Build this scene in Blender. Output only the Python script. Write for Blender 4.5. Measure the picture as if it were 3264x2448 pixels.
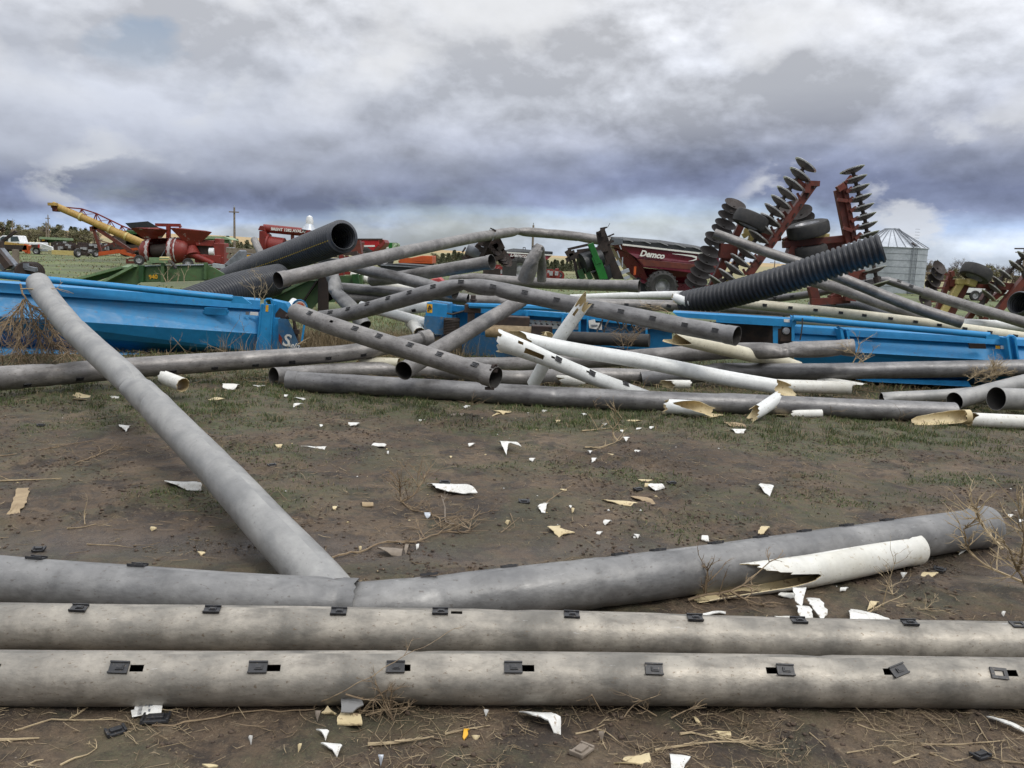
import bpy, bmesh, math, random
import numpy as np
from mathutils import Vector, Matrix, noise as mn
for o in list(bpy.data.objects): bpy.data.objects.remove(o)
SC = bpy.context.scene
COL = SC.collection
# ---------------------------------------------------------------- camera
F = 2700.0; CX, CY = 1632.0, 1224.0; H = 2.2
PITCH = math.radians(8.65); ROLL = math.radians(2.5)
cam_d = bpy.data.cameras.new('camera'); cam = bpy.data.objects.new('camera', cam_d); COL.objects.link(cam)
cam_d.sensor_width = 36; cam_d.lens = 36*F/3264; cam_d.clip_start = .05; cam_d.clip_end = 20000
RM = Matrix.Rotation(math.pi/2-PITCH, 3, 'X') @ Matrix.Rotation(ROLL, 3, 'Z')
cam.matrix_world = Matrix.Translation((0, 0, H)) @ RM.to_4x4()
SC.camera = cam
CAMP = Vector((0, 0, H))
# ---------------------------------------------------------------- world
w = bpy.data.worlds.new("World"); SC.world = w; w.use_nodes = True
SUN_EL, SUN_AZ = math.radians(52), math.radians(140)     # azimuth from +Y towards +X
def node(nt, typ, **kw):
    n = nt.nodes.new(typ)
    for k, v in kw.items():
        if k.startswith('in_'):
            n.inputs[int(k[3:]) if k[3:].isdigit() else k[3:]].default_value = v
        else: setattr(n, k, v)
    return n
def mth(nt, op, a, b=None, c=None, clamp=False):
    n = nt.nodes.new('ShaderNodeMath'); n.operation = op; n.use_clamp = clamp
    for i, v in enumerate((a, b, c)):
        if v is None: continue
        if isinstance(v, (int, float)): n.inputs[i].default_value = v
        else: nt.links.new(v, n.inputs[i])
    return n.outputs[0]
def ramp(nt, fac, stops, interp='LINEAR'):
    n = nt.nodes.new('ShaderNodeValToRGB'); n.color_ramp.interpolation = interp
    el = n.color_ramp.elements
    while len(el) < len(stops): el.new(.5)
    for e, (p, c) in zip(el, stops):
        e.position = p; e.color = (c[0], c[1], c[2], 1) if not isinstance(c, (int, float)) else (c, c, c, 1)
    nt.links.new(fac, n.inputs[0]); return n.outputs[0]
def mix(nt, f, a, b, blend='MIX'):
    n = nt.nodes.new('ShaderNodeMix'); n.data_type = 'RGBA'; n.blend_type = blend
    for s, v in ((n.inputs[0], f), (n.inputs[6], a), (n.inputs[7], b)):
        if isinstance(v, (int, float)): s.default_value = v
        elif isinstance(v, tuple): s.default_value = (v[0], v[1], v[2], 1)
        else: nt.links.new(v, s)
    return n.outputs[2]
def noisen(nt, vec, scale, detail=5, rough=.55, dist=0.0, dims='3D'):
    n = node(nt, 'ShaderNodeTexNoise'); n.noise_dimensions = dims
    n.inputs['Scale'].default_value = scale; n.inputs['Detail'].default_value = detail
    n.inputs['Roughness'].default_value = rough; n.inputs['Distortion'].default_value = dist
    if vec is not None: nt.links.new(vec, n.inputs['Vector'])
    return n.outputs[0]
def sky():
    nt = w.node_tree; nt.nodes.clear()
    out = node(nt, 'ShaderNodeOutputWorld'); bg = node(nt, 'ShaderNodeBackground'); bg.inputs[1].default_value = .1
    nt.links.new(bg.outputs[0], out.inputs[0])
    tc = node(nt, 'ShaderNodeTexCoord'); sp = node(nt, 'ShaderNodeSeparateXYZ'); nt.links.new(tc.outputs['Generated'], sp.inputs[0])
    x, y, z = sp.outputs
    def cvec(sx, sy, sz, off=(0, 0, 0)):
        mp = node(nt, 'ShaderNodeMapping'); nt.links.new(tc.outputs['Generated'], mp.inputs[0])
        mp.inputs['Scale'].default_value = (sx, sy, sz); mp.inputs['Location'].default_value = off; return mp.outputs[0]
    n1 = noisen(nt, cvec(1, 1, 1.55, (.3, .1, .2)), 3.8, 10, .5, .1)         # big lumps
    n1b = noisen(nt, cvec(1, 1, 1.55, (.3, .1, .265)), 3.8, 10, .5, .1)      # the same, a little higher: gives lit tops
    n2 = noisen(nt, cvec(1, 1, 3.2, (2.0, 0, 0)), 2.3, 8, .55, 0)           # long banks
    n3 = noisen(nt, cvec(1, 1, 1.7, (5.1, 1, 0)), 8.5, 9, .55, .1)
    n3b = noisen(nt, cvec(1, 1, 1.7, (5.1, 1, .024)), 8.5, 9, .55, .1)
    n4 = noisen(nt, cvec(1, 1, 1.5, (9.0, 1, 0)), 3.1, 4, .5, 0)
    e = mth(nt, 'ADD', z, mth(nt, 'MULTIPLY', mth(nt, 'SUBTRACT', n2, .5), .11))
    e = mth(nt, 'ADD', e, mth(nt, 'MULTIPLY', x, -.05))
    e = mth(nt, 'MULTIPLY', e, 2.5)
    base = ramp(nt, e, [(0, (.55, .62, .72)), (.05, (.62, .69, .79)), (.09, (.42, .53, .74)), (.13, (.22, .26, .39)), (.19, (.178, .208, .318)),
                        (.26, (.25, .28, .375)), (.33, (.42, .45, .54)), (.44, (.60, .63, .70)), (.6, (.68, .70, .75)), (.9, (.74, .755, .79))])
    rel = mth(nt, 'SUBTRACT', n1, n1b); rel2 = mth(nt, 'SUBTRACT', n3, n3b)
    k = mth(nt, 'ADD', 1.0, mth(nt, 'ADD', mth(nt, 'MULTIPLY', rel, 2.0), mth(nt, 'MULTIPLY', rel2, 1.9)))
    k = mth(nt, 'ADD', k, mth(nt, 'MULTIPLY', mth(nt, 'SUBTRACT', n1, .47), .28))
    k = mth(nt, 'ADD', k, mth(nt, 'MULTIPLY', mth(nt, 'SUBTRACT', ramp(nt, n1, [(.43, .35), (.475, .52), (.50, .9), (.60, 1)]), .62), .15))
    k = mth(nt, 'MINIMUM', mth(nt, 'MAXIMUM', k, .74), 1.5)
    c = mix(nt, 1.0, base, ramp(nt, mth(nt, 'MULTIPLY', k, .5), [(0, 0), (1, 2.0)]), 'MULTIPLY')
    # the bank is paler on the left
    lf = mth(nt, 'MULTIPLY', mth(nt, 'SUBTRACT', .12, x), 1.6, clamp=True)
    lf = mth(nt, 'MULTIPLY', lf, ramp(nt, z, [(.05, 0), (.08, 1), (.16, .8), (.3, 0)]))
    c = mix(nt, mth(nt, 'MULTIPLY', lf, mth(nt, 'ADD', .2, mth(nt, 'MULTIPLY', n3, 1.0))), c, (.50, .54, .63))
    # bright puffs with firm edges
    pf = mth(nt, 'MULTIPLY', ramp(nt, n3, [(.53, 0), (.60, 1)]), ramp(nt, n4, [(.55, 0), (.62, .8)]))
    pf = mth(nt, 'MULTIPLY', pf, ramp(nt, z, [(.0, .9), (.04, .95), (.12, .7), (.2, .3), (.3, .4)]))
    c = mix(nt, pf, c, (.72, .74, .77))
    wt = mth(nt, 'MULTIPLY', ramp(nt, n1, [(.52, 0), (.62, 1)]), ramp(nt, z, [(.12, 0), (.2, .75)]))
    c = mix(nt, wt, c, (.80, .81, .83))
    # unseen sky, shaped to shade the pipes: brighter overhead, dimmed low behind the camera
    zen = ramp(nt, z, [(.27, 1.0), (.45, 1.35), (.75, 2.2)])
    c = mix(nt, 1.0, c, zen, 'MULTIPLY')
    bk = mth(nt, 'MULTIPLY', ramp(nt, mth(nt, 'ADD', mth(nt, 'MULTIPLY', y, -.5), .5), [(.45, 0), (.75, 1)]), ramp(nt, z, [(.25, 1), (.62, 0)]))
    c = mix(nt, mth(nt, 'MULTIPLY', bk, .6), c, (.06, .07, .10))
    P = cvec(1, 1, 1)
    sc10 = node(nt, 'ShaderNodeVectorMath', operation='SCALE'); nt.links.new(c, sc10.inputs[0]); sc10.inputs['Scale'].default_value = 10.0
    st = node(nt, 'ShaderNodeTexSky'); st.sky_type = 'NISHITA'; st.sun_disc = False; st.sun_elevation = SUN_EL; st.sun_rotation = SUN_AZ
    st.air_density = 1.0; st.dust_density = 1.5
    gap = mth(nt, 'MULTIPLY', ramp(nt, n1, [(.33, 1), (.38, 0)]), ramp(nt, z, [(.15, 0), (.25, .8)]))
    gap2 = mth(nt, 'MULTIPLY', ramp(nt, n2, [(.36, .8), (.46, 0)]), ramp(nt, z, [(.0, .6), (.05, .6), (.08, 0)]))
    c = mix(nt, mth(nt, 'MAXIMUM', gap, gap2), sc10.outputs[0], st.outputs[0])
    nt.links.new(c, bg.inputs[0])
sky()
sd = bpy.data.lights.new('sun', 'SUN'); sd.energy = 1.3; sd.angle = math.radians(12); sd.color = (1, .96, .9)
so = bpy.data.objects.new('sun', sd); COL.objects.link(so)
sdir = Vector((math.sin(SUN_AZ)*math.cos(SUN_EL), math.cos(SUN_AZ)*math.cos(SUN_EL), math.sin(SUN_EL)))
so.rotation_euler = sdir.to_track_quat('Z', 'Y').to_euler(); so.location = (0, 0, 30)
SC.view_settings.view_transform = 'Standard'; SC.view_settings.look = 'None'; SC.view_settings.gamma = 1; SC.view_settings.exposure = 0
# ---------------------------------------------------------------- pixels to points (each at its own real distance)
def ray(px, py):
    return RM @ Vector(((px-CX)/F, -(py-CY)/F, -1))
def at(p, Y):
    d = ray(*p); return CAMP + d*(Y/d.y)
def G(p, z=0.0):
    d = ray(*p); return CAMP + d*((z-H)/d.z)
def crop(x0, y0, s): return lambda x, y: (x0+x/s, y0+y/s)
L1 = crop(0, 600, 3.687); L2 = crop(400, 600, 3.687); L3 = crop(800, 600, 3.687); M1 = crop(1300, 650, 3.687); M2 = crop(1750, 700, 3.687)
M3 = crop(2150, 500, 3.16); M4 = crop(2700, 650, 3.686); A = crop(0, 850, 2.212); B = crop(800, 800, 2.458); C = crop(1500, 850, 2.212)
D = crop(2300, 900, 2.2946); O = crop(0, 0, .67770); N1 = crop(0, 1200, 2.011); N2 = crop(1000, 1250, 2.011); N3 = crop(2000, 1500, 1.75)
Q1 = crop(0, 1850, 2.011); Q2 = crop(1000, 1850, 2.011); Q3 = crop(2100, 1850, 1.9)
# ---------------------------------------------------------------- materials
MATS = {}
def mat(name, c1, c2=None, rough=.55, metal=0, scale=3, c3=None, dirt=.0, dscale=14, bump=.15, bscale=25, spec=.5, uv=False, stretch=(1, 1, 1), lo=.38, hi=.62, c4=None, streak=0, brough=.5, band=0):
    m = bpy.data.materials.new(name); m.use_nodes = True; nt = m.node_tree; MATS[name] = m
    b = nt.nodes['Principled BSDF']; tc = node(nt, 'ShaderNodeTexCoord'); mp = node(nt, 'ShaderNodeMapping'); mp.inputs['Scale'].default_value = stretch
    nt.links.new(tc.outputs['UV' if uv else 'Object'], mp.inputs[0]); V = mp.outputs[0]
    c2 = c2 or tuple(v*.8 for v in c1)
    n = noisen(nt, V, scale, 6, .6, .2)
    col = ramp(nt, n, [(lo, c1), (hi, c2)])
    n2 = noisen(nt, V, scale*6, 5, .65)
    col = mix(nt, .55, col, ramp(nt, n2, [(.3, .78), (.7, 1.2)]), 'MULTIPLY')
    if band:
        mb_ = node(nt, 'ShaderNodeMapping'); mb_.inputs['Scale'].default_value = (2.3, .45, 1); nt.links.new(V, mb_.inputs[0])
        col = mix(nt, band, col, ramp(nt, noisen(nt, mb_.outputs[0], 1.3, 8, .65), [(.36, .74), (.5, 1.0), (.64, 1.2)]), 'MULTIPLY')
        col = mix(nt, band*.8, col, ramp(nt, noisen(nt, V, 5, 8, .72, .5), [(.36, .6), (.5, 1.0), (.68, 1.25)]), 'MULTIPLY')
    if c3:
        n3 = noisen(nt, V, dscale, 7, .68)
        col = mix(nt, ramp(nt, n3, [(.60-dirt*.3, 0), (.66-dirt*.3, .85)]), col, c3)
    if c4:   # pale scuffs
        mp2 = node(nt, 'ShaderNodeMapping'); mp2.inputs['Rotation'].default_value = (0, 0, .5); mp2.inputs['Scale'].default_value = (1, 7, 1)
        nt.links.new(V, mp2.inputs[0]); n4 = noisen(nt, mp2.outputs[0], 2.2, 8, .7, .6)
        col = mix(nt, ramp(nt, n4, [(.66, 0), (.72, streak)]), col, c4)
    nt.links.new(col, b.inputs['Base Color'])
    nt.links.new(ramp(nt, n2, [(.3, max(0, rough-.12)), (.7, min(1, rough+.12))]), b.inputs['Roughness'])
    b.inputs['Metallic'].default_value = metal; b.inputs['Specular IOR Level'].default_value = spec
    if bump:
        bn = node(nt, 'ShaderNodeBump'); bn.inputs['Strength'].default_value = bump; bn.inputs['Distance'].default_value = .01
        nt.links.new(noisen(nt, V, bscale, 6, .6), bn.inputs['Height']); nt.links.new(bn.outputs[0], b.inputs['Normal'])
    return m
G_ = dict(uv=True, bump=.25, bscale=18)
mat('pipe_tan', (.35, .32, .272), (.19, .178, .155), .5, .4, scale=2.4, c3=(.15, .115, .08), dirt=.045, dscale=34, c4=(.62, .62, .62), streak=.75, stretch=(1, 1.6, 1), band=0.8, **G_)
mat('pipe_mid', (.245, .242, .235), (.15, .15, .15), .5, .42, scale=1.7, c3=(.12, .11, .1), dirt=.02, dscale=20, c4=(.55, .55, .55), streak=.7, stretch=(1, 1.5, 1), band=0.6, **G_)
mat('pipe_pale', (.345, .34, .325), (.235, .235, .23), .54, .35, scale=1.8, c3=(.2, .19, .18), dirt=0, dscale=22, c4=(.5, .5, .5), streak=.25, stretch=(1, 1.3, 1), band=0.2, **G_)
mat('pipe_dark', (.23, .225, .222), (.145, .142, .143), .48, .5, scale=1.4, c3=(.09, .08, .075), dirt=.05, dscale=16, c4=(.46, .46, .46), streak=.7, stretch=(1, 2.2, 1), band=0.7, **G_)
mat('pipe_brown', (.265, .252, .24), (.165, .156, .15), .5, .45, scale=1.5, c3=(.1, .085, .07), dirt=.08, dscale=16, c4=(.48, .47, .46), streak=.7, stretch=(1, 2.2, 1), band=0.75, **G_)
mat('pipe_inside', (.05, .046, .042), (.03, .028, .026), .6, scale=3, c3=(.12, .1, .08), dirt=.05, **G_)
mat('white_pipe', (.72, .735, .72), (.62, .63, .61), .42, scale=1.3, c3=(.36, .32, .25), dirt=-.02, dscale=24, **G_)
mat('white_dirty', (.68, .675, .63), (.56, .545, .48), .5, scale=1.3, c3=(.38, .32, .23), dirt=.06, dscale=19, **G_)
mat('cream_pipe', (.62, .585, .46), (.52, .48, .36), .45, scale=1.3, c3=(.33, .28, .2), dirt=.03, dscale=20, **G_)
mat('cream_inside', (.60, .50, .30), (.47, .37, .2), .55, scale=3, c3=(.2, .13, .08), dirt=.08, dscale=18, bump=.1)
mat('shard_white', (.72, .72, .69), (.56, .55, .51), .45, scale=9, c3=(.3, .24, .17), dirt=.11, dscale=30, bump=.05)
mat('black_plastic', (.014, .015, .018), (.028, .028, .03), .42, scale=12, c3=(.11, .09, .07), dirt=.05, dscale=60, bump=.05)
mat('corrugated', (.015, .017, .022), (.028, .03, .036), .5, scale=3, c3=(.05, .045, .04), dirt=.02, dscale=20, bump=.08)
mat('ribbed', (.034, .037, .045), (.05, .053, .06), .36, scale=3, bump=.05)
mat('yellow_mark', (.42, .28, .03), (.3, .2, .03), .6)
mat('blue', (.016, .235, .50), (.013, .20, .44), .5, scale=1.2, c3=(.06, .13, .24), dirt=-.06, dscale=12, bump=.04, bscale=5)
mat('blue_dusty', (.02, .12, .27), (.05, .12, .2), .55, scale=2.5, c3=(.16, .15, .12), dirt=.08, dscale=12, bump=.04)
mat('steel_grey', (.22, .24, .27), (.15, .16, .18), .5, metal=.3, scale=5)
mat('dark_metal', (.035, .028, .026), (.07, .045, .035), .6, metal=.2, scale=5, bump=.2)
mat('rust_dark', (.034, .022, .017), (.02, .014, .012), .7, scale=4, c3=(.07, .035, .022), dirt=.03, bump=.3)
mat('red_paint', (.20, .018, .012), (.15, .014, .01), .5, scale=2, c3=(.1, .03, .02), dirt=0, bump=.05)
mat('bright_red', (.42, .015, .02), (.34, .012, .016), .35, scale=2, bump=.03)
mat('maroon', (.14, .012, .028), (.105, .009, .02), .33, scale=1, bump=.02)
mat('maroon_pale', (.30, .05, .075), (.24, .04, .06), .45)
mat('pink_red', (.5, .07, .07), (.42, .06, .06), .5)
mat('faded_red', (.22, .026, .018), (.16, .022, .016), .5, scale=1.6, c3=(.5, .47, .45), dirt=-.02, dscale=2, bump=.1)
mat('bare_paint', (.55, .53, .54), (.40, .34, .33), .5, scale=2, c3=(.25, .04, .03), dirt=-.06, dscale=3)
mat('rust_red', (.145, .03, .017), (.09, .022, .014), .55, scale=4, c3=(.07, .04, .03), dirt=.06, bump=.15)
mat('orange', (.5, .09, .015), (.42, .07, .015), .5, scale=3)
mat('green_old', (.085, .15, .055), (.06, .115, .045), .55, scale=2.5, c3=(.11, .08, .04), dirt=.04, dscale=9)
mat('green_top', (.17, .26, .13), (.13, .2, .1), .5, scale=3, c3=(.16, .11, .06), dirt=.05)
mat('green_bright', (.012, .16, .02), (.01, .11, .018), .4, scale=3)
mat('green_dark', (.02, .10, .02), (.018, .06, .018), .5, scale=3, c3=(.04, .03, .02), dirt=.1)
mat('green_roof', (.25, .34, .2), (.2, .28, .16), .6)
mat('auger_yellow', (.44, .29, .075), (.33, .2, .05), .5, scale=6, c3=(.12, .08, .04), dirt=.05)
mat('pale_yellow', (.55, .45, .18), (.45, .36, .13), .5, scale=5)
mat('paint_white', (.78, .79, .8), (.68, .69, .7), .35, scale=2, bump=.02)
mat('glass', (.05, .07, .08), (.08, .1, .11), .08, bump=0)
mat('rubber', (.022, .022, .023), (.04, .038, .036), .75, scale=6, bump=.3)
mat('rim', (.42, .43, .45), (.3, .3, .31), .45, metal=.3, scale=6)
mat('disc_white', (.80, .80, .79), (.66, .66, .65), .32, metal=.5, scale=3)
mat('disc_rust', (.032, .022, .018), (.02, .015, .013), .6, metal=.2, scale=3)
mat('galvanised', (.50, .53, .57), (.40, .43, .47), .42, metal=.45, scale=.8, bump=.05)
mat('tarp', (.012, .015, .018), (.02, .023, .026), .5, scale=3, bump=.2, bscale=6)
mat('wood_grey', (.24, .2, .16), (.15, .12, .09), .85, scale=6, bump=.4)
mat('wood_tan', (.36, .27, .16), (.26, .19, .11), .8, scale=8, bump=.3)
mat('twig', (.27, .2, .12), (.17, .12, .075), .85, scale=15, bump=.1)
mat('twig_pale', (.42, .33, .2), (.3, .23, .14), .85, scale=15, bump=.1)
mat('straw', (.38, .30, .185), (.21, .155, .095), .9, scale=9, bump=0)
mat('label_white', (.74, .74, .72), (.66, .65, .6), .5, scale=20, bump=0)
mat('label_dark', (.02, .02, .03), (.03, .03, .04), .5, bump=0)
mat('label_yellow', (.72, .38, .02), (.62, .33, .02), .5, bump=0)
mat('label_red', (.5, .03, .02), (.4, .03, .02), .5, bump=0)
mat('orange_glass', (.6, .12, .03), (.5, .1, .03), .2, bump=0)
mat('brown_mud', (.09, .06, .042), (.055, .038, .028), .9, scale=6, bump=.5)
mat('crown_cedar', (.11, .12, .065), (.065, .078, .042), .8, scale=.8, bump=0)
mat('crown_olive', (.21, .19, .10), (.13, .125, .065), .8, scale=.8, bump=0)
mat('crown_bare', (.24, .20, .155), (.16, .13, .10), .9, scale=.8, bump=0)
mat('bark', (.09, .065, .05), (.055, .04, .03), .9, scale=4)
mat('grass_dry', (.30, .23, .13), (.2, .15, .085), .9, scale=3, bump=0)
mat('grass_green', (.082, .112, .032), (.052, .07, .024), .8, scale=2.5, c3=(.12, .10, .045), dirt=.06, dscale=3, bump=0)
mat('pasture_green', (.13, .155, .055), (.09, .11, .04), .9, scale=2, bump=0)
mat('soil_crumb', (.10, .07, .048), (.06, .042, .03), .95, scale=8, c3=(.2, .16, .11), dirt=.0, bump=.4)
mat('disc_centre', (.10, .085, .075), (.05, .042, .038), .6, metal=.2, scale=4)
mat('crop_tan', (.40, .29, .14), (.33, .24, .12), .9, scale=.02, bump=0)
# ---------------------------------------------------------------- mesh builder
class MB:
    def __init__(s): s.v = []; s.f = []; s.m = []; s.uv = {}
    def add(s, vs, fs, mi=0):
        o = len(s.v); s.v += [Vector(v) for v in vs]
        for f in fs: s.f.append(tuple(i+o for i in f)); s.m.append(mi)
        return s
    def box(s, c, d, rot=None, mi=0):
        c = Vector(c); vs = []
        for x in (-.5, .5):
            for y in (-.5, .5):
                for z in (-.5, .5):
                    p = Vector((x*d[0], y*d[1], z*d[2])); vs.append(c+(rot @ p if rot else p))
        return s.add(vs, [(0, 1, 3, 2), (4, 6, 7, 5), (0, 4, 5, 1), (2, 3, 7, 6), (0, 2, 6, 4), (1, 5, 7, 3)], mi)
    def bar(s, a, b, w, h=None, up=(0, 0, 1), mi=0):
        a, b = Vector(a), Vector(b); h = h or w; t = (b-a).normalized(); u = Vector(up)
        if abs(t.dot(u)) > .98: u = Vector((0, 1, 0))
        sd_ = t.cross(u).normalized(); u = sd_.cross(t)
        R = Matrix((t, sd_, u)).transposed()
        return s.box((a+b)/2, ((b-a).length, w, h), R, mi)
    def cyl(s, a, b, r, r2=None, n=12, caps=True, mi=0):
        a, b = Vector(a), Vector(b); r2 = r if r2 is None else r2; t = (b-a).normalized()
        u = t.orthogonal().normalized(); v = t.cross(u); vs = []
        for p, rr in ((a, r), (b, r2)):
            for i in range(n):
                q = 2*math.pi*i/n; vs.append(p+(u*math.cos(q)+v*math.sin(q))*rr)
        fs = [(i, (i+1) % n, n+(i+1) % n, n+i) for i in range(n)]
        if caps: fs += [tuple(range(n-1, -1, -1)), tuple(range(n, 2*n))]
        return s.add(vs, fs, mi)
    def lathe(s, c, ax, prof, n=24, mi=0, ref=None):     # prof: (radius, height along axis)
        c, ax = Vector(c), Vector(ax).normalized(); u = ax.orthogonal().normalized() if ref is None else (Vector(ref)-ax*Vector(ref).dot(ax)).normalized(); v = ax.cross(u); vs = []
        for r, h in prof:
            for i in range(n):
                q = 2*math.pi*i/n; vs.append(c+ax*h+(u*math.cos(q)+v*math.sin(q))*max(r, 1e-4))
        fs = []
        for k in range(len(prof)-1):
            for i in range(n): fs.append((k*n+i, k*n+(i+1) % n, (k+1)*n+(i+1) % n, (k+1)*n+i))
        return s.add(vs, fs, mi)
    def tube(s, pts, r, n=6, mi=0):
        pts = [Vector(p) for p in pts]
        if len(pts) < 2: return s
        rs = r if isinstance(r, (list, tuple)) else [r]*len(pts); vs = []; u = None
        for i, p in enumerate(pts):
            t = (pts[min(i+1, len(pts)-1)]-pts[max(i-1, 0)])
            t = t.normalized() if t.length > 1e-9 else Vector((0, 0, 1))
            u = t.orthogonal().normalized() if u is None else (u-t*u.dot(t)).normalized()
            v = t.cross(u)
            for k in range(n): q = 2*math.pi*k/n; vs.append(p+(u*math.cos(q)+v*math.sin(q))*rs[i])
        fs = [(i*n+k, i*n+(k+1) % n, (i+1)*n+(k+1) % n, (i+1)*n+k) for i in range(len(pts)-1) for k in range(n)]
        fs += [tuple(range(n-1, -1, -1)), tuple(range((len(pts)-1)*n, len(pts)*n))]
        return s.add(vs, fs, mi)
    def prism(s, poly, dv, mi=0):        # poly of 3-D points pushed by dv
        poly = [Vector(p) for p in poly]; dv = Vector(dv); n = len(poly)
        fs = [tuple(range(n)), tuple(range(2*n-1, n-1, -1))]+[(i, n+i, n+(i+1) % n, (i+1) % n) for i in range(n)]
        return s.add(poly+[p+dv for p in poly], fs, mi)
    def hull_quad(s, a, b, c, d, th, mi=0):
        a, b, c, d = map(Vector, (a, b, c, d)); n = (b-a).cross(d-a).normalized()
        if n.dot(CAMP-a) > 0: n = -n
        return s.prism([a, b, c, d], n*th, mi)
def obj(name, mb, mats, parent=None, smooth=False, loc=None, bevel=0):
    me = bpy.data.meshes.new(name)
    if parent is not None:
        if parent.type == 'MESH': bpy.context.view_layer.update()
        inv = parent.matrix_world.inverted()
        if not getattr(mb, 'local', False): vs = [inv @ v for v in mb.v]
        else: vs = mb.v
    else:
        if loc is None:
            n = len(mb.v); loc = Vector((sum(v.x for v in mb.v)/n, sum(v.y for v in mb.v)/n, min(v.z for v in mb.v)))
        vs = [v-loc for v in mb.v]
    me.from_pydata([tuple(v) for v in vs], [], mb.f)
    for m in (mats if isinstance(mats, (list, tuple)) else [mats]): me.materials.append(MATS[m])
    if any(mb.m): me.polygons.foreach_set('material_index', mb.m)
    if getattr(mb, 'uvs', None):
        ul = me.uv_layers.new(name='UVMap'); k = 0
        flat = [c for f in mb.uvs for c in f]; ul.data.foreach_set('uv', [x for c in flat for x in c])
    if not getattr(mb, 'keepn', False):
        bm = bmesh.new(); bm.from_mesh(me); bmesh.ops.recalc_face_normals(bm, faces=bm.faces); bm.to_mesh(me); bm.free()
    if smooth:
        me.polygons.foreach_set('use_smooth', [True]*len(me.polygons))
        if smooth != 'all':
            try: me.set_sharp_from_angle(angle=math.radians(38))
            except Exception: pass
    o = bpy.data.objects.new(name, me); COL.objects.link(o)
    if parent is not None: o.parent = parent
    else: o.location = loc
    if bevel:
        md = o.modifiers.new('bevel', 'BEVEL'); md.width = bevel; md.segments = 2; md.limit_method = 'ANGLE'
    return o
def tag(o, label, cat, group=None, kind=None):
    if label: o['label'] = label
    if cat: o['category'] = cat
    if group: o['group'] = group
    if kind: o['kind'] = kind
    return o
def thing(name, label, cat, loc, group=None, frame=None):
    o = bpy.data.objects.new(name, None); COL.objects.link(o); o.empty_display_size = .2
    m = frame if frame is not None else Matrix.Translation(loc)
    o.matrix_world = m; tag(o, label, cat, group)
    bpy.context.view_layer.update(); return o
def frame_xy(a, b):      # origin a, x axis towards b on the ground, y away from the camera, z up
    a, b = Vector(a), Vector(b); x = (b-a); x.z = 0; x.normalize(); z = Vector((0, 0, 1)); y = z.cross(x)
    m = Matrix((x, y, z)).transposed().to_4x4(); m.translation = a; return m
def text_mesh(body, size, origin, xdir, updir, depth=.002, shear=0, bold=0):
    cu = bpy.data.curves.new('t', 'FONT'); cu.body = body; cu.size = size; cu.extrude = depth; cu.shear = shear; cu.offset = bold; cu.resolution_u = 3
    o = bpy.data.objects.new('t', cu); COL.objects.link(o); bpy.context.view_layer.update()
    me = bpy.data.meshes.new_from_object(o.evaluated_get(bpy.context.evaluated_depsgraph_get()))
    x = Vector(xdir).normalized(); u = Vector(updir); u = (u-x*u.dot(x)).normalized(); n = x.cross(u)
    mb = MB(); mb.add([Vector(origin)+x*v.co.x+u*v.co.y+n*v.co.z for v in me.vertices], [tuple(p.vertices) for p in me.polygons])
    bpy.data.objects.remove(o); bpy.data.meshes.remove(me); return mb
# ---------------------------------------------------------------- terrain
rng = np.random.default_rng(7)
_tab = rng.random((256, 256))
def vn(x, y):                         # smooth value noise on arrays
    xi = np.floor(x).astype(int); yi = np.floor(y).astype(int); fx = x-xi; fy = y-yi
    fx = fx*fx*(3-2*fx); fy = fy*fy*(3-2*fy)
    g = lambda a, b: _tab[a % 256, b % 256]
    return (g(xi, yi)*(1-fx)+g(xi+1, yi)*fx)*(1-fy)+(g(xi, yi+1)*(1-fx)+g(xi+1, yi+1)*fx)*fy
def fbm(x, y, o=4, r=.5):
    a, s, t = 1, 0, 0
    for k in range(o): s = s+a*vn(x*2**k+17.3*k, y*2**k+9.1*k); t += a; a *= r
    return s/t
def grass_mask(x, y):
    n = fbm(x*.55+3.1, y*.8+1.7, 4, .55)
    bias = np.interp(y, [0, 3, 4.5, 6, 7.2, 8.5, 10.0, 11.0, 12.5, 15, 17.5, 19], [-.12, -.08, -.2, -.13, .0, -.02, .02, .2, .34, .3, .3, .6])
    blob = lambda cx, cy, rx, ry: np.exp(-(((x-cx)/rx)**2+((y-cy)/ry)**2))
    bias = bias+.34*blob(-2.6, 7.1, 1.0, .5)+.26*blob(-3.9, 9.6, 1.6, 1.2)+.3*blob(.8, 8.6, 1.4, .35)+.3*blob(4.6, 8.9, 1.8, .45)+.24*blob(-1.2, 5.4, .7, .2)+.2*blob(3.6, 10.4, 1.6, .5)+.12*blob(3.1, 4.9, .6, .35)-.2*blob(4, 7, 2, .8)-.15*blob(-1.5, 10, 1.3, .7)
    return np.clip((n+bias-.535)*5, 0, 1)
def track(x, y):
    c = 6.05+.02*x+.1*np.sin(x*.35)
    return np.exp(-((y-c)/.28)**2)
def gh(x, y):
    x = np.asarray(x, float); y = np.asarray(y, float)
    far = np.clip((60-y)/40, 0, 1)
    n = (fbm(x*.9, y*.9, 3)-.5)*.05+(fbm(x*7, y*7, 3)-.5)*.034*(1-.7*track(x, y))+(fbm(x*19, y*19, 2)-.5)*.012*(1-.8*track(x, y))+(fbm(x*2.7+5, y*2.7, 2)-.5)*.018
    clod = np.clip(fbm(x*1.3+8, y*1.3+2, 3)-.54, 0, 1)*np.clip(fbm(x*17, y*17, 2)-.35, 0, 1)*.5
    tr = track(x, y)
    return (n+clod-.028*tr+.012*np.exp(-((y-6.45-.02*x-.1*np.sin(x*.35))/.12)**2))*far
def gh1(x, y): return float(gh(np.array([x]), np.array([y]))[0])
def GG(p, z=0.0):                     # pixel -> point on the real ground surface
    q = G(p, z)
    return Vector((q.x, q.y, gh1(q.x, q.y)+z))
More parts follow.
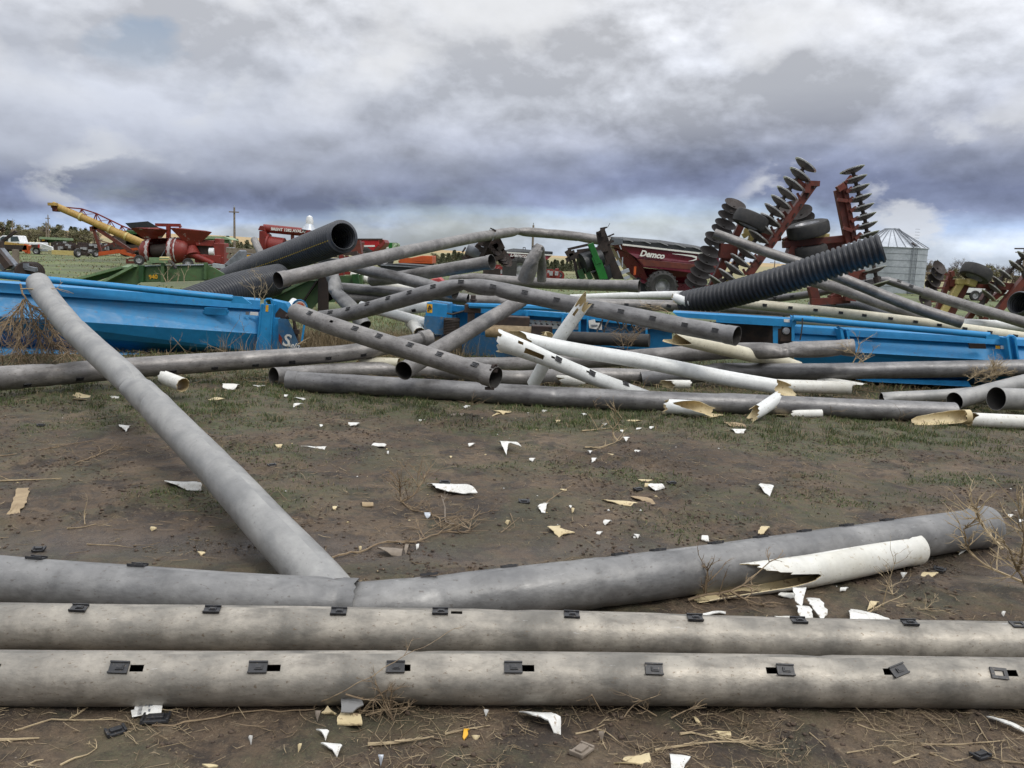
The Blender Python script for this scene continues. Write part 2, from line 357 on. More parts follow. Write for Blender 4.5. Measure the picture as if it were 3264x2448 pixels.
def terrain():
    ys = list(np.arange(1.2, 15, .035)); st = .035
    while ys[-1] < 9000: st *= 1.035; ys.append(ys[-1]+st)
    xs = list(np.arange(0, 8.5, .04)); st = .04
    while xs[-1] < 9000: st *= 1.06; xs.append(xs[-1]+st)
    xs = np.array([-v for v in xs[:0:-1]]+xs); ys = np.array([-60, -8, 0.]+ys)
    X, Y = np.meshgrid(xs, ys); Z = gh(X, Y); nx, ny = len(xs), len(ys)
    me = bpy.data.meshes.new('ground'); co = np.stack([X, Y, Z], -1).reshape(-1, 3)
    me.vertices.add(nx*ny); me.vertices.foreach_set('co', co.ravel())
    i = np.arange((ny-1)*nx).reshape(ny-1, nx)[:, :-1].ravel()
    q = np.stack([i, i+1, i+nx+1, i+nx], -1).ravel(); nf = len(i)
    me.loops.add(nf*4); me.loops.foreach_set('vertex_index', q)
    me.polygons.add(nf); me.polygons.foreach_set('loop_start', np.arange(nf)*4); me.polygons.foreach_set('loop_total', np.full(nf, 4))
    me.polygons.foreach_set('use_smooth', np.ones(nf, bool)); me.update(); me.validate()
    for nm, arr in (('grassy', grass_mask(X, Y)), ('wet', track(X, Y)*np.clip(fbm(X*.8, Y*2, 3)*2-.3, 0, 1))):
        a = me.attributes.new(nm, 'FLOAT', 'POINT'); a.data.foreach_set('value', arr.ravel())
    m = bpy.data.materials.new('soil'); m.use_nodes = True; nt = m.node_tree; MATS['soil'] = m
    b = nt.nodes['Principled BSDF']; tc = node(nt, 'ShaderNodeTexCoord'); V = tc.outputs['Object']
    def att(n): a = node(nt, 'ShaderNodeAttribute'); a.attribute_name = n; return a.outputs['Fac']
    n1 = noisen(nt, V, .8, 6, .6, .4); n2 = noisen(nt, V, 9, 7, .7, .3); n3 = noisen(nt, V, 60, 5, .7)
    soil = ramp(nt, n1, [(.35, (.051, .034, .020)), (.5, (.088, .060, .037)), (.66, (.137, .098, .062))])
    soil = mix(nt, .9, soil, ramp(nt, n2, [(.34, .38), (.48, .95), (.68, 1.4)]), 'MULTIPLY')
    soil = mix(nt, .6, soil, ramp(nt, n3, [(.35, .6), (.65, 1.35)]), 'MULTIPLY')
    dk = ramp(nt, noisen(nt, V, 2.2, 7, .7, .5), [(.50, 0), (.59, .85)])
    soil = mix(nt, dk, soil, (.026, .018, .013))
    soil = mix(nt, ramp(nt, noisen(nt, V, 45, 3, .6), [(.70, 0), (.74, .8)]), soil, (.3, .25, .2))
    wet = att('wet'); sn = noisen(nt, V, 26, 6, .75, 1.2); sm_ = mth(nt, 'MULTIPLY', ramp(nt, sn, [(.55, 0), (.62, .7)]), ramp(nt, noisen(nt, V, 1.7, 4), [(.4, .25), (.6, 1)]))
    soil = mix(nt, sm_, soil, (.20, .155, .10))
    ol = mth(nt, 'MULTIPLY', ramp(nt, noisen(nt, V, 1.1, 7, .7, .6), [(.48, 0), (.60, .6)]), ramp(nt, n3, [(.4, .3), (.6, 1)]))
    soil = mix(nt, ol, soil, (.075, .08, .038))
    soil = mix(nt, mth(nt, 'MULTIPLY', wet, .55), soil, (.084, .064, .050))
    sp = node(nt, 'ShaderNodeSeparateXYZ'); nt.links.new(V, sp.inputs[0]); yy = sp.outputs[1]
    g1 = noisen(nt, V, .12, 6, .65, .4); g2 = noisen(nt, V, 2.5, 7, .7)
    gnear = ramp(nt, n2, [(.35, (.045, .052, .020)), (.6, (.085, .098, .040))])
    gfar = ramp(nt, g1, [(.35, (.055, .06, .028)), (.47, (.085, .11, .038)), (.58, (.125, .165, .05)), (.7, (.15, .15, .06))])
    gfar = mix(nt, .7, gfar, ramp(nt, g2, [(.3, .7), (.7, 1.25)]), 'MULTIPLY')
    fy = ramp(nt, mth(nt, 'MULTIPLY', yy, .01), [(.15, 0), (.2, 1)])
    grass = mix(nt, fy, gnear, gfar)
    tan = mix(nt, noisen(nt, V, .02, 4), (.36, .29, .15), (.22, .22, .09))
    grass = mix(nt, ramp(nt, mth(nt, 'MULTIPLY', yy, .001), [(.09, 0), (.14, .7), (.3, 1)]), grass, tan)
    gm = mth(nt, 'MULTIPLY', att('grassy'), ramp(nt, mth(nt, 'ADD', noisen(nt, V, 14, 6, .7), mth(nt, 'MULTIPLY', fy, .4)), [(.42, .08), (.58, .85)]))
    nt.links.new(mix(nt, gm, soil, grass), b.inputs['Base Color'])
    rr = mth(nt, 'SUBTRACT', ramp(nt, n2, [(.3, .62), (.7, .95)]), mth(nt, 'MULTIPLY', wet, .62)); nt.links.new(rr, b.inputs['Roughness'])
    bn = node(nt, 'ShaderNodeBump'); bn.inputs['Strength'].default_value = .9; bn.inputs['Distance'].default_value = .03
    hh = mth(nt, 'ADD', n2, mth(nt, 'MULTIPLY', n3, .6)); nt.links.new(hh, bn.inputs['Height']); nt.links.new(bn.outputs[0], b.inputs['Normal'])
    me.materials.append(m); o = bpy.data.objects.new('ground', me); COL.objects.link(o); o['kind'] = 'structure'; return o
terrain()
def hills():
    mb = MB(); n = 120
    xs = [-5200+10400*i/n for i in range(n+1)]
    hf = lambda x: 7+20*math.exp(-((x+1250)/600)**2)+5*mn.noise(Vector((x*.0017, 2, 0)))+5*math.exp(-((x-1000)/400)**2)
    rows = [(2400, 0), (2650, .5), (2900, .85), (3200, 1), (3600, .8), (4400, -.4)]
    vs = [Vector((x, y+90*math.sin(x*.002), hf(x)*k-(3 if k <= 0 else 0))) for y, k in rows for x in xs]
    fs = [(r*(n+1)+i, r*(n+1)+i+1, (r+1)*(n+1)+i+1, (r+1)*(n+1)+i) for r in range(len(rows)-1) for i in range(n)]
    mb.add(vs, fs); o = obj('hills', mb, 'crop_tan', smooth='all'); o['kind'] = 'structure'
hills()
def raw_mesh(name, co, tri, mats, midx=None, smooth=False):
    me = bpy.data.meshes.new(name); me.vertices.add(len(co)); me.vertices.foreach_set('co', np.asarray(co, float).ravel())
    k = tri.shape[1]; nf = len(tri); me.loops.add(nf*k); me.loops.foreach_set('vertex_index', tri.ravel().astype(np.int32))
    me.polygons.add(nf); me.polygons.foreach_set('loop_start', np.arange(nf)*k); me.polygons.foreach_set('loop_total', np.full(nf, k))
    for m in mats: me.materials.append(MATS[m])
    if midx is not None: me.polygons.foreach_set('material_index', midx.astype(np.int32))
    if smooth: me.polygons.foreach_set('use_smooth', np.ones(nf, bool))
    me.update(); me.validate(); return me
def blades(name, x, y, hgt, wid, lean, mats, label, cat, frac=.5, z=None):
    n = len(x); a = rng.random(n)*6.283; ux, uy = np.cos(a), np.sin(a); z = gh(x, y)-.004 if z is None else z
    b = rng.random(n)*6.283; lx, ly = np.cos(b)*lean*hgt, np.sin(b)*lean*hgt
    co = np.zeros((n, 5, 3))
    for k, (t, wk) in enumerate(((0, 1), (0, -1), (.6, .7), (.6, -.7), (1, 0))):
        co[:, k, 0] = x+ux*wid*wk/2+lx*t*t; co[:, k, 1] = y+uy*wid*wk/2+ly*t*t; co[:, k, 2] = z+hgt*t*np.sqrt(np.clip(1-(lean*t)**2*.5, .1, 1))
    i = np.arange(n)*5; tri = np.concatenate([np.stack([i, i+1, i+3], 1), np.stack([i, i+3, i+2], 1), np.stack([i+2, i+3, i+4], 1)])
    mi = np.tile((rng.random(n) < frac).astype(int), 3)
    me = raw_mesh(name, co.reshape(-1, 3), tri, mats, mi); o = bpy.data.objects.new(name, me); COL.objects.link(o)
    return tag(o, label, cat, None, 'stuff')
def scatter(n, x0, x1, y0, y1, dens=None):
    x = rng.uniform(x0, x1, n); y = rng.uniform(y0, y1, n)
    if dens is not None: k = rng.random(n) < dens(x, y); x, y = x[k], y[k]
    return x, y
def vegetation():
    dn = lambda x, y: grass_mask(x, y)**1.3*np.clip(fbm(x*5, y*5, 3)*3-1.1, 0, 1)
    xa, ya = scatter(420000, -8, 9, 3.4, 14.5, dn)
    blades('grass', xa, ya, rng.uniform(.012, .042, len(xa))*(1+.9*(ya > 10.5)), rng.uniform(.005, .011, len(xa)), rng.uniform(.2, .9, len(xa)), ['grass_green', 'grass_dry'], 'short green weeds growing in patches on the bare soil', 'grass', .12)
    xb, yb = scatter(60000, -14, 14, 14.5, 30, lambda x, y: .25+.75*(fbm(x*2, y*2, 3) > .5))
    blades('field_grass', xb, yb, rng.uniform(.04, .15, len(xb)), rng.uniform(.012, .02, len(xb)), rng.uniform(.2, .8, len(xb)), ['pasture_green', 'grass_dry'], 'rough green and dry grass behind the pile of pipes', 'grass', .35)
    xs, ys = [], []
    for cx, cy, rx, ry, n in ((-4.1, 18.2, 1.3, 1.0, 3000), (-2.6, 18.2, 1.1, 1.2, 2600), (-1.9, 17.6, .8, .5, 1500), (-4.9, 15.9, .9, .3, 140), (1.2, 19.2, 1.5, .8, 600)):
        xs.append(rng.normal(cx, rx*.5, n)); ys.append(rng.normal(cy, ry*.5, n))
    xs = np.concatenate(xs); ys = np.concatenate(ys)
    blades('dry_grass', xs, ys, rng.uniform(.2, .62, len(xs)), rng.uniform(.005, .011, len(xs)), rng.uniform(.1, .6, len(xs)), ['grass_dry', 'straw'], 'tall dry yellow grass standing between the two blue headers', 'grass', .4)
    # far field tufts
    xf, yf = scatter(50000, -75, 75, 30, 120, lambda x, y: fbm(x*.5, y*.5, 3) > .5)
    blades('pasture', xf, yf, rng.uniform(.05, .13, len(xf)), rng.uniform(.05, .12, len(xf)), rng.uniform(.2, .8, len(xf)), ['pasture_green', 'grass_dry'], 'low pasture grass in the yard behind the machines', 'grass', .45)
vegetation()
def sticks(name, n, x0, x1, y0, y1, l0, l1, r0, r1, mats, label, cat, dens=None, lift=.01):
    x, y = scatter(n, x0, x1, y0, y1, dens); n = len(x); a = rng.random(n)*6.283; l = l0+(l1-l0)*rng.random(n)**2.5; r = rng.uniform(r0, r1, n)
    dz = rng.normal(0, .12, n)*l; co = np.zeros((n, 9, 3)); bend = rng.normal(0, .18, n)*l
    for k, t in enumerate((-.5, 0, .5)):
        cx = x+np.cos(a)*l*t-np.sin(a)*bend*(t == 0); cy = y+np.sin(a)*l*t+np.cos(a)*bend*(t == 0)
        cz = gh(cx, cy)+r+np.abs(dz)*(t+.5)+rng.random(n)*lift
        for j in range(3):
            q = 2.09*j; rr = r*(1 if k < 2 else .5)
            co[:, k*3+j, 0] = cx-np.sin(a)*rr*math.cos(q); co[:, k*3+j, 1] = cy+np.cos(a)*rr*math.cos(q); co[:, k*3+j, 2] = cz+rr*math.sin(q)
    i = np.arange(n)*9; fs = []
    for k in range(2):
        for j in range(3): fs.append(np.stack([i+k*3+j, i+k*3+(j+1) % 3, i+k*3+3+(j+1) % 3, i+k*3+3+j], 1))
    me = raw_mesh(name, co.reshape(-1, 3), np.concatenate(fs), mats, np.tile((rng.random(n) < .45).astype(int), 6)); o = bpy.data.objects.new(name, me); COL.objects.link(o)
    return tag(o, label, cat, None, 'stuff')
sticks('straw_litter', 22000, -4, 4, 2.3, 4.2, .012, .17, .0008, .0022, ['straw', 'twig'], 'broken straw and stems littering the soil before the nearest pipe', 'straw', lambda x, y: np.clip(fbm(x*2.5, y*2.5, 3)*3-.9, .05, 1))
sticks('stem_litter', 13000, -8, 8, 4.3, 13, .02, .16, .0012, .003, ['straw', 'twig'], 'thin dry stems scattered over the bare soil between the pipes', 'straw', lambda x, y: np.clip(fbm(x*1.6, y*1.6, 3)*3-1.0, .05, 1)*(1-.7*track(x, y)))
sticks('thatch', 6500, -12, 12, 13, 18.5, .05, .35, .002, .005, ['grass_dry', 'twig'], 'matted dry stalks lying under the pile of pipes', 'straw', None, .08)
def clods(name, n, x0, x1, y0, y1, r0, r1, mats, label, dens=None, fr=.15):
    x, y = scatter(n, x0, x1, y0, y1, dens); n = len(x); r = r0+(r1-r0)*rng.random(n)**3; z = gh(x, y)
    base = np.array([(1, 0, 0), (0, 1, 0), (-1, 0, 0), (0, -1, 0), (.1, .1, .8), (0, 0, -.5)], float); co = np.zeros((n, 6, 3)); a = rng.random(n)*6.3
    for k in range(6):
        s = r*rng.uniform(.6, 1.3, n); bx, by, bz = base[k]
        co[:, k, 0] = x+s*(bx*np.cos(a)-by*np.sin(a)); co[:, k, 1] = y+s*(bx*np.sin(a)+by*np.cos(a)); co[:, k, 2] = z+s*bz*.7+r*.15
    i = np.arange(n)*6; fs = [np.stack([i+p, i+q, i+4], 1) for p, q in ((0, 1), (1, 2), (2, 3), (3, 0))]+[np.stack([i+q, i+p, i+5], 1) for p, q in ((0, 1), (1, 2), (2, 3), (3, 0))]
    me = raw_mesh(name, co.reshape(-1, 3), np.concatenate(fs), mats, np.tile((rng.random(n) < fr).astype(int), 8), True); o = bpy.data.objects.new(name, me); COL.objects.link(o)
    return tag(o, label, 'soil', None, 'stuff')
cd = lambda x, y: np.clip(fbm(x*1.3+8, y*1.3+2, 3)*5-2.2, .04, 1)
clods('soil_clods', 90000, -8, 8, 2.3, 11.5, .002, .021, ['soil_crumb', 'brown_mud'], 'dark crumbs and clods of wet soil', cd, .4)
clods('plastic_crumbs', 450, -7, 7, 2.4, 12, .004, .022, ['shard_white', 'cream_inside'], 'crumbs of white and cream plastic in the soil', lambda x, y: np.clip(fbm(x*.7+4, y*.7, 2)*2.2-.6, .1, 1), .4)
# ---------------------------------------------------------------- pipes
def catmull(pts, sharp, step):
    out = []; segs = []; cur = [0]
    for i in range(1, len(pts)):
        cur.append(i)
        if i in sharp or i == len(pts)-1: segs.append(cur); cur = [i]
    for sg in segs:
        P = [pts[i] for i in sg]; P = [P[0]*2-P[1]]+P+[P[-1]*2-P[-2]]
        for k in range(1, len(P)-2):
            p0, p1, p2, p3 = P[k-1:k+3]; n = max(2, int((p2-p1).length/step))
            for j in range(n):
                t = j/n
                out.append(.5*((2*p1)+(p2-p0)*t+(2*p0-5*p1+4*p2-p3)*t*t+(3*p1-p0-3*p2+p3)*t**3))
    out.append(pts[-1]); return out
class Pipe: pass
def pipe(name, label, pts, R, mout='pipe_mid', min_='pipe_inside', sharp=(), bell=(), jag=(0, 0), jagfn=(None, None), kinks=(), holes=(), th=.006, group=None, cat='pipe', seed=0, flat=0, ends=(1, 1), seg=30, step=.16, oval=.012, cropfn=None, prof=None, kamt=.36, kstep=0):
    """pts: (pixel, Y) or (pixel, 'g') for a pipe lying on the ground"""
    W = []
    for p, d in pts:
        if d == 'g': q = G(p, R); q.z += 0; W.append(q)
        else: W.append(at(p, d))
    path = catmull(W, set(sharp), step)
    S = [0]
    for a, b in zip(path, path[1:]): S.append(S[-1]+(b-a).length)
    L = S[-1]; rnd = random.Random(seed+len(label))
    def interp(s):
        s = min(max(s, 0), L); k = 0
        import bisect
        k = min(max(bisect.bisect_right(S, s)-1, 0), len(S)-2); t = (s-S[k])/max(S[k+1]-S[k], 1e-9)
        return path[k].lerp(path[k+1], t)
    # kink list in arc length, from the sharp points and any (pixel-free) fractions
    ks = []
    for i in sharp:
        q = W[i]; j = min(range(len(path)), key=lambda j: (path[j]-q).length); ks.append((S[j], kamt, None))
    for fr, amt in kinks: ks.append((fr*L, amt, rnd.uniform(0, 6.28)))
    st = set(S)
    for s, a, _ in ks:
        for d in (-.3, -.2, -.13, -.08, -.045, -.02, 0, .02, .045, .08, .13, .2, .3): st.add(min(max(s+d*max(R/.13, .5), 0), L))
    for e, bl, sc_ in bell:
        for d in (0, .012, bl*.5, bl-.015, bl, bl+.03): st.add(min(max(d if e == 0 else L-d, 0), L))
    jmax = []
    for e in (0, 1):
        jm = jag[e]; jmax.append(jm)
        if jm:
            for f in (.15, .4, .7, 1.02): st.add(min(jm*f, L) if e == 0 else max(L-jm*f, 0))
    hh = []
    for (px, ln, a0, a1) in holes:
        s = min(S, key=lambda s: abs(proj(interp(s))[0]-px)) if px > 1 else px*L
        # refine
        best = min((s+d*.01 for d in range(-30, 31)), key=lambda t: abs(proj(interp(t))[0]-px)) if px > 1 else s
        hh.append((best-ln/2, best+ln/2, a0, a1)); st.add(max(best-ln/2, 0)); st.add(min(best+ln/2, L))
    st = sorted(st); ss = [st[0]]
    for s in st[1:]:
        if s-ss[-1] > 2e-3: ss.append(s)
    st = ss
    mid = interp(L/2); T0 = (interp(L*.5+.05)-interp(L*.5-.05)).normalized(); Uz = Vector((0, 0, 1))
    sgn = 1 if T0.cross(Uz).dot(CAMP-mid) > 0 else -1
    def frame(s):
        a, b = interp(max(s-.06, 0)), interp(min(s+.06, L)); T = (b-a).normalized()
        U = (Uz-T*Uz.dot(T)); U = U.normalized(); V = T.cross(U)*sgn
        return T, U, V
    angs = [2*math.pi*i/seg for i in range(seg)]
    if hh:
        for _, _, a0, a1 in hh: angs += [math.radians(a0), math.radians(a1)]
        angs = sorted(set(round(a % (2*math.pi), 4) for a in angs))
        aa = [angs[0]]
        for a in angs[1:]:
            if a-aa[-1] > .02 or any(abs(a-math.radians(h[2])) < 2e-3 or abs(a-math.radians(h[3])) < 2e-3 for h in hh): aa.append(a)
        angs = aa
    NA = len(angs)
    def jf(e, th_):
        if not jag[e]: return 0
        if jagfn[e]: v = jagfn[e](th_)
        else: v = .5+.5*math.sin(th_+seed)
        na = min(.11/jag[e], .9); v += na*.8*mn.noise(Vector((math.cos(th_)*3.1, math.sin(th_)*3.1, seed+e*7.)))+na*.7*mn.noise(Vector((math.cos(th_)*7, math.sin(th_)*7, seed*3.)))+na*.4*mn.noise(Vector((math.cos(th_)*17, math.sin(th_)*17, seed*5.)))
        return jag[e]*min(max(v, 0), 1)
    rings_o, rings_i = [], []
    for s in st:
        T, U, V = frame(s); c = interp(s); r = R
        if prof: r *= prof(s/L)
        if kstep:
            for sk, am_, ph_ in ks: r *= 1+(kstep if ph_ is None else kstep*.35)*(math.exp(-(s-sk)/.6) if s > sk+.004 else -.9*math.exp(-(sk-s)/.25))
        for e, bl, sc_ in bell:
            d = s if e == 0 else L-s
            if d <= bl+1e-4: r = R*sc_
            if d <= .013: r = R*(sc_+.03)
        ro, ri = [], []
        for th_ in angs:
            k = 1+oval*mn.noise(Vector((math.cos(th_), math.sin(th_), s*1.5+seed)))*2
            off = Vector((0, 0, 0))
            for sk, amt, ph in ks:
                g = math.exp(-((s-sk)/(R*1.25))**2); g2 = math.exp(-((s-sk)/(R*.22))**2)
                if ph is None:
                    k *= 1-g*amt*abs(math.cos(th_))**1.5+g*amt*.3*abs(math.sin(th_))
                    k *= 1-g2*.3*max(0, math.sin(th_*2+seed))
                else:
                    k *= 1-g*amt*max(0, math.cos(th_-ph))**1.2-g2*amt*.5*max(0, math.cos(th_-ph))
                k += g*.06*mn.noise(Vector((math.cos(th_)*2, math.sin(th_)*2, s*9+seed)))
            cu, cv = math.cos(th_)*(1-flat), math.sin(th_)*(1+flat*.55)
            d = (U*cu+V*cv)
            along = 0
            for e in (0, 1):
                if jag[e]:
                    dd = s if e == 0 else L-s; want = jf(e, th_)
                    if dd < want: along += (want-dd)*(1 if e == 0 else -1)
            p = interp(s+along) if along else c
            ro.append(p+d*r*k); ri.append(p+d*(r*k-th))
        rings_o.append(ro); rings_i.append(ri)
    mb = MB(); uvs = []; n = len(st); vs = [v for r in rings_o for v in r]+[v for r in rings_i for v in r]; fs = []; ms = []
    def cut(i, j):
        sm = (st[i]+st[i+1])/2; am = math.degrees((angs[j]+(angs[(j+1) % NA] if j+1 < NA else angs[0]+2*math.pi))/2) % 360
        return any(a < sm < b and (a0 % 360) < am < (a1 % 360) for a, b, a0, a1 in hh)
    o2 = n*NA; cuts = set()
    for i in range(n-1):
        for j in range(NA):
            j2 = (j+1) % NA
            if hh and cut(i, j): cuts.add((i, j)); continue
            a, b, c_, d_ = i*NA+j, i*NA+j2, (i+1)*NA+j2, (i+1)*NA+j
            v0, v1 = angs[j]*R, (angs[j2] if j2 else angs[0]+2*math.pi)*R
            fs.append((a, b, c_, d_)); ms.append(0); uvs.append(((st[i], v0), (st[i], v1), (st[i+1], v1), (st[i+1], v0)))
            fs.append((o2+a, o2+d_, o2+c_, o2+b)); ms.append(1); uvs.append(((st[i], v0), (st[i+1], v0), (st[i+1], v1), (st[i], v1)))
    for (i, j) in cuts:      # hole walls
        j2 = (j+1) % NA
        for (ii, jj, a, b) in ((i-1, j, i*NA+j, i*NA+j2), (i+1, j, (i+1)*NA+j2, (i+1)*NA+j), (i, j-1, (i+1)*NA+j, i*NA+j), (i, (j+1) % NA, i*NA+j2, (i+1)*NA+j2)):
            if (ii, jj % NA) not in cuts: fs.append((a, b, o2+b, o2+a)); ms.append(0); uvs.append(((0, 0),)*4)
    for e, i in ((0, 0), (1, n-1)):
        for j in range(NA):
            j2 = (j+1) % NA; a, b = i*NA+j, i*NA+j2
            fs.append((a, o2+a, o2+b, b) if e == 0 else (b, o2+b, o2+a, a)); ms.append(1 if jag[e] else 0); uvs.append(((0, 0), (0, .01), (.01, .01), (.01, 0)))
    mb.v, mb.f, mb.m, mb.uvs, mb.keepn = vs, fs, ms, uvs, True
    lo = min(path, key=lambda p: p.z); loc = Vector((mid.x, mid.y, max(0, lo.z-R)))
    P = Pipe(); P.name, P.label, P.mb, P.interp, P.frame, P.L, P.S, P.R, P.loc = name, label, mb, interp, frame, L, S, R, loc
    P.mats = [mout, min_]; P.cat = cat; P.group = group; P.k = prof
    P.emit = lambda: None
    return P
def proj(p):
    q = RM.transposed() @ (p-CAMP); return (CX-q.x/q.z*F, CY+q.y/q.z*F)
GATES = []
def finish_plain(P, smooth=True):
    o = obj(P.name, P.mb, P.mats, None, smooth=smooth, loc=P.loc); return tag(o, P.label, P.cat, P.group)
def s_at(P, px, axis=0):
    N = 400; return min((P.L*k/N for k in range(N+1)), key=lambda s: abs(proj(P.interp(s))[axis]-px))
def gate_mb(P, s, ang, size, rot=0, style=0):
    T, U, V = P.frame(s); a = math.radians(ang); d = (U*math.cos(a)+V*math.sin(a)).normalized(); W_ = T.cross(d).normalized()
    ca, sa = math.cos(rot), math.sin(rot); T2 = T*ca+W_*sa; W2 = W_*ca-T*sa
    c = P.interp(s)+d*(P.R*(P.k(s/P.L) if P.k else 1)+.003); l, w_ = size; M = Matrix((T2, W2, d)).transposed(); mb = MB(); t = .008
    if style == 3:       # bare frame with an open window
        for sx in (-1, 1): mb.box(c+T2*sx*l*.39, (l*.22, w_, t), M)
        for sy in (-1, 1): mb.box(c+W2*sy*w_*.37, (l*.56, w_*.26, t), M)
    else:
        mb.box(c, (l, w_, t), M)
        for sy in (-1, 1): mb.box(c+W2*sy*w_*.45+d*.005, (l*1.03, w_*.12, t+.004), M)
        mb.box(c+T2*l*.05+d*.0075, (l*.44, w_*.42, .006), M); mb.box(c+T2*l*.05+d*.0115, (l*.30, w_*.24, .005), M)
    return mb
def finish_gated(P, gates, size=(.095, .06), extra=None):
    """gates: list of (pixel x, angle deg from top towards the camera, rotation, style)"""
    t = thing(P.name, P.label, P.cat, P.loc, P.group)
    obj('tube', P.mb, P.mats, t, smooth=True)
    for g in gates:
        px, ang = g[0], g[1]; rot = g[2] if len(g) > 2 else 0; style = g[3] if len(g) > 3 else 0
        obj('gate', gate_mb(P, s_at(P, px), ang, size, rot, style), 'black_plastic', t)
    if extra: extra(t)
    return t
def OX(x): return x/.6777
# --- the two long pipes lying side by side in front
near = pipe('gated_pipe', 'tan grey gated pipe nearest the camera, black slide gates along its front', [(O(-260, 1462), 'g'), (O(300, 1466), 'g'), (O(900, 1464), 'g'), (O(1500, 1468), 'g'), (O(2480, 1478), 'g')], .127, 'pipe_tan', seed=3, step=.1,
            holes=[(OX(6), .062, 33, 48), (OX(310), .062, 33, 48), (OX(598), .062, 33, 48), (OX(874), .05, 33, 48), (OX(1136), .062, 33, 48), (OX(1652), .062, 33, 48), (OX(1900), .062, 33, 48), (OX(2160), .062, 33, 48)], kinks=[(.385, .05), (.72, .03)])
finish_gated(near, [(OX(274), 40, .03), (OX(562), 40), (OX(853), 40), (OX(1104), 40), (OX(1400), 41, .03), (OX(1680), 40, .04), (OX(1922), 38, -.35), (OX(2132), 42, .1, 3)], (.086, .057))
second = pipe('gated_pipe', 'tan grey gated pipe just behind the nearest one, small black gates on its crest', [(O(-280, 1352), 'g'), (O(300, 1358), 'g'), (O(700, 1362), 'g'), (O(1300, 1371), 'g'), (O(1750, 1385), 'g'), (O(2480, 1396), 'g')], .127, 'pipe_tan', seed=5, step=.1,
              holes=[(OX(985), .062, 2, 15)], kinks=[(.62, .06), (.47, .03)])
finish_gated(second, [(OX(178), 14, .05), (OX(460), 14), (OX(731), 15), (OX(950), 9), (OX(1233), 13, .04), (OX(1495), 11), (OX(1717), 8), (OX(1957), 8, .05), (OX(2188), 8, 0, 3)], (.084, .055))
# --- the folded pipe behind them
fold_l = pipe('gated_pipe', 'smooth grey pipe at left, its crumpled end meeting the diagonal pipe', [(O(-340, 1215), 'g'), (O(-20, 1253), 'g'), (O(300, 1278), 'g'), (O(560, 1296), 'g'), (O(772, 1304), 'g')], .150, 'pipe_mid', seed=11, jag=(0, .05), kinks=[(.97, .12)], step=.1)
finish_gated(fold_l, [(OX(73), -12), (OX(292), -12)], (.1, .06))
fold_r = pipe('gated_pipe', 'grey pipe at right of the foreground, belled end behind the short white pipe', [(O(752, 1318), 4.72), (O(900, 1304), 4.8), (O(1200, 1270), 'g'), (O(1500, 1232), 'g'), (O(1850, 1180), 'g'), (O(2130, 1138), 'g')], .158, 'pipe_mid', seed=13, bell=[(1, .14, 1.07)], kinks=[(.1, .08), (.3, .02)], step=.1)
finish_gated(fold_r, [(OX(930), -22, 0), (OX(1104), -22), (OX(1345), -22), (OX(1428), -20), (OX(1552), -20), (OX(1650), -20), (OX(1745), -20), (OX(1838), -20), (OX(1925), -20)], (.1, .05))
diag = pipe('crumpled_pipe', 'long pale grey pipe running diagonally from the blue header to the foreground', [(A(272, 120), 14.4), (A(330, 215), 13.7), (A(480, 400), 12.4), (A(610, 530), 11.4), (A(960, 850), 9.2), (N1(1060, 260), 8.1), (N1(1380, 590), 6.85), (N1(1720, 960), 5.75), (N1(2060, 1330), 4.95), (N1(2150, 1450), 4.72)], .150, 'pipe_pale', seed=17, sharp=(4,),
            kinks=[(.17, .12), (.245, .14), (.62, .07), (.8, .04)], step=.12, kamt=.5, kstep=.085, prof=lambda f: 1.28-.24*min(f/.6, 1)**.8-.02*f, flat=.0)
finish_plain(diag)
# ---------------------------------------------------------------- the pile
def jl(*tab):
    tab = sorted(tab); tab = [(tab[-1][0]-360, tab[-1][1])]+list(tab)+[(tab[0][0]+360, tab[0][1])]
    def f(th):
        d = math.degrees(th) % 360
        for (a, u), (b, v) in zip(tab, tab[1:]):
            if a <= d <= b: return u+(v-u)*(d-a)/max(b-a, 1e-6)
        return 0
    return f
PG = 'grey pipes heaped in the pile'; PW = 'broken white pipes in the pile'
def plain(label, pts, R, m='pipe_dark', name='grey_pipe', group=None, **k): return finish_plain(pipe(name, label, pts, R, m, group=group, **k))
def gated(label, pts, R, gates, m='pipe_dark', name='gated_pipe', size=(.1, .062), **k): return finish_gated(pipe(name, label, pts, R, m, **k), gates, size)
def BX(x): return B(x, 0)[0]
def CXx(x): return C(x, 0)[0]
def DX(x): return D(x, 0)[0]
def AX(x): return A(x, 0)[0]
# left, lying before the blue header
gated('dented grey gated pipe crossing under the diagonal pipe at left', [(A(-160, 800), 10.9), (A(60, 782), 11.3), (A(540, 745), 12.0), (A(1000, 708), 12.6), (A(1600, 668), 13.3), (A(2212, 628), 14.0), (B(800, 792), 14.4), (B(1200, 725), 14.9), (B(1400, 690), 15.2)], .165,
      [(AX(165), 128), (AX(535), 118), (AX(1205), 120), (AX(1495), 118), (AX(1790), 118), (AX(2045), 116), (BX(305), 112), (BX(585), 105), (BX(860), 112), (BX(1400), 40)], 'pipe_brown', size=(.1, .05), bell=[(1, .18, 1.06)], kinks=[(.075, .1), (.15, .14)], seed=21, prof=lambda f: 1.0-.18*f)
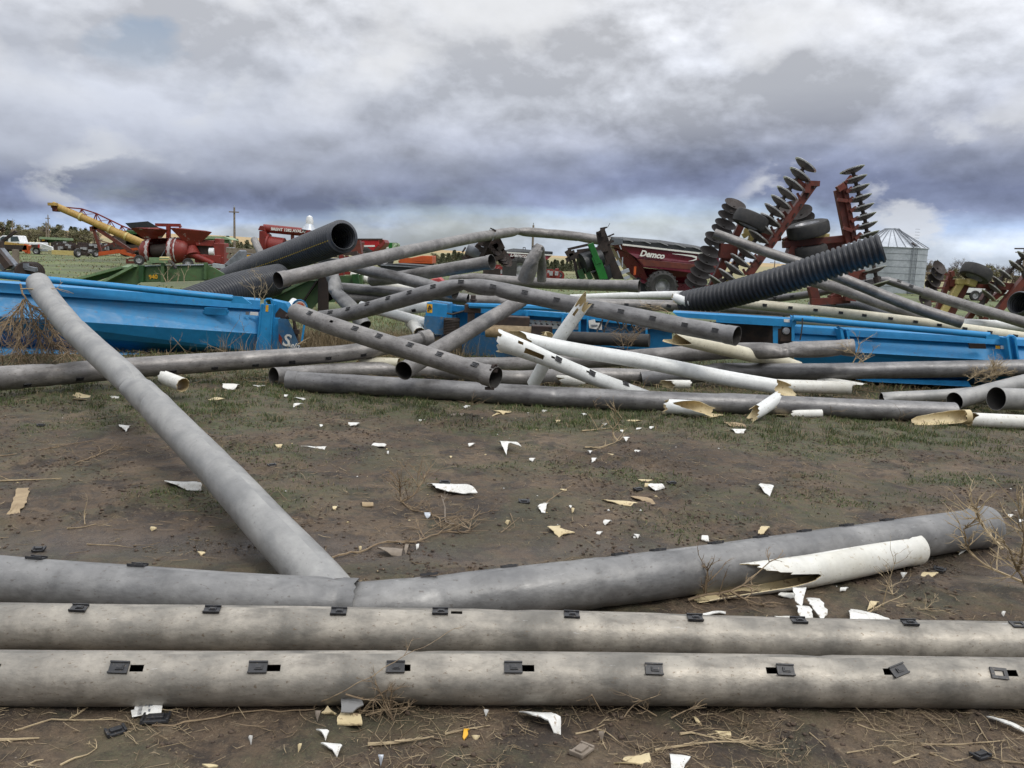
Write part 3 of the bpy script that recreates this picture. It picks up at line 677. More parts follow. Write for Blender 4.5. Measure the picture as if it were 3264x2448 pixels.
# the long ground pipe in front of the pile and the one behind it
long_p = plain('long dark grey pipe on the grass along the front of the pile', [(B(286, 1018), 'g'), (B(800, 1046), 'g'), (B(1400, 1082), 'g'), (C(400, 905), 'g'), (C(1230, 946), 'g'), (C(2000, 972), 'g'), (D(0, 880), 'g'), (D(900, 922), 'g'), (D(1700, 950), 'g')], .15, name='long_pipe', bell=[(0, .16, 1.05)], kinks=[(.37, .1), (.1, .05)], seed=22)
plain('dark grey pipe lying just behind the long front pipe', [(B(178, 985), 'g'), (B(700, 942), 'g'), (B(1130, 934), 'g'), (B(1560, 950), 'g'), (C(270, 790), 'g'), (C(600, 776), 'g'), (C(1000, 770), 'g'), (C(1500, 785), 'g')], .14, bell=[(0, .16, 1.05)], seed=23, m='pipe_brown')
plain('torn grey pipe with dented belled end before the right blue header', [(C(-60, 692), 16.3), (C(400, 690), 16.1), (C(850, 662), 15.8), (C(1300, 630), 15.5), (C(1800, 596), 15.2), (D(320, 500), 14.9), (D(600, 492), 14.8), (D(962, 480), 14.7)], .148, bell=[(1, .2, 1.04)], kinks=[(.845, .38), (.83, .3), (.86, .3), (.97, .2)], seed=24, m='pipe_brown')
plain('straight dark grey pipe across the foot of the right blue header', [(C(1200, 800), 15.0), (C(1700, 748), 15.1), (D(0, 650), 15.2), (D(700, 652), 15.2), (D(1500, 637), 15.1), (D(2500, 620), 15.0)], .15, seed=25)
# gated pipe with the open end and rusty clamp
def clamp_ring(t):
    P = p5; T, U, V = P.frame(P.L); c = P.interp(P.L-.03); mb = MB()
    a = c+U*P.R*1.06+V*.03
    mb.lathe(a, T, [(.03, -.02), (.045, -.02), (.045, .02), (.03, .02), (.03, -.02)], 14); mb.box(a-U*.05, (.1, .05, .03)); mb.bar(a-V*.1-U*.03, a+V*.08-U*.03, .022)
    mb.tube([c+(U*math.cos(q)+V*math.sin(q))*P.R*1.1 for q in [i*.2-.6 for i in range(6)]], .009, 5)
    mb.box(c-U*P.R*1.1+V*.06, (.12, .04, .035)); obj('clamp', mb, 'rust_dark', t)
p5 = pipe('gated_pipe', 'grey gated pipe with wide open end and rusty clamp, foremost in the pile', [(B(346, 478), 13.0), (B(600, 575), 12.4), (B(1000, 705), 11.9), (B(1500, 860), 11.3), (B(1918, 994), 10.8)], .131, 'pipe_dark', bell=[(1, .17, 1.09)], seed=26, holes=[(BX(660), .06, 38, 56)])
p5.mats[0] = 'pipe_brown'
finish_gated(p5, [(BX(494), 42), (BX(840), 44), (BX(1030), 44), (BX(1267), 40), (BX(1500), 42), (BX(1776), 38)], (.1, .065), clamp_ring)
plain('grey pipe with open end propped from the front pipe up under the bent one', [(B(1196, 938), 12.0), (B(1450, 782), 12.9), (B(1800, 575), 14.3), (B(2120, 385), 15.5)], .129, seed=27, m='pipe_brown', bell=[(0, .05, 1.04)], kinks=[(.93, .25)])
gated('sharply bent grey gated pipe arching over the middle of the pile', [(B(545, 525), 15.8), (B(800, 487), 15.5), (B(1300, 350), 14.6), (B(1660, 262), 14.2), (C(160, 158), 14.1), (C(600, 243), 13.8), (C(1075, 335), 13.4), (C(1530, 425), 12.9), (C(1878, 490), 12.4)], .135,
      [(BX(650), 52), (BX(797), 52), (BX(948), 54), (BX(1111), 56), (BX(1278), 58), (BX(1457), 58), (BX(1662), 70), (CXx(168), 68, .05), (CXx(395), 66), (CXx(617), 74), (CXx(855), 68), (CXx(1075), 68), (CXx(1300), 72), (CXx(1530), 74), (CXx(1752), 72)], sharp=(3,), bell=[(1, .16, 1.05)], seed=28, kinks=[(.49, .2)])
# upper grey pipes
plain('long grey pipe with belled end arching highest over the pile', [(B(212, 230), 15.6), (B(600, 140), 16.5), (B(1000, 52), 18.0), (M1(500, 452), 21.4), (M1(900, 378), 23.6), (M1(1280, 322), 25.3), (M1(1700, 352), 25.6), (M1(2100, 400), 25.4), (M2(720, 268), 25.2)], .140, 'pipe_brown', name='arched_pipe', sharp=(5,), bell=[(0, .18, 1.09)], seed=29, kinks=[(.86, .1), (.93, .12)])
plain('grey pipe with a round open end under the highest pipe', [(B(1888, 86), 17.6), (B(1640, 128), 18.0), (B(1400, 168), 18.6), (B(1150, 208), 19.4), (B(950, 228), 20)], .142, 'pipe_brown', bell=[(0, .1, 1.07)], seed=30, kinks=[(.5, .05)])
plain('grey pipe slanting down behind the bent gated pipe', [(B(800, 122), 18.9), (B(960, 165), 18.6), (B(1250, 232), 18.0), (B(1600, 330), 17.4)], .128, seed=31)
plain('grey pipe lying level above the green frame behind the pile', [(B(690, 288), 20.4), (B(1000, 312), 20.2), (B(1400, 345), 20), (B(1700, 378), 19.8)], .125, seed=32)
gated('long grey gated pipe lying behind the right blue header', [(B(740, 366), 20.4), (B(1100, 378), 20.3), (B(1800, 392), 20.2), (C(500, 258), 20.1), (C(870, 264), 20), (C(1600, 283), 20), (D(300, 205), 20), (D(640, 235), 20)], .135, [(CXx(1097), 85), (CXx(1250), 85), (CXx(1390), 88, .3), (CXx(1685), 85)], 'pipe_brown', seed=33)
plain('grey pipe with belled end lying level before the red grain cart', [(M1(520, 905), 22.2), (M1(650, 868), 22), (M1(900, 885), 21.8), (M1(1500, 928), 21.6), (M1(2150, 955), 21.2), (M2(560, 772), 21), (M2(1062, 783), 20.6)], .137, 'pipe_brown', sharp=(1,), bell=[(1, .26, 1.1)], seed=34)
plain('flattened grey pipe folded double and standing upright in the pile', [(M1(1378, 905), 20.4), (M1(1455, 700), 20.3), (M1(1537, 510), 20.3), (M1(1570, 700), 20.7), (M1(1572, 905), 20.9)], .145, 'pipe_brown', name='folded_pipe', sharp=(2,), seed=35, flat=.12, kinks=[(.3, .2), (.44, .35)], prof=lambda f: 1.4 if f < .42 else 1.4-.65*min((f-.42)/.15, 1))
plain('crumpled grey pipe leaning down beside the green frame', [(B(632, 190), 18), (B(672, 330), 17.6), (B(780, 440), 17.3), (B(890, 590), 17)], .15, 'pipe_mid', name='crumpled_pipe', sharp=(1,), seed=36, kinks=[(.1, .3), (.5, .25)])
plain('small grey pipe sticking up behind the corrugated culvert', [(L3(40, 608), 26), (L3(130, 800), 25), (L3(180, 900), 24.6)], .108, 'pipe_brown', seed=37)
# right hand group
plain('grey pipe sticking up before the disc harrow and under the right culvert', [(M3(400, 768), 19.5), (M3(900, 950), 19.2), (M3(1300, 1080), 19.0), (M3(1700, 1230), 18.7), (M4(500, 1105), 18.4), (M4(900, 1255), 18.1), (M4(1350, 1395), 17.9)], .108, 'pipe_brown', seed=38, prof=lambda f: .98+.16*f)
plain('grey pipe slanting down behind the cream pipe, below its neighbour', [(M3(1380, 1250), 20.2), (M3(1700, 1340), 19.5), (M4(300, 1135), 19.2), (M4(700, 1270), 18.9), (M4(1150, 1400), 18.6)], .128, 'pipe_brown', seed=39)
gated('twisted dark gated pipe folded over beneath the right culvert', [(C(1590, 246), 22), (D(0, 142), 22), (M3(1000, 1428), 22), (M3(1350, 1385), 21.6), (M3(1700, 1315), 21.2), (M3(2050, 1245), 21), (M4(470, 898), 20.9), (M4(700, 975), 20.8), (M4(900, 1040), 20.6)], .108,
      [(M3(1005, 0)[0], 85, .2), (M3(1195, 0)[0], 88), (M3(1378, 0)[0], 75), (M3(1550, 0)[0], 70), (M3(1905, 0)[0], 75), (M3(2068, 0)[0], 60), (M4(590, 0)[0], 50), (M4(750, 0)[0], 60)], 'pipe_dark', sharp=(5,), seed=40, flat=.12)
plain('grey pipe with belled end joining the twisted pipe at far right', [(M4(900, 1040), 20.4), (M4(1400, 1195), 19.8), (M4(2000, 1370), 19), (M4(2500, 1530), 18.6)], .124, 'pipe_brown', bell=[(0, .16, 1.08)], seed=41)
# right foot of the pile
plain('grey pipe with a squashed flat end behind two open pipe ends', [(D(1178, 846), 14.2), (D(1400, 838), 14.3), (D(1700, 822), 14.4), (D(1980, 795), 14.6)], .105, 'pipe_pale', seed=42, kinks=[(0, .55)])
plain('grey pipe, smaller of the two open ends at the right foot', [(D(1704, 870), 13.5), (D(1950, 800), 13.9), (D(2250, 722), 14.4), (D(2500, 660), 14.8)], .137, 'pipe_pale', seed=43, bell=[(0, .05, 1.05)])
plain('grey pipe, larger of the two open ends at the right foot', [(D(2008, 851), 13.1), (D(2250, 856), 13.3), (D(2600, 862), 13.5)], .17, 'pipe_pale', seed=44, bell=[(0, .05, 1.05)])
# ---- white pipes
cin = dict(min_='cream_inside', name='white_pipe')
plain('long white pipe, upper of two from the torn joint, ending over the front pipe', [(C(262, 488), 13.1), (C(700, 582), 13.1), (C(1200, 665), 13.05), (C(1800, 785), 13.05), (C(2212, 858), 13.0), (D(600, 822), 13.0)], .117, 'white_pipe', seed=50, jag=(.45, .5), jagfn=(jl((0, .3), (90, .8), (180, .5), (270, 0)), jl((0, .95), (60, 1), (130, .98), (180, .45), (230, .0), (300, .5))), **cin)
gated('split white pipe with torn holes, lower of two from the torn joint', [(C(158, 508), 12.3), (C(400, 592), 12.5), (C(830, 770), 12.9), (C(1250, 925), 13.3)], .118, [(CXx(590), 62, .12), (CXx(828), 60, .12), (CXx(1065), 40)], 'white_pipe', seed=51, size=(.11, .075), jag=(.22, 0), jagfn=(jl((0, .2), (40, .05), (90, 0), (150, .4), (270, 1)), None), prof=lambda f: 1.42-.46*min(f/.35, 1)**.7,
      holes=[(CXx(320), .09, 48, 68), (CXx(430), .34, 78, 112), (CXx(556), .07, 55, 72), (CXx(800), .07, 54, 70)], **cin)
plain('white pipe standing steeply with a torn top over the bent pipe', [(C(838, 205), 13.1), (C(740, 345), 13.25), (C(600, 545), 13.5), (C(440, 830), 13.8)], .105, 'white_pipe', seed=52, jag=(.28, 0), jagfn=(jl((0, 0), (60, .9), (110, .5), (150, 1), (200, .3), (270, .6)), None), holes=[(CXx(762), .14, 88, 112)], **cin)
plain('thin white pipe with a ragged right end behind the pile', [(M2(250, 925), 21.8), (M2(900, 900), 21.5), (M2(1400, 887), 21.3), (M2(1860, 878), 21)], .098, 'white_pipe', seed=53, jag=(0, .5), jagfn=(None, jl((0, 0), (60, .3), (100, .9), (180, 1), (300, .3))), **cin)
plain('short white pipe bent down behind the right blue header', [(M2(1425, 905), 19.4), (M2(1700, 1000), 19.2), (M2(1990, 1125), 19)], .108, 'white_pipe', seed=54, jag=(.22, 0), jagfn=(jl((0, .2), (90, .3), (150, 1), (270, 0)), None), **cin)
plain('cream white pipe with a torn upper end under the bent grey pipe', [(C(1372, 482), 14.3), (C(1600, 535), 14.5), (C(2000, 628), 15.0), (D(330, 545), 15.3), (D(560, 625), 15.6)], .122, 'cream_pipe', seed=55, jag=(.5, 0), jagfn=(jl((0, .1), (60, .25), (110, .95), (150, .6), (200, 0), (280, .5)), None), **cin)
gated('long cream gated pipe lying along the top of the right blue header', [(C(1742, 240), 19.6), (D(300, 168), 19.4), (D(800, 218), 19.1), (D(1300, 276), 18.7), (D(1800, 345), 18.2), (D(2400, 432), 17.6)], .117,
      [(DX(x), 82) for x in (135, 310, 500, 682, 866, 1042, 1230, 1413, 1593, 1776, 1957, 2139)], 'cream_pipe', seed=56, size=(.095, .055), **cin)
plain('white pipe behind the far right part of the long cream pipe', [(M4(900, 1395), 20), (M4(1400, 1412), 19.8), (M4(1900, 1440), 19.5), (M4(2500, 1490), 19.2)], .125, 'white_pipe', seed=57, **cin)
plain('dusty white pipe under the long cream pipe, behind the blue bar', [(D(250, 245), 20.2), (D(700, 288), 19.8), (D(1250, 338), 19.4)], .105, 'white_dirty', seed=58, **cin)
plain('white sliver of pipe showing beneath a slanting grey pipe', [(B(790, 185), 21.4), (B(1000, 250), 21.2), (B(1300, 318), 21)], .1, 'white_dirty', seed=59, **cin)
plain('white pipe end standing up behind the warning lamp', [(B(350, 402), 18.4), (B(290, 470), 18.2), (B(200, 560), 18)], .118, 'white_pipe', seed=60, **cin)
plain('white pipe running down to the yellow labelled box', [(B(860, 432), 18.9), (B(1100, 490), 18.6), (B(1420, 580), 18.3)], .112, 'white_pipe', seed=61, **cin)
gated('white gated pipe sloping up behind the yellow labelled box', [(B(1100, 478), 19.3), (B(1280, 450), 19.2), (B(1450, 430), 19.1)], .12, [(BX(1285), 110)], 'white_pipe', seed=62, **cin)
plain('muddy white pipe stub lying under the yellow labelled box', [(B(1328, 655), 17.2), (B(1285, 590), 18.2), (B(1250, 560), 18.8)], .13, 'white_dirty', seed=63, jag=(.12, 0), **cin)
gated('split white pipe on the ground behind the two front pipes at left', [(B(775, 880), 14.6), (B(960, 872), 14.6), (B(1160, 880), 14.5)], .09, [(BX(930), 20)], 'cream_pipe', seed=64, jag=(.2, 0), **cin)
plain('stub of muddy white pipe with cut end on the grass at right', [(D(330, 752), 14.4), (D(700, 765), 14.4), (D(945, 772), 14.3)], .112, 'white_dirty', seed=65, jag=(.1, 0), bell=[(1, .03, 1.05)], **cin)
plain('white pipe tip pointing right from under the blue header', [(D(700, 722), 15.2), (D(900, 748), 15), (D(1062, 778), 14.8)], .085, 'white_dirty', seed=66, jag=(0, .5), jagfn=(None, jl((0, 0), (90, .5), (180, 1), (270, .5))), **cin)
plain('split white pipe at the right edge beside the cream shell', [(D(1795, 1002), 'g'), (D(2212, 1022), 'g'), (D(2600, 1040), 'g')], .105, 'white_dirty', seed=67, jag=(.2, 0), jagfn=(jl((0, 0), (40, .8), (90, .1), (180, .2), (270, .1)), None), **cin)
plain('white pipe with a saw-toothed torn end before the belled grey pipe', [(N3(385, 640), 'g'), (N3(700, 600), 'g'), (N3(1000, 562), 'g'), (N3(1300, 505), 'g'), (N3(1604, 437), 'g')], .113, 'white_dirty', seed=68, jag=(.95, 0), bell=[(1, .1, 1.07)], seg=64,
      jagfn=(lambda th: jl((0, .36), (30, .45), (60, .62), (80, .98), (100, 1.0), (118, .72), (132, .1), (165, 0), (215, .06), (250, .26), (300, .34))(th)+.035*((math.degrees(th)/9) % 1)*(math.degrees(th) < 95), None), **cin)
# ---- corrugated culverts
def culvert(label, pts, R, pitch, depth, group=None, ends=(1, 1), slit=None, seed=0, stripe=None, name='corrugated_pipe'):
    W = [at(p, d) for p, d in pts]; path = catmull(W, (), .2); S = [0]
    for a, b in zip(path, path[1:]): S.append(S[-1]+(b-a).length)
    L = S[-1]
    import bisect
    def interp(s):
        k = min(max(bisect.bisect_right(S, s)-1, 0), len(S)-2); return path[k].lerp(path[k+1], (s-S[k])/(S[k+1]-S[k]))
    n = int(L/pitch); seg = 40; prof = []
    for k in range(n):
        for f, r in (((0, 0), (.18, .08), (.30, .92), (.42, 1), (.62, 1), (.74, .92), (.86, .08)) if depth == .042 else ((0, 0), (.30, .02), (.40, .85), (.48, 1), (.60, 1), (.68, .85), (.80, .02))): prof.append(((k+f)*pitch, r))
    prof.append((n*pitch, 0)); vs = []; m = len(prof)
    def fr(s):
        T = (interp(min(s+.2, L))-interp(max(s-.2, 0))).normalized(); U = Vector((0, 0, 1)); U = (U-T*U.dot(T)).normalized(); return T, U, T.cross(U)
    for inner in (0, 1):
        for s, r in prof:
            T, U, V = fr(s); c = interp(s); rr = R-depth*(1-r)-inner*.012
            for i in range(seg):
                q = 2*math.pi*i/seg; vs.append(c+(U*math.cos(q)+V*math.sin(q))*rr)
    fs = []
    for k in range(m-1):
        for i in range(seg):
            j = (i+1) % seg; a, b, c_, d_ = k*seg+i, k*seg+j, (k+1)*seg+j, (k+1)*seg+i
            fs.append((a, d_, c_, b)); o = m*seg; fs.append((o+a, o+b, o+c_, o+d_))
    for k in (0, m-1):
        for i in range(seg): j = (i+1) % seg; fs.append((k*seg+i, k*seg+j, m*seg+k*seg+j, m*seg+k*seg+i))
    mb = MB(); mb.v = vs; mb.f = fs; mb.m = [0]*len(fs); mid = interp(L/2); lo = min(v.z for v in vs)
    if stripe is None:
        o = obj(name, mb, 'ribbed' if depth < .035 else 'corrugated', None, smooth='all', loc=Vector((mid.x, mid.y, lo))); return tag(o, label, 'culvert pipe', group)
    t = thing(name, label, 'culvert pipe', Vector((mid.x, mid.y, lo)), group); obj('ribbed_shell', mb, 'ribbed', t, smooth='all')
    sm = MB(); q = math.radians(stripe)
    for k in range(n):
        s = (k+.52)*pitch; T, U, V = fr(s); d = U*math.cos(q)+V*math.sin(q); W_ = T.cross(d); M = Matrix((T, W_, d)).transposed()
        sm.box(interp(s)+d*(R+.001), (pitch*.55, .022, .006), M)
    obj('painted_stripe', sm, 'yellow_mark', t); return t
culvert('large black corrugated culvert with its open end raised, dotted yellow line', [(L3(1085, 562), 19), (L3(500, 780), 21.5), (L3(0, 958), 23.8), (L3(-430, 1150), 26.5)], .37, .13, .075, stripe=-108)
culvert('black corrugated pipe with fine ribs lying under the big culvert at left', [(P_, y) for P_, y in (((893, 890), 21.2), ((820, 905), 20.4), ((741, 926), 19.6), ((640, 960), 18.8), ((560, 990), 18.3))], .385, .075, .034)
culvert('black corrugated culvert with deep ribs leaning up at right', [(M3(2100, 912), 17.0), (M3(1700, 1040), 17.3), (M3(1100, 1235), 17.9), (M3(500, 1400), 18.8), (M3(60, 1490), 19.6)], .30, .104, .042)
culvert('open end of a black corrugated culvert at the right edge', [(M4(2010, 1160), 21), (M4(2300, 1250), 21.5), (M4(2900, 1400), 22.5)], .3, .1, .03)
culvert('thin black corrugated pipe lying far back behind the cream pipe', [(D(640, 172), 27), (D(1000, 172), 26), (D(1330, 300), 24)], .15, .06, .015)
culvert('thin black corrugated pipe glimpsed behind the blue bar at right', [(D(1080, 345), 22), (D(1500, 362), 22), (D(1700, 392), 22)], .12, .06, .015)
# ---------------------------------------------------------------- blue headers
def loft(rowsL, rowsR, skip=(), close=True, n=1):
    mb = MB(); k = len(rowsL); vs = list(rowsL)+list(rowsR); fs = []
    for i in range(k if close else k-1):
        j = (i+1) % k; fs.append((i, j, k+j, k+i))
    if close: fs += [tuple(range(k)), tuple(range(2*k-1, k-1, -1))]
    return mb.add(vs, fs)
def slab(mb, cf, pts, Y, th=.03, mi=0):
    """flat plate from crop pixels at distance Y (or one Y per corner), with real thickness"""
    ys = Y if isinstance(Y, (list, tuple)) else [Y]*len(pts)
    P = [at(cf(*p), y) for p, y in zip(pts, ys)]; n = (P[1]-P[0]).cross(P[-1]-P[0]).normalized()
    if n.dot(CAMP-P[0]) > 0: n = -n
    return mb.prism(P, n*th, mi)
def one(name, parent, mt, fn, smooth=False, bevel=0):
    mb = MB(); fn(mb); return obj(name, mb, mt, parent, smooth=smooth, bevel=bevel)
def lerpY(x, x0, y0, x1, y1): return y0+(y1-y0)*(x-x0)/(x1-x0)
# left header
YA = lambda x: lerpY(x, 0, 15.0, 1950, 17.2)
t = thing('harvester_header', 'blue harvester header lying at left, long bar along its top', 'harvester header', G(A(900, 640), 0), None)
def prof_left(x): 
    s = x/1830; Y = YA(x); L = lambda a, b: a+(b-a)*s
    return [at(A(x, L(96, 222)), Y+.55), at(A(x, L(113, 238)), Y), at(A(x, L(181, 301)), Y-.03), at(A(x, L(187, 306)), Y+.05), at(A(x, L(350, 474)), Y-.12), at(A(x, L(447, 600)), Y+.06), at(A(x, L(575, 655)), Y+.55), at(A(x, L(590, 660)), Y+1.1), at(A(x, L(96, 222)), Y+1.15)]
obj('body', loft(prof_left(-260), prof_left(1835)), 'blue', t)
def lipf(mb):
    r = lambda x, y, d: at(A(x, y), YA(x)+d)
    mb.prism([r(-260, 572, .1), r(1800, 648, .1), r(1800, 690, .05), r(-260, 660, .05)], Vector((0, .5, 0)))
one('bottom_lip', t, 'blue', lipf)
one('top_bar', t, 'blue', lambda mb: mb.tube([at(A(-260, 30), 14.6), at(A(0, 60), 14.85), at(A(820, 138), 15.6), at(A(1640, 222), 16.5)], .062, 10), smooth=True)
one('bar_paddle', t, 'blue', lambda mb: slab(mb, A, [(1620, 206), (1705, 212), (1772, 262), (1632, 255)], 16.45, .04))
def refl(mb):
    Y = YA(1520)-.16
    slab(mb, A, [(1440, 286), (1600, 294), (1598, 345), (1438, 338)], Y, .06)
    for x in (1430, 1600): slab(mb, A, [(x, 308), (x+10, 308), (x+10, 330), (x, 330)], Y-.01, .05)
one('lamp_box', t, 'blue', refl, bevel=.008)
one('sticker', t, 'label_white', lambda mb: slab(mb, A, [(1764, 318), (1822, 321), (1820, 345), (1762, 341)], YA(1790)-.125, .004))
one('sticker', t, 'steel_grey', lambda mb: slab(mb, A, [(1732, 317), (1758, 318), (1757, 340), (1731, 338)], YA(1745)-.125, .004))
def brk(mb):      # lifting bracket: a lofted rib with a loop on top
    Y = YA(1880)-.3
    slab(mb, A, [(1838, 262), (1928, 268), (1900, 660), (1795, 655)], Y, .05)
    slab(mb, A, [(1838, 262), (1850, 262), (1808, 655), (1795, 655)], Y-.02, .35); slab(mb, A, [(1917, 268), (1928, 268), (1902, 660), (1888, 660)], Y-.02, .35)
    c = [(1868, 262), (1868, 238), (1880, 228), (1912, 228), (1926, 240), (1926, 268)]
    mb.tube([at(A(*p), Y+.02) for p in c], .022, 6)
one('lifting_bracket', t, 'blue', brk, bevel=.006)
one('warning_sticker', t, 'label_yellow', lambda mb: slab(mb, A, [(1874, 270), (1893, 272), (1891, 318), (1872, 316)], YA(1880)-.306, .003))
def endhousing(mb):
    Y = 17.0
    slab(mb, A, [(1905, 232), (2015, 256), (2040, 300), (2060, 372), (1962, 362), (1918, 300)], Y, .3)
    slab(mb, A, [(1918, 360), (1970, 362), (1962, 660), (1905, 662)], Y-.1, .4)
one('end_housing', t, 'blue', endhousing, bevel=.01)
one('dark_gap', t, 'dark_metal', lambda mb: slab(mb, A, [(1972, 290), (2030, 330), (2032, 372), (1925, 355)], 16.98, .05))
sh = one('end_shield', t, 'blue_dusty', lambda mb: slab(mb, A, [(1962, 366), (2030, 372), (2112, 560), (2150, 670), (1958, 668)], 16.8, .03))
ht = at(A(1987, 552), 16.78); hx = at(A(2080, 572), 16.78)-ht
obj('lettering', text_mesh('S', .34, ht, hx, (0, 0, 1), .003, .1, .006), 'label_white', sh)
obj('lettering', text_mesh('helb', .15, at(A(2016, 560), 16.775), hx, (0, 0, 1), .003, .35, .002), 'label_white', sh)
one('red_stripe', t, 'faded_red', lambda mb: slab(mb, A, [(1966, 470), (1990, 505), (1984, 552), (1966, 520)], 16.79, .004))
def arm(mb):
    for a, b, r in (((2052, 280), (2088, 470), .035), ((2088, 470), (2110, 560), .03), ((2020, 356), (2072, 318), .05), ((2078, 330), (2102, 345), .05), ((2076, 400), (2066, 470), .02)):
        mb.cyl(at(A(*a), 16.9), at(A(*b), 16.9), r, n=6)
    mb.box(at(A(2086, 458), 16.88), (.13, .1, .09)); mb.box(at(A(2098, 330), 16.88), (.1, .1, .12))
one('lamp_arm', t, 'dark_metal', arm)
one('rod', t, 'blue', lambda mb: mb.cyl(at(A(2148, 392), 16.6), at(A(2128, 530), 16.6), .022, n=6))
def lampr(mb): c = at(A(2116, 290), 16.55); mb.lathe(c, (-.15, -1, .1), [(.001, -.03), (.12, -.03), (.155, .0), (.165, .04), (.15, .05), (.14, .03), (.001, .02)], 20)
lr = one('warning_lamp', t, 'blue', lampr, smooth=True)
one('lens', lr, 'orange_glass', lambda mb: mb.lathe(at(A(2116, 282), 16.5), (-.15, -1, .1), [(.001, .03), (.06, .028), (.085, .015), (.09, -.02)], 16), smooth=True)
one('lens_rim', lr, 'label_white', lambda mb: mb.lathe(at(A(2116, 288), 16.52), (-.15, -1, .1), [(.1, -.02), (.105, .02), (.125, .02), (.13, -.02)], 20), smooth=True)
# right header
YC = lambda px: lerpY(px, 1360, 18.0, 3200, 15.5)          # by full photo x
t = thing('harvester_header', 'blue harvester header under the pile at right, yellow labelled end box', 'harvester header', G(D(0, 760), 0), None)
def plate(name, mt, cf, pts, d=0, th=.03, parent=None, bevel=0):
    return one(name, parent or t, mt, lambda mb: slab(mb, cf, pts, [YC(cf(*p)[0])+d for p in pts], th), bevel=bevel)
def ebox(mb):
    Y = 17.3
    a = [(1378, 402), (1535, 420), (1532, 655), (1355, 640), (1366, 510)]
    P = [at(B(*p), Y) for p in a]; mb.prism(P, (0.05, .9, 0))
eb = one('end_box', t, 'blue', ebox, bevel=.012)
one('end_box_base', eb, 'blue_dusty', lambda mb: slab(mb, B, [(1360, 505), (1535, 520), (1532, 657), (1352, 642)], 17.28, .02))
wl = one('warning_label', eb, 'label_yellow', lambda mb: slab(mb, B, [(1379, 414), (1422, 418), (1420, 486), (1377, 482)], 17.295, .004))
def tri(mb):
    Y = 17.288; f = lambda x, y: at(B(x, y), Y)
    A_, B_, C_ = f(1400, 426), f(1386, 452), f(1415, 454)
    for a, b in ((A_, B_), (B_, C_), (C_, A_)): mb.cyl(a, b, .008, n=4)
    mb.cyl(f(1400, 436), f(1401, 447), .007, n=4); mb.cyl(f(1384, 464), f(1398, 466), .012, n=4)
one('warning_mark', wl, 'label_dark', tri)
plate('back_panel', 'blue', B, [(1530, 415), (2260, 480), (2260, 700), (1530, 690)], .55, .05)
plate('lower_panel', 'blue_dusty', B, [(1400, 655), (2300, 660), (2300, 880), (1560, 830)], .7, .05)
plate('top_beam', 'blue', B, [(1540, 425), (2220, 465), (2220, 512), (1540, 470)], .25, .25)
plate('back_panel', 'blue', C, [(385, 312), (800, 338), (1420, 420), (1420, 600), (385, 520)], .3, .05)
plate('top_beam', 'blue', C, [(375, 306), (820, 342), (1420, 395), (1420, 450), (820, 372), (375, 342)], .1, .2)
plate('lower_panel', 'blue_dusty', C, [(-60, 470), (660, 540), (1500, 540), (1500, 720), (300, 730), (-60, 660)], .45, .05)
for x in (388, 642, 762, 820, 1235): plate('rib', 'blue', C, [(x, 312+.1*(x-380)), (x+14, 313+.1*(x-380)), (x+10, 530), (x-4, 528)], .05, .2)
st_ = plate('sticker_panel', 'label_white', C, [(398, 372), (762, 396), (760, 444), (398, 432)], .28, .006)
for i in range(6):
    x = 405+i*40; y = 376+i*2.6
    one('pictogram_band', st_, 'label_red' if i % 2 == 0 else 'label_yellow', lambda mb: slab(mb, C, [(x, y), (x+34, y+2), (x+34, y+7), (x, y+5)], YC(C(x, y)[0])+.272, .003))
    def pg(mb):
        Y = YC(C(x, y)[0])+.272; f = lambda a, b: at(C(x+a, y+b), Y)
        mb.cyl(f(8, 14), f(18, 26), .014, n=4); mb.cyl(f(18, 26), f(26, 22), .012, n=4); mb.cyl(f(8, 26), f(14, 22), .012, n=4)
    one('pictogram', st_, 'label_dark', pg)
ls = plate('notice_plate', 'label_white', C, [(832, 378), (876, 372), (880, 395), (924, 398), (926, 446), (836, 434)], .02, .02)
one('notice_bar', ls, 'steel_grey', lambda mb: slab(mb, C, [(846, 408), (915, 410), (915, 422), (846, 420)], YC(C(880, 0)[0])+.01, .004))
plate('lifting_bracket', 'blue', B, [(1540, 412), (1600, 418), (1604, 470), (1610, 590), (1540, 580)], .35, .06, bevel=.01)
plate('bracket_sticker', 'label_yellow', B, [(1566, 452), (1580, 454), (1578, 484), (1564, 480)], .33, .004)
def spring(mb):
    a, b = at(B(1572, 530), 17.2), at(B(1568, 655), 17.2); N = 90
    mb.tube([a.lerp(b, i/N)+Vector((math.cos(i*.7)*.15, math.sin(i*.7)*.1, 0)) for i in range(N+1)], .024, 5); mb.cyl(a, b, .03, n=6)
one('spring', t, 'rust_dark', spring, smooth=True)
def valve(mb):
    f = lambda x, y, Y=17.15: at(B(x, y), Y)
    mb.box(f(1738, 450), (.33, .2, .17)); mb.box(f(1740, 400), (.1, .1, .28)); mb.cyl(f(1742, 375), f(1742, 390), .07, n=8)
    mb.box(f(1725, 520), (.14, .15, .36)); mb.cyl(f(1690, 470), f(1745, 425), .03, n=6)
one('valve', t, 'dark_metal', valve, bevel=.01)
one('hose', t, 'rubber', lambda mb: mb.tube([at(B(x, y), 17.1) for x, y in ((1535, 488), (1580, 495), (1640, 478), (1700, 462), (1740, 440))], .022, 5), smooth=True)
plate('shield_plate', 'blue', B, [(1645, 440), (1700, 415), (1770, 418), (1770, 445), (1700, 460)], .15, .03)
one('cross_bar', t, 'blue', lambda mb: mb.tube([at(B(1700, 425), 17.35), at(C(0, 274), 17.0), at(C(420, 286), 16.7), at(C(700, 302), 16.5)], .055, 8), smooth=True)
one('drive_shaft', t, 'rubber', lambda mb: mb.cyl(at(C(640, 500), 16.85), at(C(1260, 522), 16.3), .13, n=14), smooth=True)
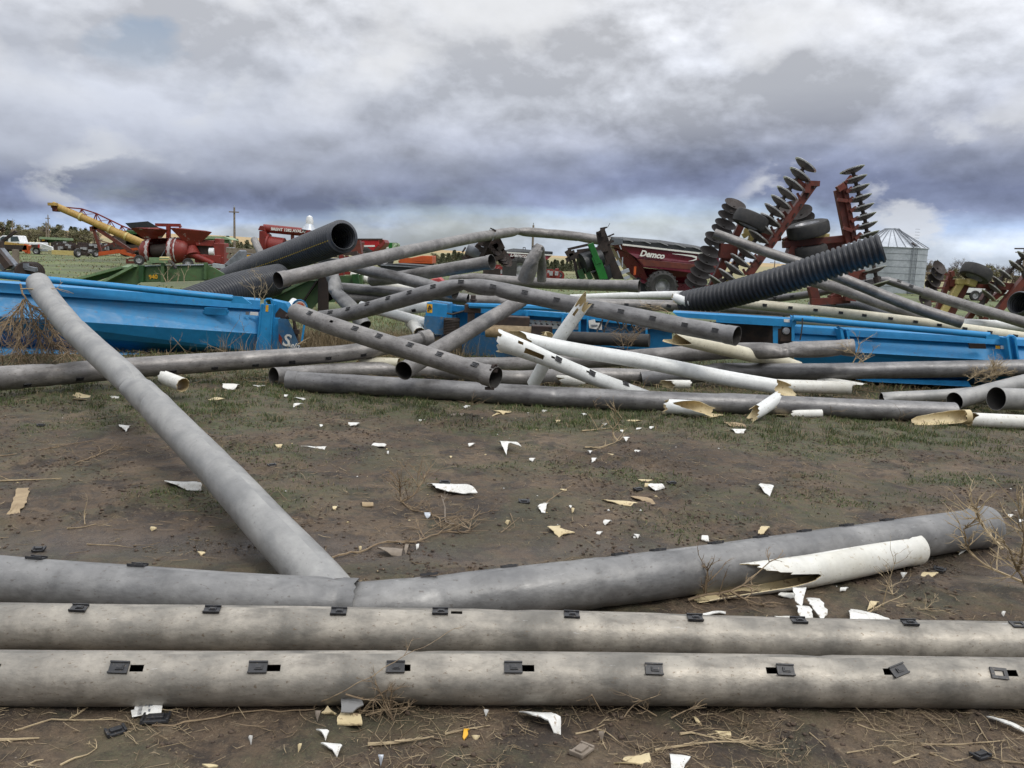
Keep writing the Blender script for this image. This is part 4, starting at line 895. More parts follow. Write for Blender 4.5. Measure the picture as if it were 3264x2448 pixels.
one('shaft_guard', t, 'wood_tan', lambda mb: mb.cyl(at(C(110, 452), 17.1), at(C(450, 468), 16.95), .13, n=14), smooth=True)
one('gearbox', t, 'dark_metal', lambda mb: (mb.box(at(C(285, 400), 17.25), (.75, .3, .3)), mb.box(at(C(500, 470), 16.95), (.42, .3, .32))), bevel=.02)
hr = random.Random(4)
for k in range(7):
    x0 = 940+k*42+hr.uniform(-15, 15); pts = [(x0, 372+k*6), (x0+hr.uniform(-30, 30), 420+hr.uniform(-10, 20)), (x0+hr.uniform(-60, 60), 470+hr.uniform(-10, 20)), (x0+hr.uniform(-80, 80), 530+hr.uniform(-10, 30))]
    one('hose', t, 'rubber', lambda mb: mb.tube(catmull([at(C(*p), YC(C(*p)[0])-.05+hr.uniform(-.1, .1)) for p in pts], (), .12), .018, 5), smooth=True)
# right half: hood over an open bay, then the long body
plate('hood_beam', 'blue', C, [(1425, 322), (2212, 370), (2212, 412), (1470, 356)], -.1, .5)
plate('hood_beam', 'blue', D, [(-40, 238), (518, 272), (518, 326), (-40, 292)], -.1, .5)
plate('bay_back', 'dark_metal', D, [(-60, 290), (520, 320), (520, 480), (-60, 470)], .9, .05)
plate('hood_top', 'dark_metal', C, [(1425, 318), (2212, 362), (2212, 368), (1425, 322)], .5, .6)
plate('post', 'blue', D, [(375, 312), (440, 316), (440, 335), (412, 340), (412, 470), (378, 470)], -.05, .1)
plate('end_plate', 'dark_metal', D, [(438, 322), (512, 326), (510, 430), (430, 430)], -.06, .05)
one('bolt', t, 'rim', lambda mb: mb.lathe(at(D(474, 356), YC(D(474, 0)[0])-.1), (0, -1, 0), [(.001, .03), (.06, .025), (.07, 0), (.07, -.03)], 12))
plate('end_frame', 'blue', D, [(513, 252), (545, 262), (548, 300), (532, 330), (536, 432), (513, 430)], -.15, .45)
plate('white_sticker', 'label_white', D, [(456, 268), (498, 271), (498, 293), (456, 290)], -.106, .004)
def prof_right(x, s):
    Y = YC(D(x, 0)[0]); L = lambda a, b: a+(b-a)*s
    return [at(D(x, L(306, 398)), Y+.5), at(D(x, L(322, 414)), Y), at(D(x, L(372, 460)), Y-.03), at(D(x, L(377, 466)), Y+.05), at(D(x, L(486, 578)), Y-.12), at(D(x, L(620, 660)), Y+.1), at(D(x, L(700, 745)), Y+.6), at(D(x, L(715, 760)), Y+1.1), at(D(x, L(306, 398)), Y+1.1)]
obj('body', loft(prof_right(530, 0), prof_right(2430, 1.2)), 'blue', t)
def lip2(mb):
    r = lambda x, y, d: at(D(x, y), YC(D(x, 0)[0])+d)
    mb.prism([r(930, 702, .2), r(1800, 722, .2), r(1830, 764, .1), r(1100, 728, .15)], Vector((0, .4, -.02)))
one('bottom_lip', t, 'blue', lip2)
one('top_bar', t, 'blue', lambda mb: mb.tube([at(D(522, 262), 16.2), at(D(600, 266), 16.2), at(D(1300, 330), 15.7), at(D(1960, 388), 15.3)], .058, 10), smooth=True)
one('bar_paddle', t, 'blue', lambda mb: slab(mb, D, [(1938, 392), (1965, 378), (2025, 386), (2038, 416), (1935, 414)], 15.25, .05))
def brk2(x0, y0, nm='lifting_bracket'):
    def f(mb):
        Y = YC(D(x0, 0)[0])-.25
        for dx in (0, 55): slab(mb, D, [(x0+dx, y0+6), (x0+dx+16, y0+8), (x0+dx+46, 590), (x0+dx+28, 590)], Y, .35)
        slab(mb, D, [(x0, y0+20), (x0+60, y0+24), (x0+85, 590), (x0+28, 588)], Y+.1, .04)
        mb.tube([at(D(x0+a, y0+b), Y+.1) for a, b in ((6, 20), (6, 0), (18, -8), (42, -6), (60, 6), (62, 26))], .03, 6)
    one(nm, t, 'blue', f, bevel=.006)
brk2(2085, 400)
def brk3(mb):
    Y = YC(D(890, 0)[0])-.25
    slab(mb, D, [(868, 345), (885, 345), (905, 430), (882, 430)], Y, .35); slab(mb, D, [(912, 348), (926, 350), (942, 425), (925, 425)], Y, .35); mb.tube([at(D(x, y), Y+.1) for x, y in ((845, 322), (868, 340), (900, 352), (926, 350))], .025, 6)
one('clamp_bracket', t, 'blue', brk3)
one('marker_plate', t, 'rust_dark', lambda mb: slab(mb, D, [(1812, 446), (1930, 450), (1936, 486), (1818, 484)], YC(D(1870, 0)[0])-.2, .05))
for x, mt in ((2005, 'label_yellow'), (2042, 'label_white')): one('sticker', t, mt, lambda mb: slab(mb, D, [(x, 462), (x+32, 464), (x+32, 488), (x, 486)], YC(D(x, 0)[0])-.13, .004))
one('cable', t, 'rubber', lambda mb: mb.tube([at(D(*p), 16.0) for p in ((592, 262), (590, 320), (582, 380), (574, 424))], .014, 5))
# ---------------------------------------------------------------- machines in the yard
def fr(cf, Y):      # pixel -> point helper at distance Y (+d)
    return lambda x, y, d=0.0: at(cf(x, y), Y+d)
def many(name, parent, mt, fn):
    for mb in fn(): obj(name, mb, mt, parent)
JOIN = ('truss', 'support_frame', 'axle_frame', 'frame', 'toolbar_frame')
def bars(name, parent, mt, f, segs, w=.08, d=0, h=None):
    if len(segs) > 1 and name not in JOIN:
        for s in segs: bars(name.rstrip('s') if name.endswith('s') else name, parent, mt, f, [s], w, d, h)
        return
    mb = MB()
    for s in segs:
        a, b = s[0], s[1]; ww = s[2] if len(s) > 2 else w; da = s[3] if len(s) > 3 else d
        mb.bar(f(a[0], a[1], da), f(b[0], b[1], da), ww, h or ww)
    return obj(name, mb, mt, parent)
def wheel(parent, c, ax, R, W, name='wheel', tread=0, rimc='rim', rr=.55):
    c = Vector(c); ax = Vector(ax).normalized(); mb = MB()
    w2 = W/2; mb.lathe(c, ax, [(R*rr, -w2*.8), (R*.8, -w2), (R*.95, -w2*.85), (R, -w2*.5), (R, w2*.5), (R*.95, w2*.85), (R*.8, w2), (R*rr, w2*.8), (R*rr, -w2*.8)], 32)
    if tread:
        u = ax.orthogonal().normalized(); v = ax.cross(u)
        for i in range(tread):
            for s in (-1, 1):
                q = 2*math.pi*(i+.25*s)/tread; d = u*math.cos(q)+v*math.sin(q); q2 = q+.16; d2 = u*math.cos(q2)+v*math.sin(q2)
                mb.bar(c+d*R*1.0, c+d2*R*1.0+ax*s*w2*.98, .05*R+.02, .07*R)
    wh = obj(name, mb, 'rubber', parent, smooth=True)
    m2 = MB(); m2.lathe(c, ax, [(.001, -w2*.25), (R*.12, -w2*.3), (R*.14, -w2*.1), (R*.4, -w2*.05), (R*.5, -w2*.5), (R*rr, -w2*.85), (R*rr*1.02, w2*.85), (R*.5, w2*.5), (R*.4, w2*.05), (R*.14, w2*.3), (.001, w2*.3)], 24)
    obj('rim', m2, rimc, wh, smooth=True); return wh
# --- green frame with 940 on it
f = fr(L2, 21); fA = fr(A, 21); fL = fr(L1, 21); fB = fr(B, 21)
t = thing('implement_frame', 'old green implement frame numbered 940 behind the left blue header', 'farm implement', G(A(1000, 240), 0))
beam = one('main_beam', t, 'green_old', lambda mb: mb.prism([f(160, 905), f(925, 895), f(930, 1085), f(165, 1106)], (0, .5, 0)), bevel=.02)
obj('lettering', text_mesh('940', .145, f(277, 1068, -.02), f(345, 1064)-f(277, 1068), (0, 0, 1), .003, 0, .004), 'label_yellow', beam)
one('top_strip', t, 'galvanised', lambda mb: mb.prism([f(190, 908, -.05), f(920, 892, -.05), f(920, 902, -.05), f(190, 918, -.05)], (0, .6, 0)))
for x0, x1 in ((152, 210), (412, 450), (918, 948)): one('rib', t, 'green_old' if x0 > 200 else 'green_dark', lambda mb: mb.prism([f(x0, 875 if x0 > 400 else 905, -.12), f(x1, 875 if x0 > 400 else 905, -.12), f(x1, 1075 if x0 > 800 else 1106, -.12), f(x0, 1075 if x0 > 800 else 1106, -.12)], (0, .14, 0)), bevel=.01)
one('gusset', t, 'green_old', lambda mb: mb.prism([f(950, 905), f(1030, 930), f(1150, 1000), f(1165, 1040), f(1100, 1060), f(950, 1075)], (0, .06, 0)))
def leftarm(mb):
    mb.prism([fL(870, 1082, .5), fL(1445, 925, .5), fL(1560, 905, .5), fL(1600, 940, .5), fL(1100, 1100, .5), fL(900, 1106, .5)], (0, .06, 0))
one('arm_web', t, 'green_dark', leftarm)
one('arm_web', t, 'green_old', lambda mb: mb.prism([fL(1210, 1106), fL(1570, 915), fL(1640, 905), fL(1640, 1110), fL(1560, 1150), fL(1210, 1130)], (0, .06, 0)))
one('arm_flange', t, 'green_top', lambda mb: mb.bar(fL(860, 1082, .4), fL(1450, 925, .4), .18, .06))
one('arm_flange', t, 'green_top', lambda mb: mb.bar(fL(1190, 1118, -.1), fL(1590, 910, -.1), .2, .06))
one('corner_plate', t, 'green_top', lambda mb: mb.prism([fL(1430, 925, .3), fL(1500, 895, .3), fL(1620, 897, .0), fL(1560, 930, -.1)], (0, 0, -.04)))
bars('valve_bar', t, 'green_top', f, [((290, 850), (300, 890), .12), ((290, 845), (520, 848), .13)], d=-.1)
one('cylinder', t, 'pale_yellow', lambda mb: mb.cyl(f(410, 838, -.1), f(520, 838, -.1), .07, n=10), smooth=True)
one('hose', t, 'rubber', lambda mb: mb.tube([f(x, y, -.2) for x, y in ((505, 855), (540, 870), (565, 900), (590, 945))], .045, 6), smooth=True)
bars('leg', t, 'dark_metal', fA, [((1010, 135), (1012, 400), .15), ((1440, 110), (1440, 400), .15)], d=.2)
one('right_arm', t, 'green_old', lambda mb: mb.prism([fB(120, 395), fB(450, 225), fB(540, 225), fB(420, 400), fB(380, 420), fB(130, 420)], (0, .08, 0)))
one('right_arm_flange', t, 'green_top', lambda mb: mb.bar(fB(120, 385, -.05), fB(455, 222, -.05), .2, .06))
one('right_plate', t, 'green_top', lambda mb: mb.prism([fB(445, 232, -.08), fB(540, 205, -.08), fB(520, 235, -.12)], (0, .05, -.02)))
one('right_web', t, 'green_old', lambda mb: mb.prism([fB(395, 405), fB(545, 215), fB(660, 195), fB(660, 400), fB(520, 405), fB(470, 460), fB(420, 470)], (0, .08, 0)))
one('right_strut', t, 'rust_dark', lambda mb: mb.bar(fB(405, 405, -.1), fB(520, 232, -.1), .1, .04))
one('right_beam', t, 'green_old', lambda mb: mb.prism([fB(610, 200), fB(870, 185), fB(870, 260), fB(610, 395)], (0, .4, 0)))
one('right_post', t, 'rust_dark', lambda mb: mb.box(fB(568, 300, -.1), (.25, .1, 1.2)))
bars('right_brace', t, 'green_dark', fB, [((818, 180), (830, 270), .15)], d=-.1)
# --- round bagger drum with hoppers
f = fr(L2, 72); t = thing('grain_mill', 'red round grain machine with torn drum, two hoppers and small wheels', 'farm machine', G(L2(460, 905), 0))
cx0, cx1, cy = 185, 765, 735
c0, c1 = f(cx0, 742), f(cx1, 728); ax = (c1-c0).normalized(); Ln = (c1-c0).length; R_ = 150/3.687/F*72
def drum(mb):
    prof = [(R_*.001, 0), (R_*.55, Ln*.01), (R_*.82, Ln*.07), (R_*.97, Ln*.16), (R_, Ln*.25), (R_, Ln*.62), (R_*.98, Ln*.75), (R_*.93, Ln*.85), (R_*.84, Ln*.93), (R_*.6, Ln*.99), (.001, Ln)]
    m2 = MB(); m2.lathe(c0, ax, prof, 40); 
    # cut the loading mouth: drop faces on the camera side between 25 % and 60 %
    keep = []
    for fc in m2.f:
        c = sum((m2.v[i] for i in fc), Vector())/len(fc); s = (c-c0).dot(ax)/Ln
        rel = c-(c0+ax*(s*Ln)); a = math.degrees(math.atan2(rel.z, -rel.y))
        keep.append(not (.25 < s < .6 and -75 < a < 68))
    mb.v = m2.v; mb.f = [x for x, k in zip(m2.f, keep) if k]; mb.m = [0]*len(mb.f); mb.keepn = True
dr = one('drum', t, 'faded_red', drum, smooth=True)
one('drum_liner', dr, 'rust_dark', lambda mb: mb.lathe(c0, ax, [(.001, Ln*.2), (R_*.55, Ln*.24), (R_*.55, Ln*.62), (.001, Ln*.66)], 30))
def hoop(s, w_, a0, a1, k=1.01):
    def g(mb):
        u = Vector((0, -1, 0)); v = Vector((0, 0, 1)); N = 24; vs = []
        for i in range(N+1):
            q = math.radians(a0+(a1-a0)*i/N); d = u*math.cos(q)+v*math.sin(q); ww = w_*(1+.5*math.sin(i*1.7))
            for sx in (-.5, .5): vs += [c0+ax*(s*Ln+sx*ww)+d*R_*k, c0+ax*(s*Ln+sx*ww)+d*R_*(k-.02)]
        fs = [(i*4, i*4+2, i*4+6, i*4+4) for i in range(N)]+[(i*4+1, i*4+5, i*4+7, i*4+3) for i in range(N)]+[(i*4, i*4+4, i*4+5, i*4+1) for i in range(N)]+[(i*4+2, i*4+3, i*4+7, i*4+6) for i in range(N)]
        mb.add(vs, fs)
    return g
one('bare_band', dr, 'bare_paint', hoop(.20, .22, -60, 100)); one('bare_band', dr, 'bare_paint', hoop(.655, .3, -80, 100)); one('bare_band', dr, 'bare_paint', hoop(.75, .09, -60, 110))
for s in (.245, .61, .69): one('hoop_rib', dr, 'faded_red', hoop(s, .05, -100, 180, 1.03))
one('brace', t, 'steel_grey', lambda mb: (mb.bar(f(400, 840, -.6), f(470, 715, -.6), .05), mb.bar(f(450, 745, -.5), f(530, 742, -.5), .06), mb.box(f(470, 690, .2), (.5, .3, .2))))
def hopper(name, rim_, base, dbase, mt='faded_red', inner=None):
    def g(mb):
        Rm = [Vector(p) for p in rim_]; Bs = [Vector(p) for p in base]; k = len(Rm); th = .04
        vs = Rm+Bs; fs = [(i, (i+1) % k, k+(i+1) % k, k+i) for i in range(k)]; mb.add(vs, fs)
        c = sum(Rm, Vector())/k; mb.add([v.lerp(c, .03)+Vector((0, 0, .0)) for v in Rm]+[v.lerp(c, .03) for v in Bs], [(a, d_, c_, b) for a, b, c_, d_ in fs])
        mb.keepn = False
    return one(name, t, mt, g)
hopper('hopper', [f(48, 462, -1.2), f(500, 490, -1.2), f(395, 462, 1.0), f(262, 392, 1.4), f(0, 412, 1.4)], [f(230, 610, -.3), f(430, 580, -.3), f(420, 570, .5), f(330, 560, .5), f(225, 590, .5)], 0)
hopper('hopper', [f(520, 465, -1), f(1018, 515, -1), f(960, 500, 1.2), f(600, 462, 1.2)], [f(745, 690, -.3), f(830, 690, -.3), f(830, 700, .3), f(745, 700, .3)], 0)
one('hopper_lid', t, 'tarp', lambda mb: mb.prism([f(-5, 410, -1.3), f(262, 388, -1.3), f(390, 462, -1.3), f(50, 464, -1.3)], (0, .06, 0)))
bars('mast', t, 'faded_red', f, [((505, 440), (505, 585), .3), ((355, 430), (645, 436), .26), ((630, 430), (650, 460), .2)], d=.3)
one('spout', t, 'red_paint', lambda mb: mb.cyl(f(770, 770, -.6), f(1040, 890, -.9), .33, .22, n=12), smooth=True)
one('spout_cone', t, 'faded_red', lambda mb: mb.cyl(f(785, 690, -.3), f(800, 790, -.6), .35, .6, n=12), smooth=True)
wheel(t, f(160, 845, -1.6), (.35, -1, 0), .42, .3, rimc='rim'); wheel(t, f(735, 885, -1.4), (.3, -1, 0), .44, .3)
one('hitch', t, 'rust_red', lambda mb: (mb.bar(f(20, 870, -1), f(110, 870, -1), .2), mb.bar(f(40, 830, -1), f(110, 820, -1), .12), mb.bar(f(20, 830, -1), f(20, 885, -1), .15)))
# engine and frame to the right of the drum
def eng(mb):
    mb.box(f(955, 645, 0), (1.5, 1.0, .5)); mb.box(f(1105, 690, .2), (.45, 1.2, 1.4)); mb.box(f(1125, 780, 0), (.9, 1.2, 1.9)); mb.box(f(1000, 830, 0), (2.2, 1.4, .7)); mb.box(f(1060, 640, 0), (.9, .5, .3))
one('engine_cover', t, 'faded_red', eng, bevel=.06)
one('engine', t, 'dark_metal', lambda mb: (mb.box(f(960, 740, .3), (2.1, .9, 1.1)), mb.box(f(880, 720, .3), (.5, .9, 1.5))), bevel=.05)
one('tank', t, 'paint_white', lambda mb: mb.cyl(f(990, 748, -.5), f(1050, 748, -.5), .33, n=16), smooth=True)
wheel(t, f(1085, 870, 0), (.3, -1, 0), .4, .3)
# --- auger
f = fr(L1, 76); t = thing('grain_auger', 'long yellow tube auger on a red wheeled frame at left', 'grain auger', G(L1(1120, 800), 0))
tb = one('tube', t, 'auger_yellow', lambda mb: mb.cyl(f(620, 195), f(1690, 655), .30, .36, n=16), smooth=True)
for k in (.3, .62, .8): one('tube_joint', tb, 'pale_yellow', lambda mb: mb.cyl(f(620+1070*k, 195+460*k), f(620+1070*(k+.02), 195+460*(k+.02)), .39, n=16), smooth=True)
one('discharge_spout', t, 'rust_red', lambda mb: mb.prism([f(600, 190, -.35), f(668, 195, -.35), f(665, 275, -.35), f(612, 272, -.35)], (0, .7, 0)), bevel=.05)
one('head_cap', t, 'auger_yellow', lambda mb: mb.cyl(f(620, 172, -.4), f(622, 205, -.4), .42, n=14), smooth=True)
up = [(745, 222), (960, 242), (1130, 295), (1290, 372), (1430, 440), (1530, 480)]
segs = [(a, b, .11) for a, b in zip(up, up[1:])]
for p in up[1:-1]:
    q = lambda x: 195+(x-620)*.43
    segs += [(p, (p[0]+8, q(p[0]+8)-10), .07), (p, (p[0]-35, q(p[0]-35)-10), .07), (p, (p[0]+95, q(p[0]+95)-10), .06)]
segs += [((975, 308), (1120, 300), .04), ((1140, 385), (1270, 375), .04)]
bars('truss', t, 'red_paint', f, segs)
bars('support_frame', t, 'rust_red', f, [((1090, 445), (1200, 790), .22), ((1080, 450), (1085, 505), .3), ((1110, 455), (1580, 760), .3), ((1095, 480), (1160, 450), .3)])
bars('axle_frame', t, 'orange', f, [((1145, 775), (1400, 740), .34), ((1400, 740), (1620, 712), .22), ((1400, 745), (1590, 795), .26)])
bars('brace', t, 'rust_red', f, [((1160, 610), (1440, 690), .08), ((1200, 700), (1330, 640), .1), ((1330, 560), (1345, 690), .12)])
wheel(t, f(1122, 768, -.3), (1, -.5, 0), .34, .26)
# tractor half hidden behind the auger
f = fr(L1, 92); t = thing('tractor', 'dark tractor half hidden behind the auger tube', 'tractor', G(L1(1560, 720), 0))
one('hood', t, 'green_dark', lambda mb: (mb.box(f(1640, 590), (2.4, 1.6, 1.6)), mb.box(f(1680, 530), (.6, .6, 1.2))), bevel=.1)
one('engine', t, 'dark_metal', lambda mb: (mb.box(f(1560, 640), (3.4, 1.6, 2.0)), mb.box(f(1530, 540), (1.6, 1.4, .7)), mb.cyl(f(1510, 480), f(1510, 560), .18, n=8), mb.cyl(f(1570, 500), f(1575, 560), .3, n=8)), bevel=.08)
one('exhaust', t, 'rust_dark', lambda mb: mb.cyl(f(1545, 480), f(1545, 600), .2, n=8))
wheel(t, f(1490, 700), (.3, -1, 0), .95, .5); wheel(t, f(1640, 680), (.3, -1, 0), 1.2, .6)
# --- cultivators and seeders in a row
def row_machine(label, cf, Y, x0, x1, yt, yb, seed, mt='dark_metal', n=26):
    r = random.Random(seed); f = fr(cf, Y); t = thing('cultivator', label, 'farm implement', G(cf((x0+x1)/2, yb), 0))
    bars('toolbar', t, mt, f, [((x0, yt+20), (x1, yt+26), .3), ((x0, (yt+yb)/2), (x1, (yt+yb)/2+4), .35)])
    for i in range(n):
        mb = MB(); x = x0+(x1-x0)*(i+.5)/n+r.uniform(-4, 4); d = r.uniform(-1.5, 2)
        mb.bar(f(x, yt+r.uniform(-15, 15), d), f(x+r.uniform(-8, 8), yb, d), r.uniform(.1, .3)); mb.box(f(x+r.uniform(-6, 6), (yt+yb)/2+r.uniform(-20, 20), d), (r.uniform(.3, .8), .5, r.uniform(.3, .9)))
        if i % 3 == 0: mb.lathe(f(x, yb-14, d-.4), (.5, -1, 0), [(.001, -.1), (.5, -.1), (.5, .1), (.001, .1)], 10)
        obj('shank', mb, mt, t)
    for i in range(n//3):
        m2 = MB(); m2.box(f(x0+(x1-x0)*r.random(), yt+(yb-yt)*r.random(), -1.7), (r.uniform(.2, .45), .2, r.uniform(.2, .45)))
        obj('fitting', m2, 'rim', t)
    return t
row_machine('long black cultivator folded in the row beyond the auger', L1, 100, 660, 1180, 660, 735, 1, n=34)
row_machine('dark cultivator standing beyond the auger wheels', L1, 104, 1180, 1460, 655, 735, 2, n=18)
row_machine('rusty dark implement beyond the white pickup', L1, 108, 640, 860, 640, 715, 3, 'rust_dark', n=12)
f = fr(L1, 112); t = thing('header_trailer', 'faded green and brown crop header on a trailer behind the pickup', 'header trailer', G(L1(700, 700), 0))
one('end_panel', t, 'rust_dark', lambda mb: mb.prism([f(472, 585), f(548, 585), f(548, 640), f(470, 640)], (0, 1.5, 0)))
one('yellow_plate', t, 'label_yellow', lambda mb: mb.prism([f(492, 590, -.1), f(522, 590, -.1), f(522, 618, -.1), f(492, 618, -.1)], (0, .05, 0)))
one('top_rail', t, 'green_roof', lambda mb: mb.bar(f(475, 584), f(850, 602), .5, .3)); one('trough', t, 'green_dark', lambda mb: mb.prism([f(548, 598, .3), f(780, 612, .3), f(760, 645, .3), f(548, 640, .3)], (0, .8, 0)))
bars('legs', t, 'green_old', f, [((656, 600), (658, 720), .2), ((560, 640), (560, 720), .2)])
f = fr(L1, 88); t = thing('yellow_boom', 'low yellow implement beam lying in the grass past the pickup', 'farm implement', G(L1(760, 780), 0))
bars('beam', t, 'pale_yellow', f, [((620, 752), (905, 765), .45)]); bars('hitch', t, 'rust_dark', f, [((900, 760), (1045, 775), .3), ((905, 740), (980, 785), .15), ((1020, 765), (1045, 785), .4)]); wheel(t, f(912, 762, -.4), (1, -.3, 0), .45, .3)
f = fr(L1, 90); t = thing('orange_implement', 'orange implement with rusty shanks standing before the pickup', 'farm implement', G(L1(180, 750), 0))
bars('beam', t, 'auger_yellow', f, [((15, 648), (190, 670), .45), ((190, 668), (330, 676), .35)]); bars('shank', t, 'orange', f, [((330, 665), (300, 745), .5), ((300, 745), (350, 752), .3)]); bars('frame', t, 'rust_dark', f, [((40, 690), (330, 700), .5), ((60, 720), (250, 730), .3), ((180, 690), (182, 750), .3)])
# white pickup
f = fr(L1, 94); t = thing('pickup_truck', 'white pickup truck with its tailgate hanging down, parked at far left', 'pickup truck', G(L1(200, 760), 0))
one('bed', t, 'paint_white', lambda mb: (mb.prism([f(95, 632), f(470, 638), f(470, 700), f(95, 700)], (-.1, 1.9, 0))), bevel=.08)
cab = one('cab', t, 'paint_white', lambda mb: mb.prism([f(-140, 650), f(-140, 620), f(-20, 590), f(20, 556), f(210, 556), f(235, 632), f(235, 715), f(-140, 715)], (-.1, 1.8, 0)), bevel=.1)
one('window', cab, 'glass', lambda mb: mb.prism([f(0, 590, -.03), f(30, 565, -.03), f(95, 565, -.03), f(95, 625, -.03), f(0, 625, -.03)], (0, .05, 0)))
one('rear_window', cab, 'glass', lambda mb: mb.prism([f(125, 565, -.03), f(205, 565, -.03), f(225, 622, -.03), f(125, 625, -.03)], (0, .05, 0)))
one('tail_panel', t, 'dark_metal', lambda mb: mb.prism([f(360, 662, -.06), f(450, 662, -.06), f(450, 700, -.06), f(360, 700, -.06)], (0, .1, 0)))
one('tail_lamp', t, 'label_red', lambda mb: mb.prism([f(446, 660, -.1), f(466, 660, -.1), f(466, 700, -.1), f(446, 700, -.1)], (0, .1, 0)))
one('tailgate', t, 'paint_white', lambda mb: mb.prism([f(462, 640, -.2), f(500, 655, -.8), f(605, 690, -1.4), f(615, 738, -1.4), f(470, 700, -.4)], (.15, .1, 0)), bevel=.03)
one('bumper', t, 'galvanised', lambda mb: mb.box(f(420, 722, .3), (2.6, .3, .3)), bevel=.05)
wheel(t, f(60, 725, -.1), (0, -1, 0), .42, .3); wheel(t, f(430, 738, .2), (0, -1, 0), .42, .3)
# dark implement at the left edge
f = fr(L1, 21); t = thing('disc_plough', 'dark steel implement arm and rusty wheel at the left edge', 'farm implement', G(L1(250, 1060), 0))
one('arm', t, 'steel_grey', lambda mb: mb.bar(f(-30, 690), f(190, 940), .2, .16), bevel=.02)
one('arm', t, 'dark_metal', lambda mb: mb.bar(f(-40, 730, -.15), f(120, 930, -.15), .2, .16))
one('boom', t, 'rust_dark', lambda mb: mb.bar(f(-20, 660, .1), f(190, 505, .1), .07, .06)); one('joint', t, 'dark_metal', lambda mb: mb.box(f(0, 690), (.12, .2, .3)), bevel=.02)
one('stand', t, 'wood_grey', lambda mb: mb.bar(f(183, 720, 1.5), f(186, 890, 1.5), .12))
def rustw(mb):
    for i in range(5): mb.lathe(f(300+i*26, 985, i*.1), (1, -.8, 0), [(.001, -.02), (.24, -.02), (.26, 0), (.24, .02), (.001, .02)], 20)
one('disc_gang', t, 'rust_dark', rustw, smooth=True)
bars('axle', t, 'steel_grey', f, [((10, 990), (270, 960), .08), ((200, 915), (330, 910), .12), ((300, 930), (430, 960), .1), ((390, 958), (440, 958), .05), ((0, 900), (60, 960), .1)])
# --- green harvester with stepped roof
f = fr(L2, 85); t = thing('combine_harvester', 'pale green combine with stepped roof behind the red mill', 'combine harvester', G(L2(1050, 760), 0))
one('roof', t, 'green_roof', lambda mb: (mb.prism([f(930, 560), f(1165, 568), f(1240, 605), f(1150, 602), f(905, 588)], (0, 2.5, -.05)), mb.prism([f(860, 592, .4), f(1140, 602, .4), f(1160, 640, .4), f(900, 630, .4)], (0, 2.4, -.05))))
one('body', t, 'green_old', lambda mb: mb.prism([f(880, 625, .6), f(1130, 640, .6), f(1130, 750, .6), f(880, 750, .6)], (0, 2.3, 0)), bevel=.05)
one('window_band', t, 'paint_white', lambda mb: mb.prism([f(1050, 586, -.05), f(1120, 590, -.05), f(1118, 600, -.05), f(1050, 597, -.05)], (0, .1, 0)))
bars('posts', t, 'green_roof', f, [((1130, 640), (1130, 780), .3), ((1160, 640), (1160, 740), .2)])
wheel(t, f(930, 760), (.2, -1, 0), .8, .6)
# --- unloading auger cart
f = fr(L3, 48); t = thing('grain_cart', 'red grain cart whose folding unloading auger rises behind the culvert', 'grain cart', G(L3(250, 1000), 0))
one('auger_leg', t, 'red_paint', lambda mb: mb.prism([f(95, 500, -.4), f(165, 500, -.4), f(182, 545, -.4), f(178, 740, -.4), f(90, 740, -.4)], (0, .8, 0)), bevel=.03)
one('elbow', t, 'red_paint', lambda mb: mb.prism([f(105, 438, -.42), f(155, 440, -.42), f(168, 505, -.42), f(78, 490, -.42)], (0, .84, 0)), bevel=.04)
at_ = one('auger_tube', t, 'red_paint', lambda mb: mb.cyl(f(150, 470), f(640, 518), .23, n=18), smooth=True)
lb = one('lettering_band', at_, 'faded_red', lambda mb: slab(mb, L3, [(230, 472), (428, 490), (428, 512), (230, 494)], 47.76, .01))
obj('lettering', text_mesh('BRENT 1282 AVALANCHE', .215, f(234, 492, -.26), f(428, 508)-f(234, 492), (0, 0, 1), .004, 0, .008), 'label_white', at_)
one('end_flange', t, 'red_paint', lambda mb: mb.prism([f(622, 545, -.4), f(655, 485, -.4), f(700, 490, -.4), f(665, 560, -.4)], (0, .8, 0)), bevel=.02)
one('light_cone', t, 'galvanised', lambda mb: mb.cyl(f(682, 492), f(688, 420), .42, .2, n=14), smooth=True); one('beacon', t, 'paint_white', lambda mb: mb.lathe(f(689, 424), (0, 0, 1), [(.2, 0), (.21, .2), (.15, .42), (.001, .5)], 14), smooth=True)
bars('strut', t, 'rust_red', f, [((488, 540), (488, 640), .16), ((470, 540), (505, 542), .12)])
one('lower_tube', t, 'red_paint', lambda mb: (mb.cyl(f(200, 665), f(390, 690), .5, n=16), mb.cyl(f(195, 664), f(215, 667), .62, n=16)), smooth=True)
bars('leg_frame', t, 'rust_red', f, [((1060, 770), (1065, 1000), .25), ((1130, 790), (1130, 1000), .2), ((1235, 620), (1260, 780), .5), ((170, 690), (220, 720), .2)])
one('hopper', t, 'red_paint', lambda mb: mb.prism([f(700, 620, 1), f(1230, 620, 1), f(1200, 760, 1), f(760, 740, 1)], (0, 3, 0)), bevel=.05)
wheel(t, f(400, 800, .5), (.1, -1, 0), .9, .7)
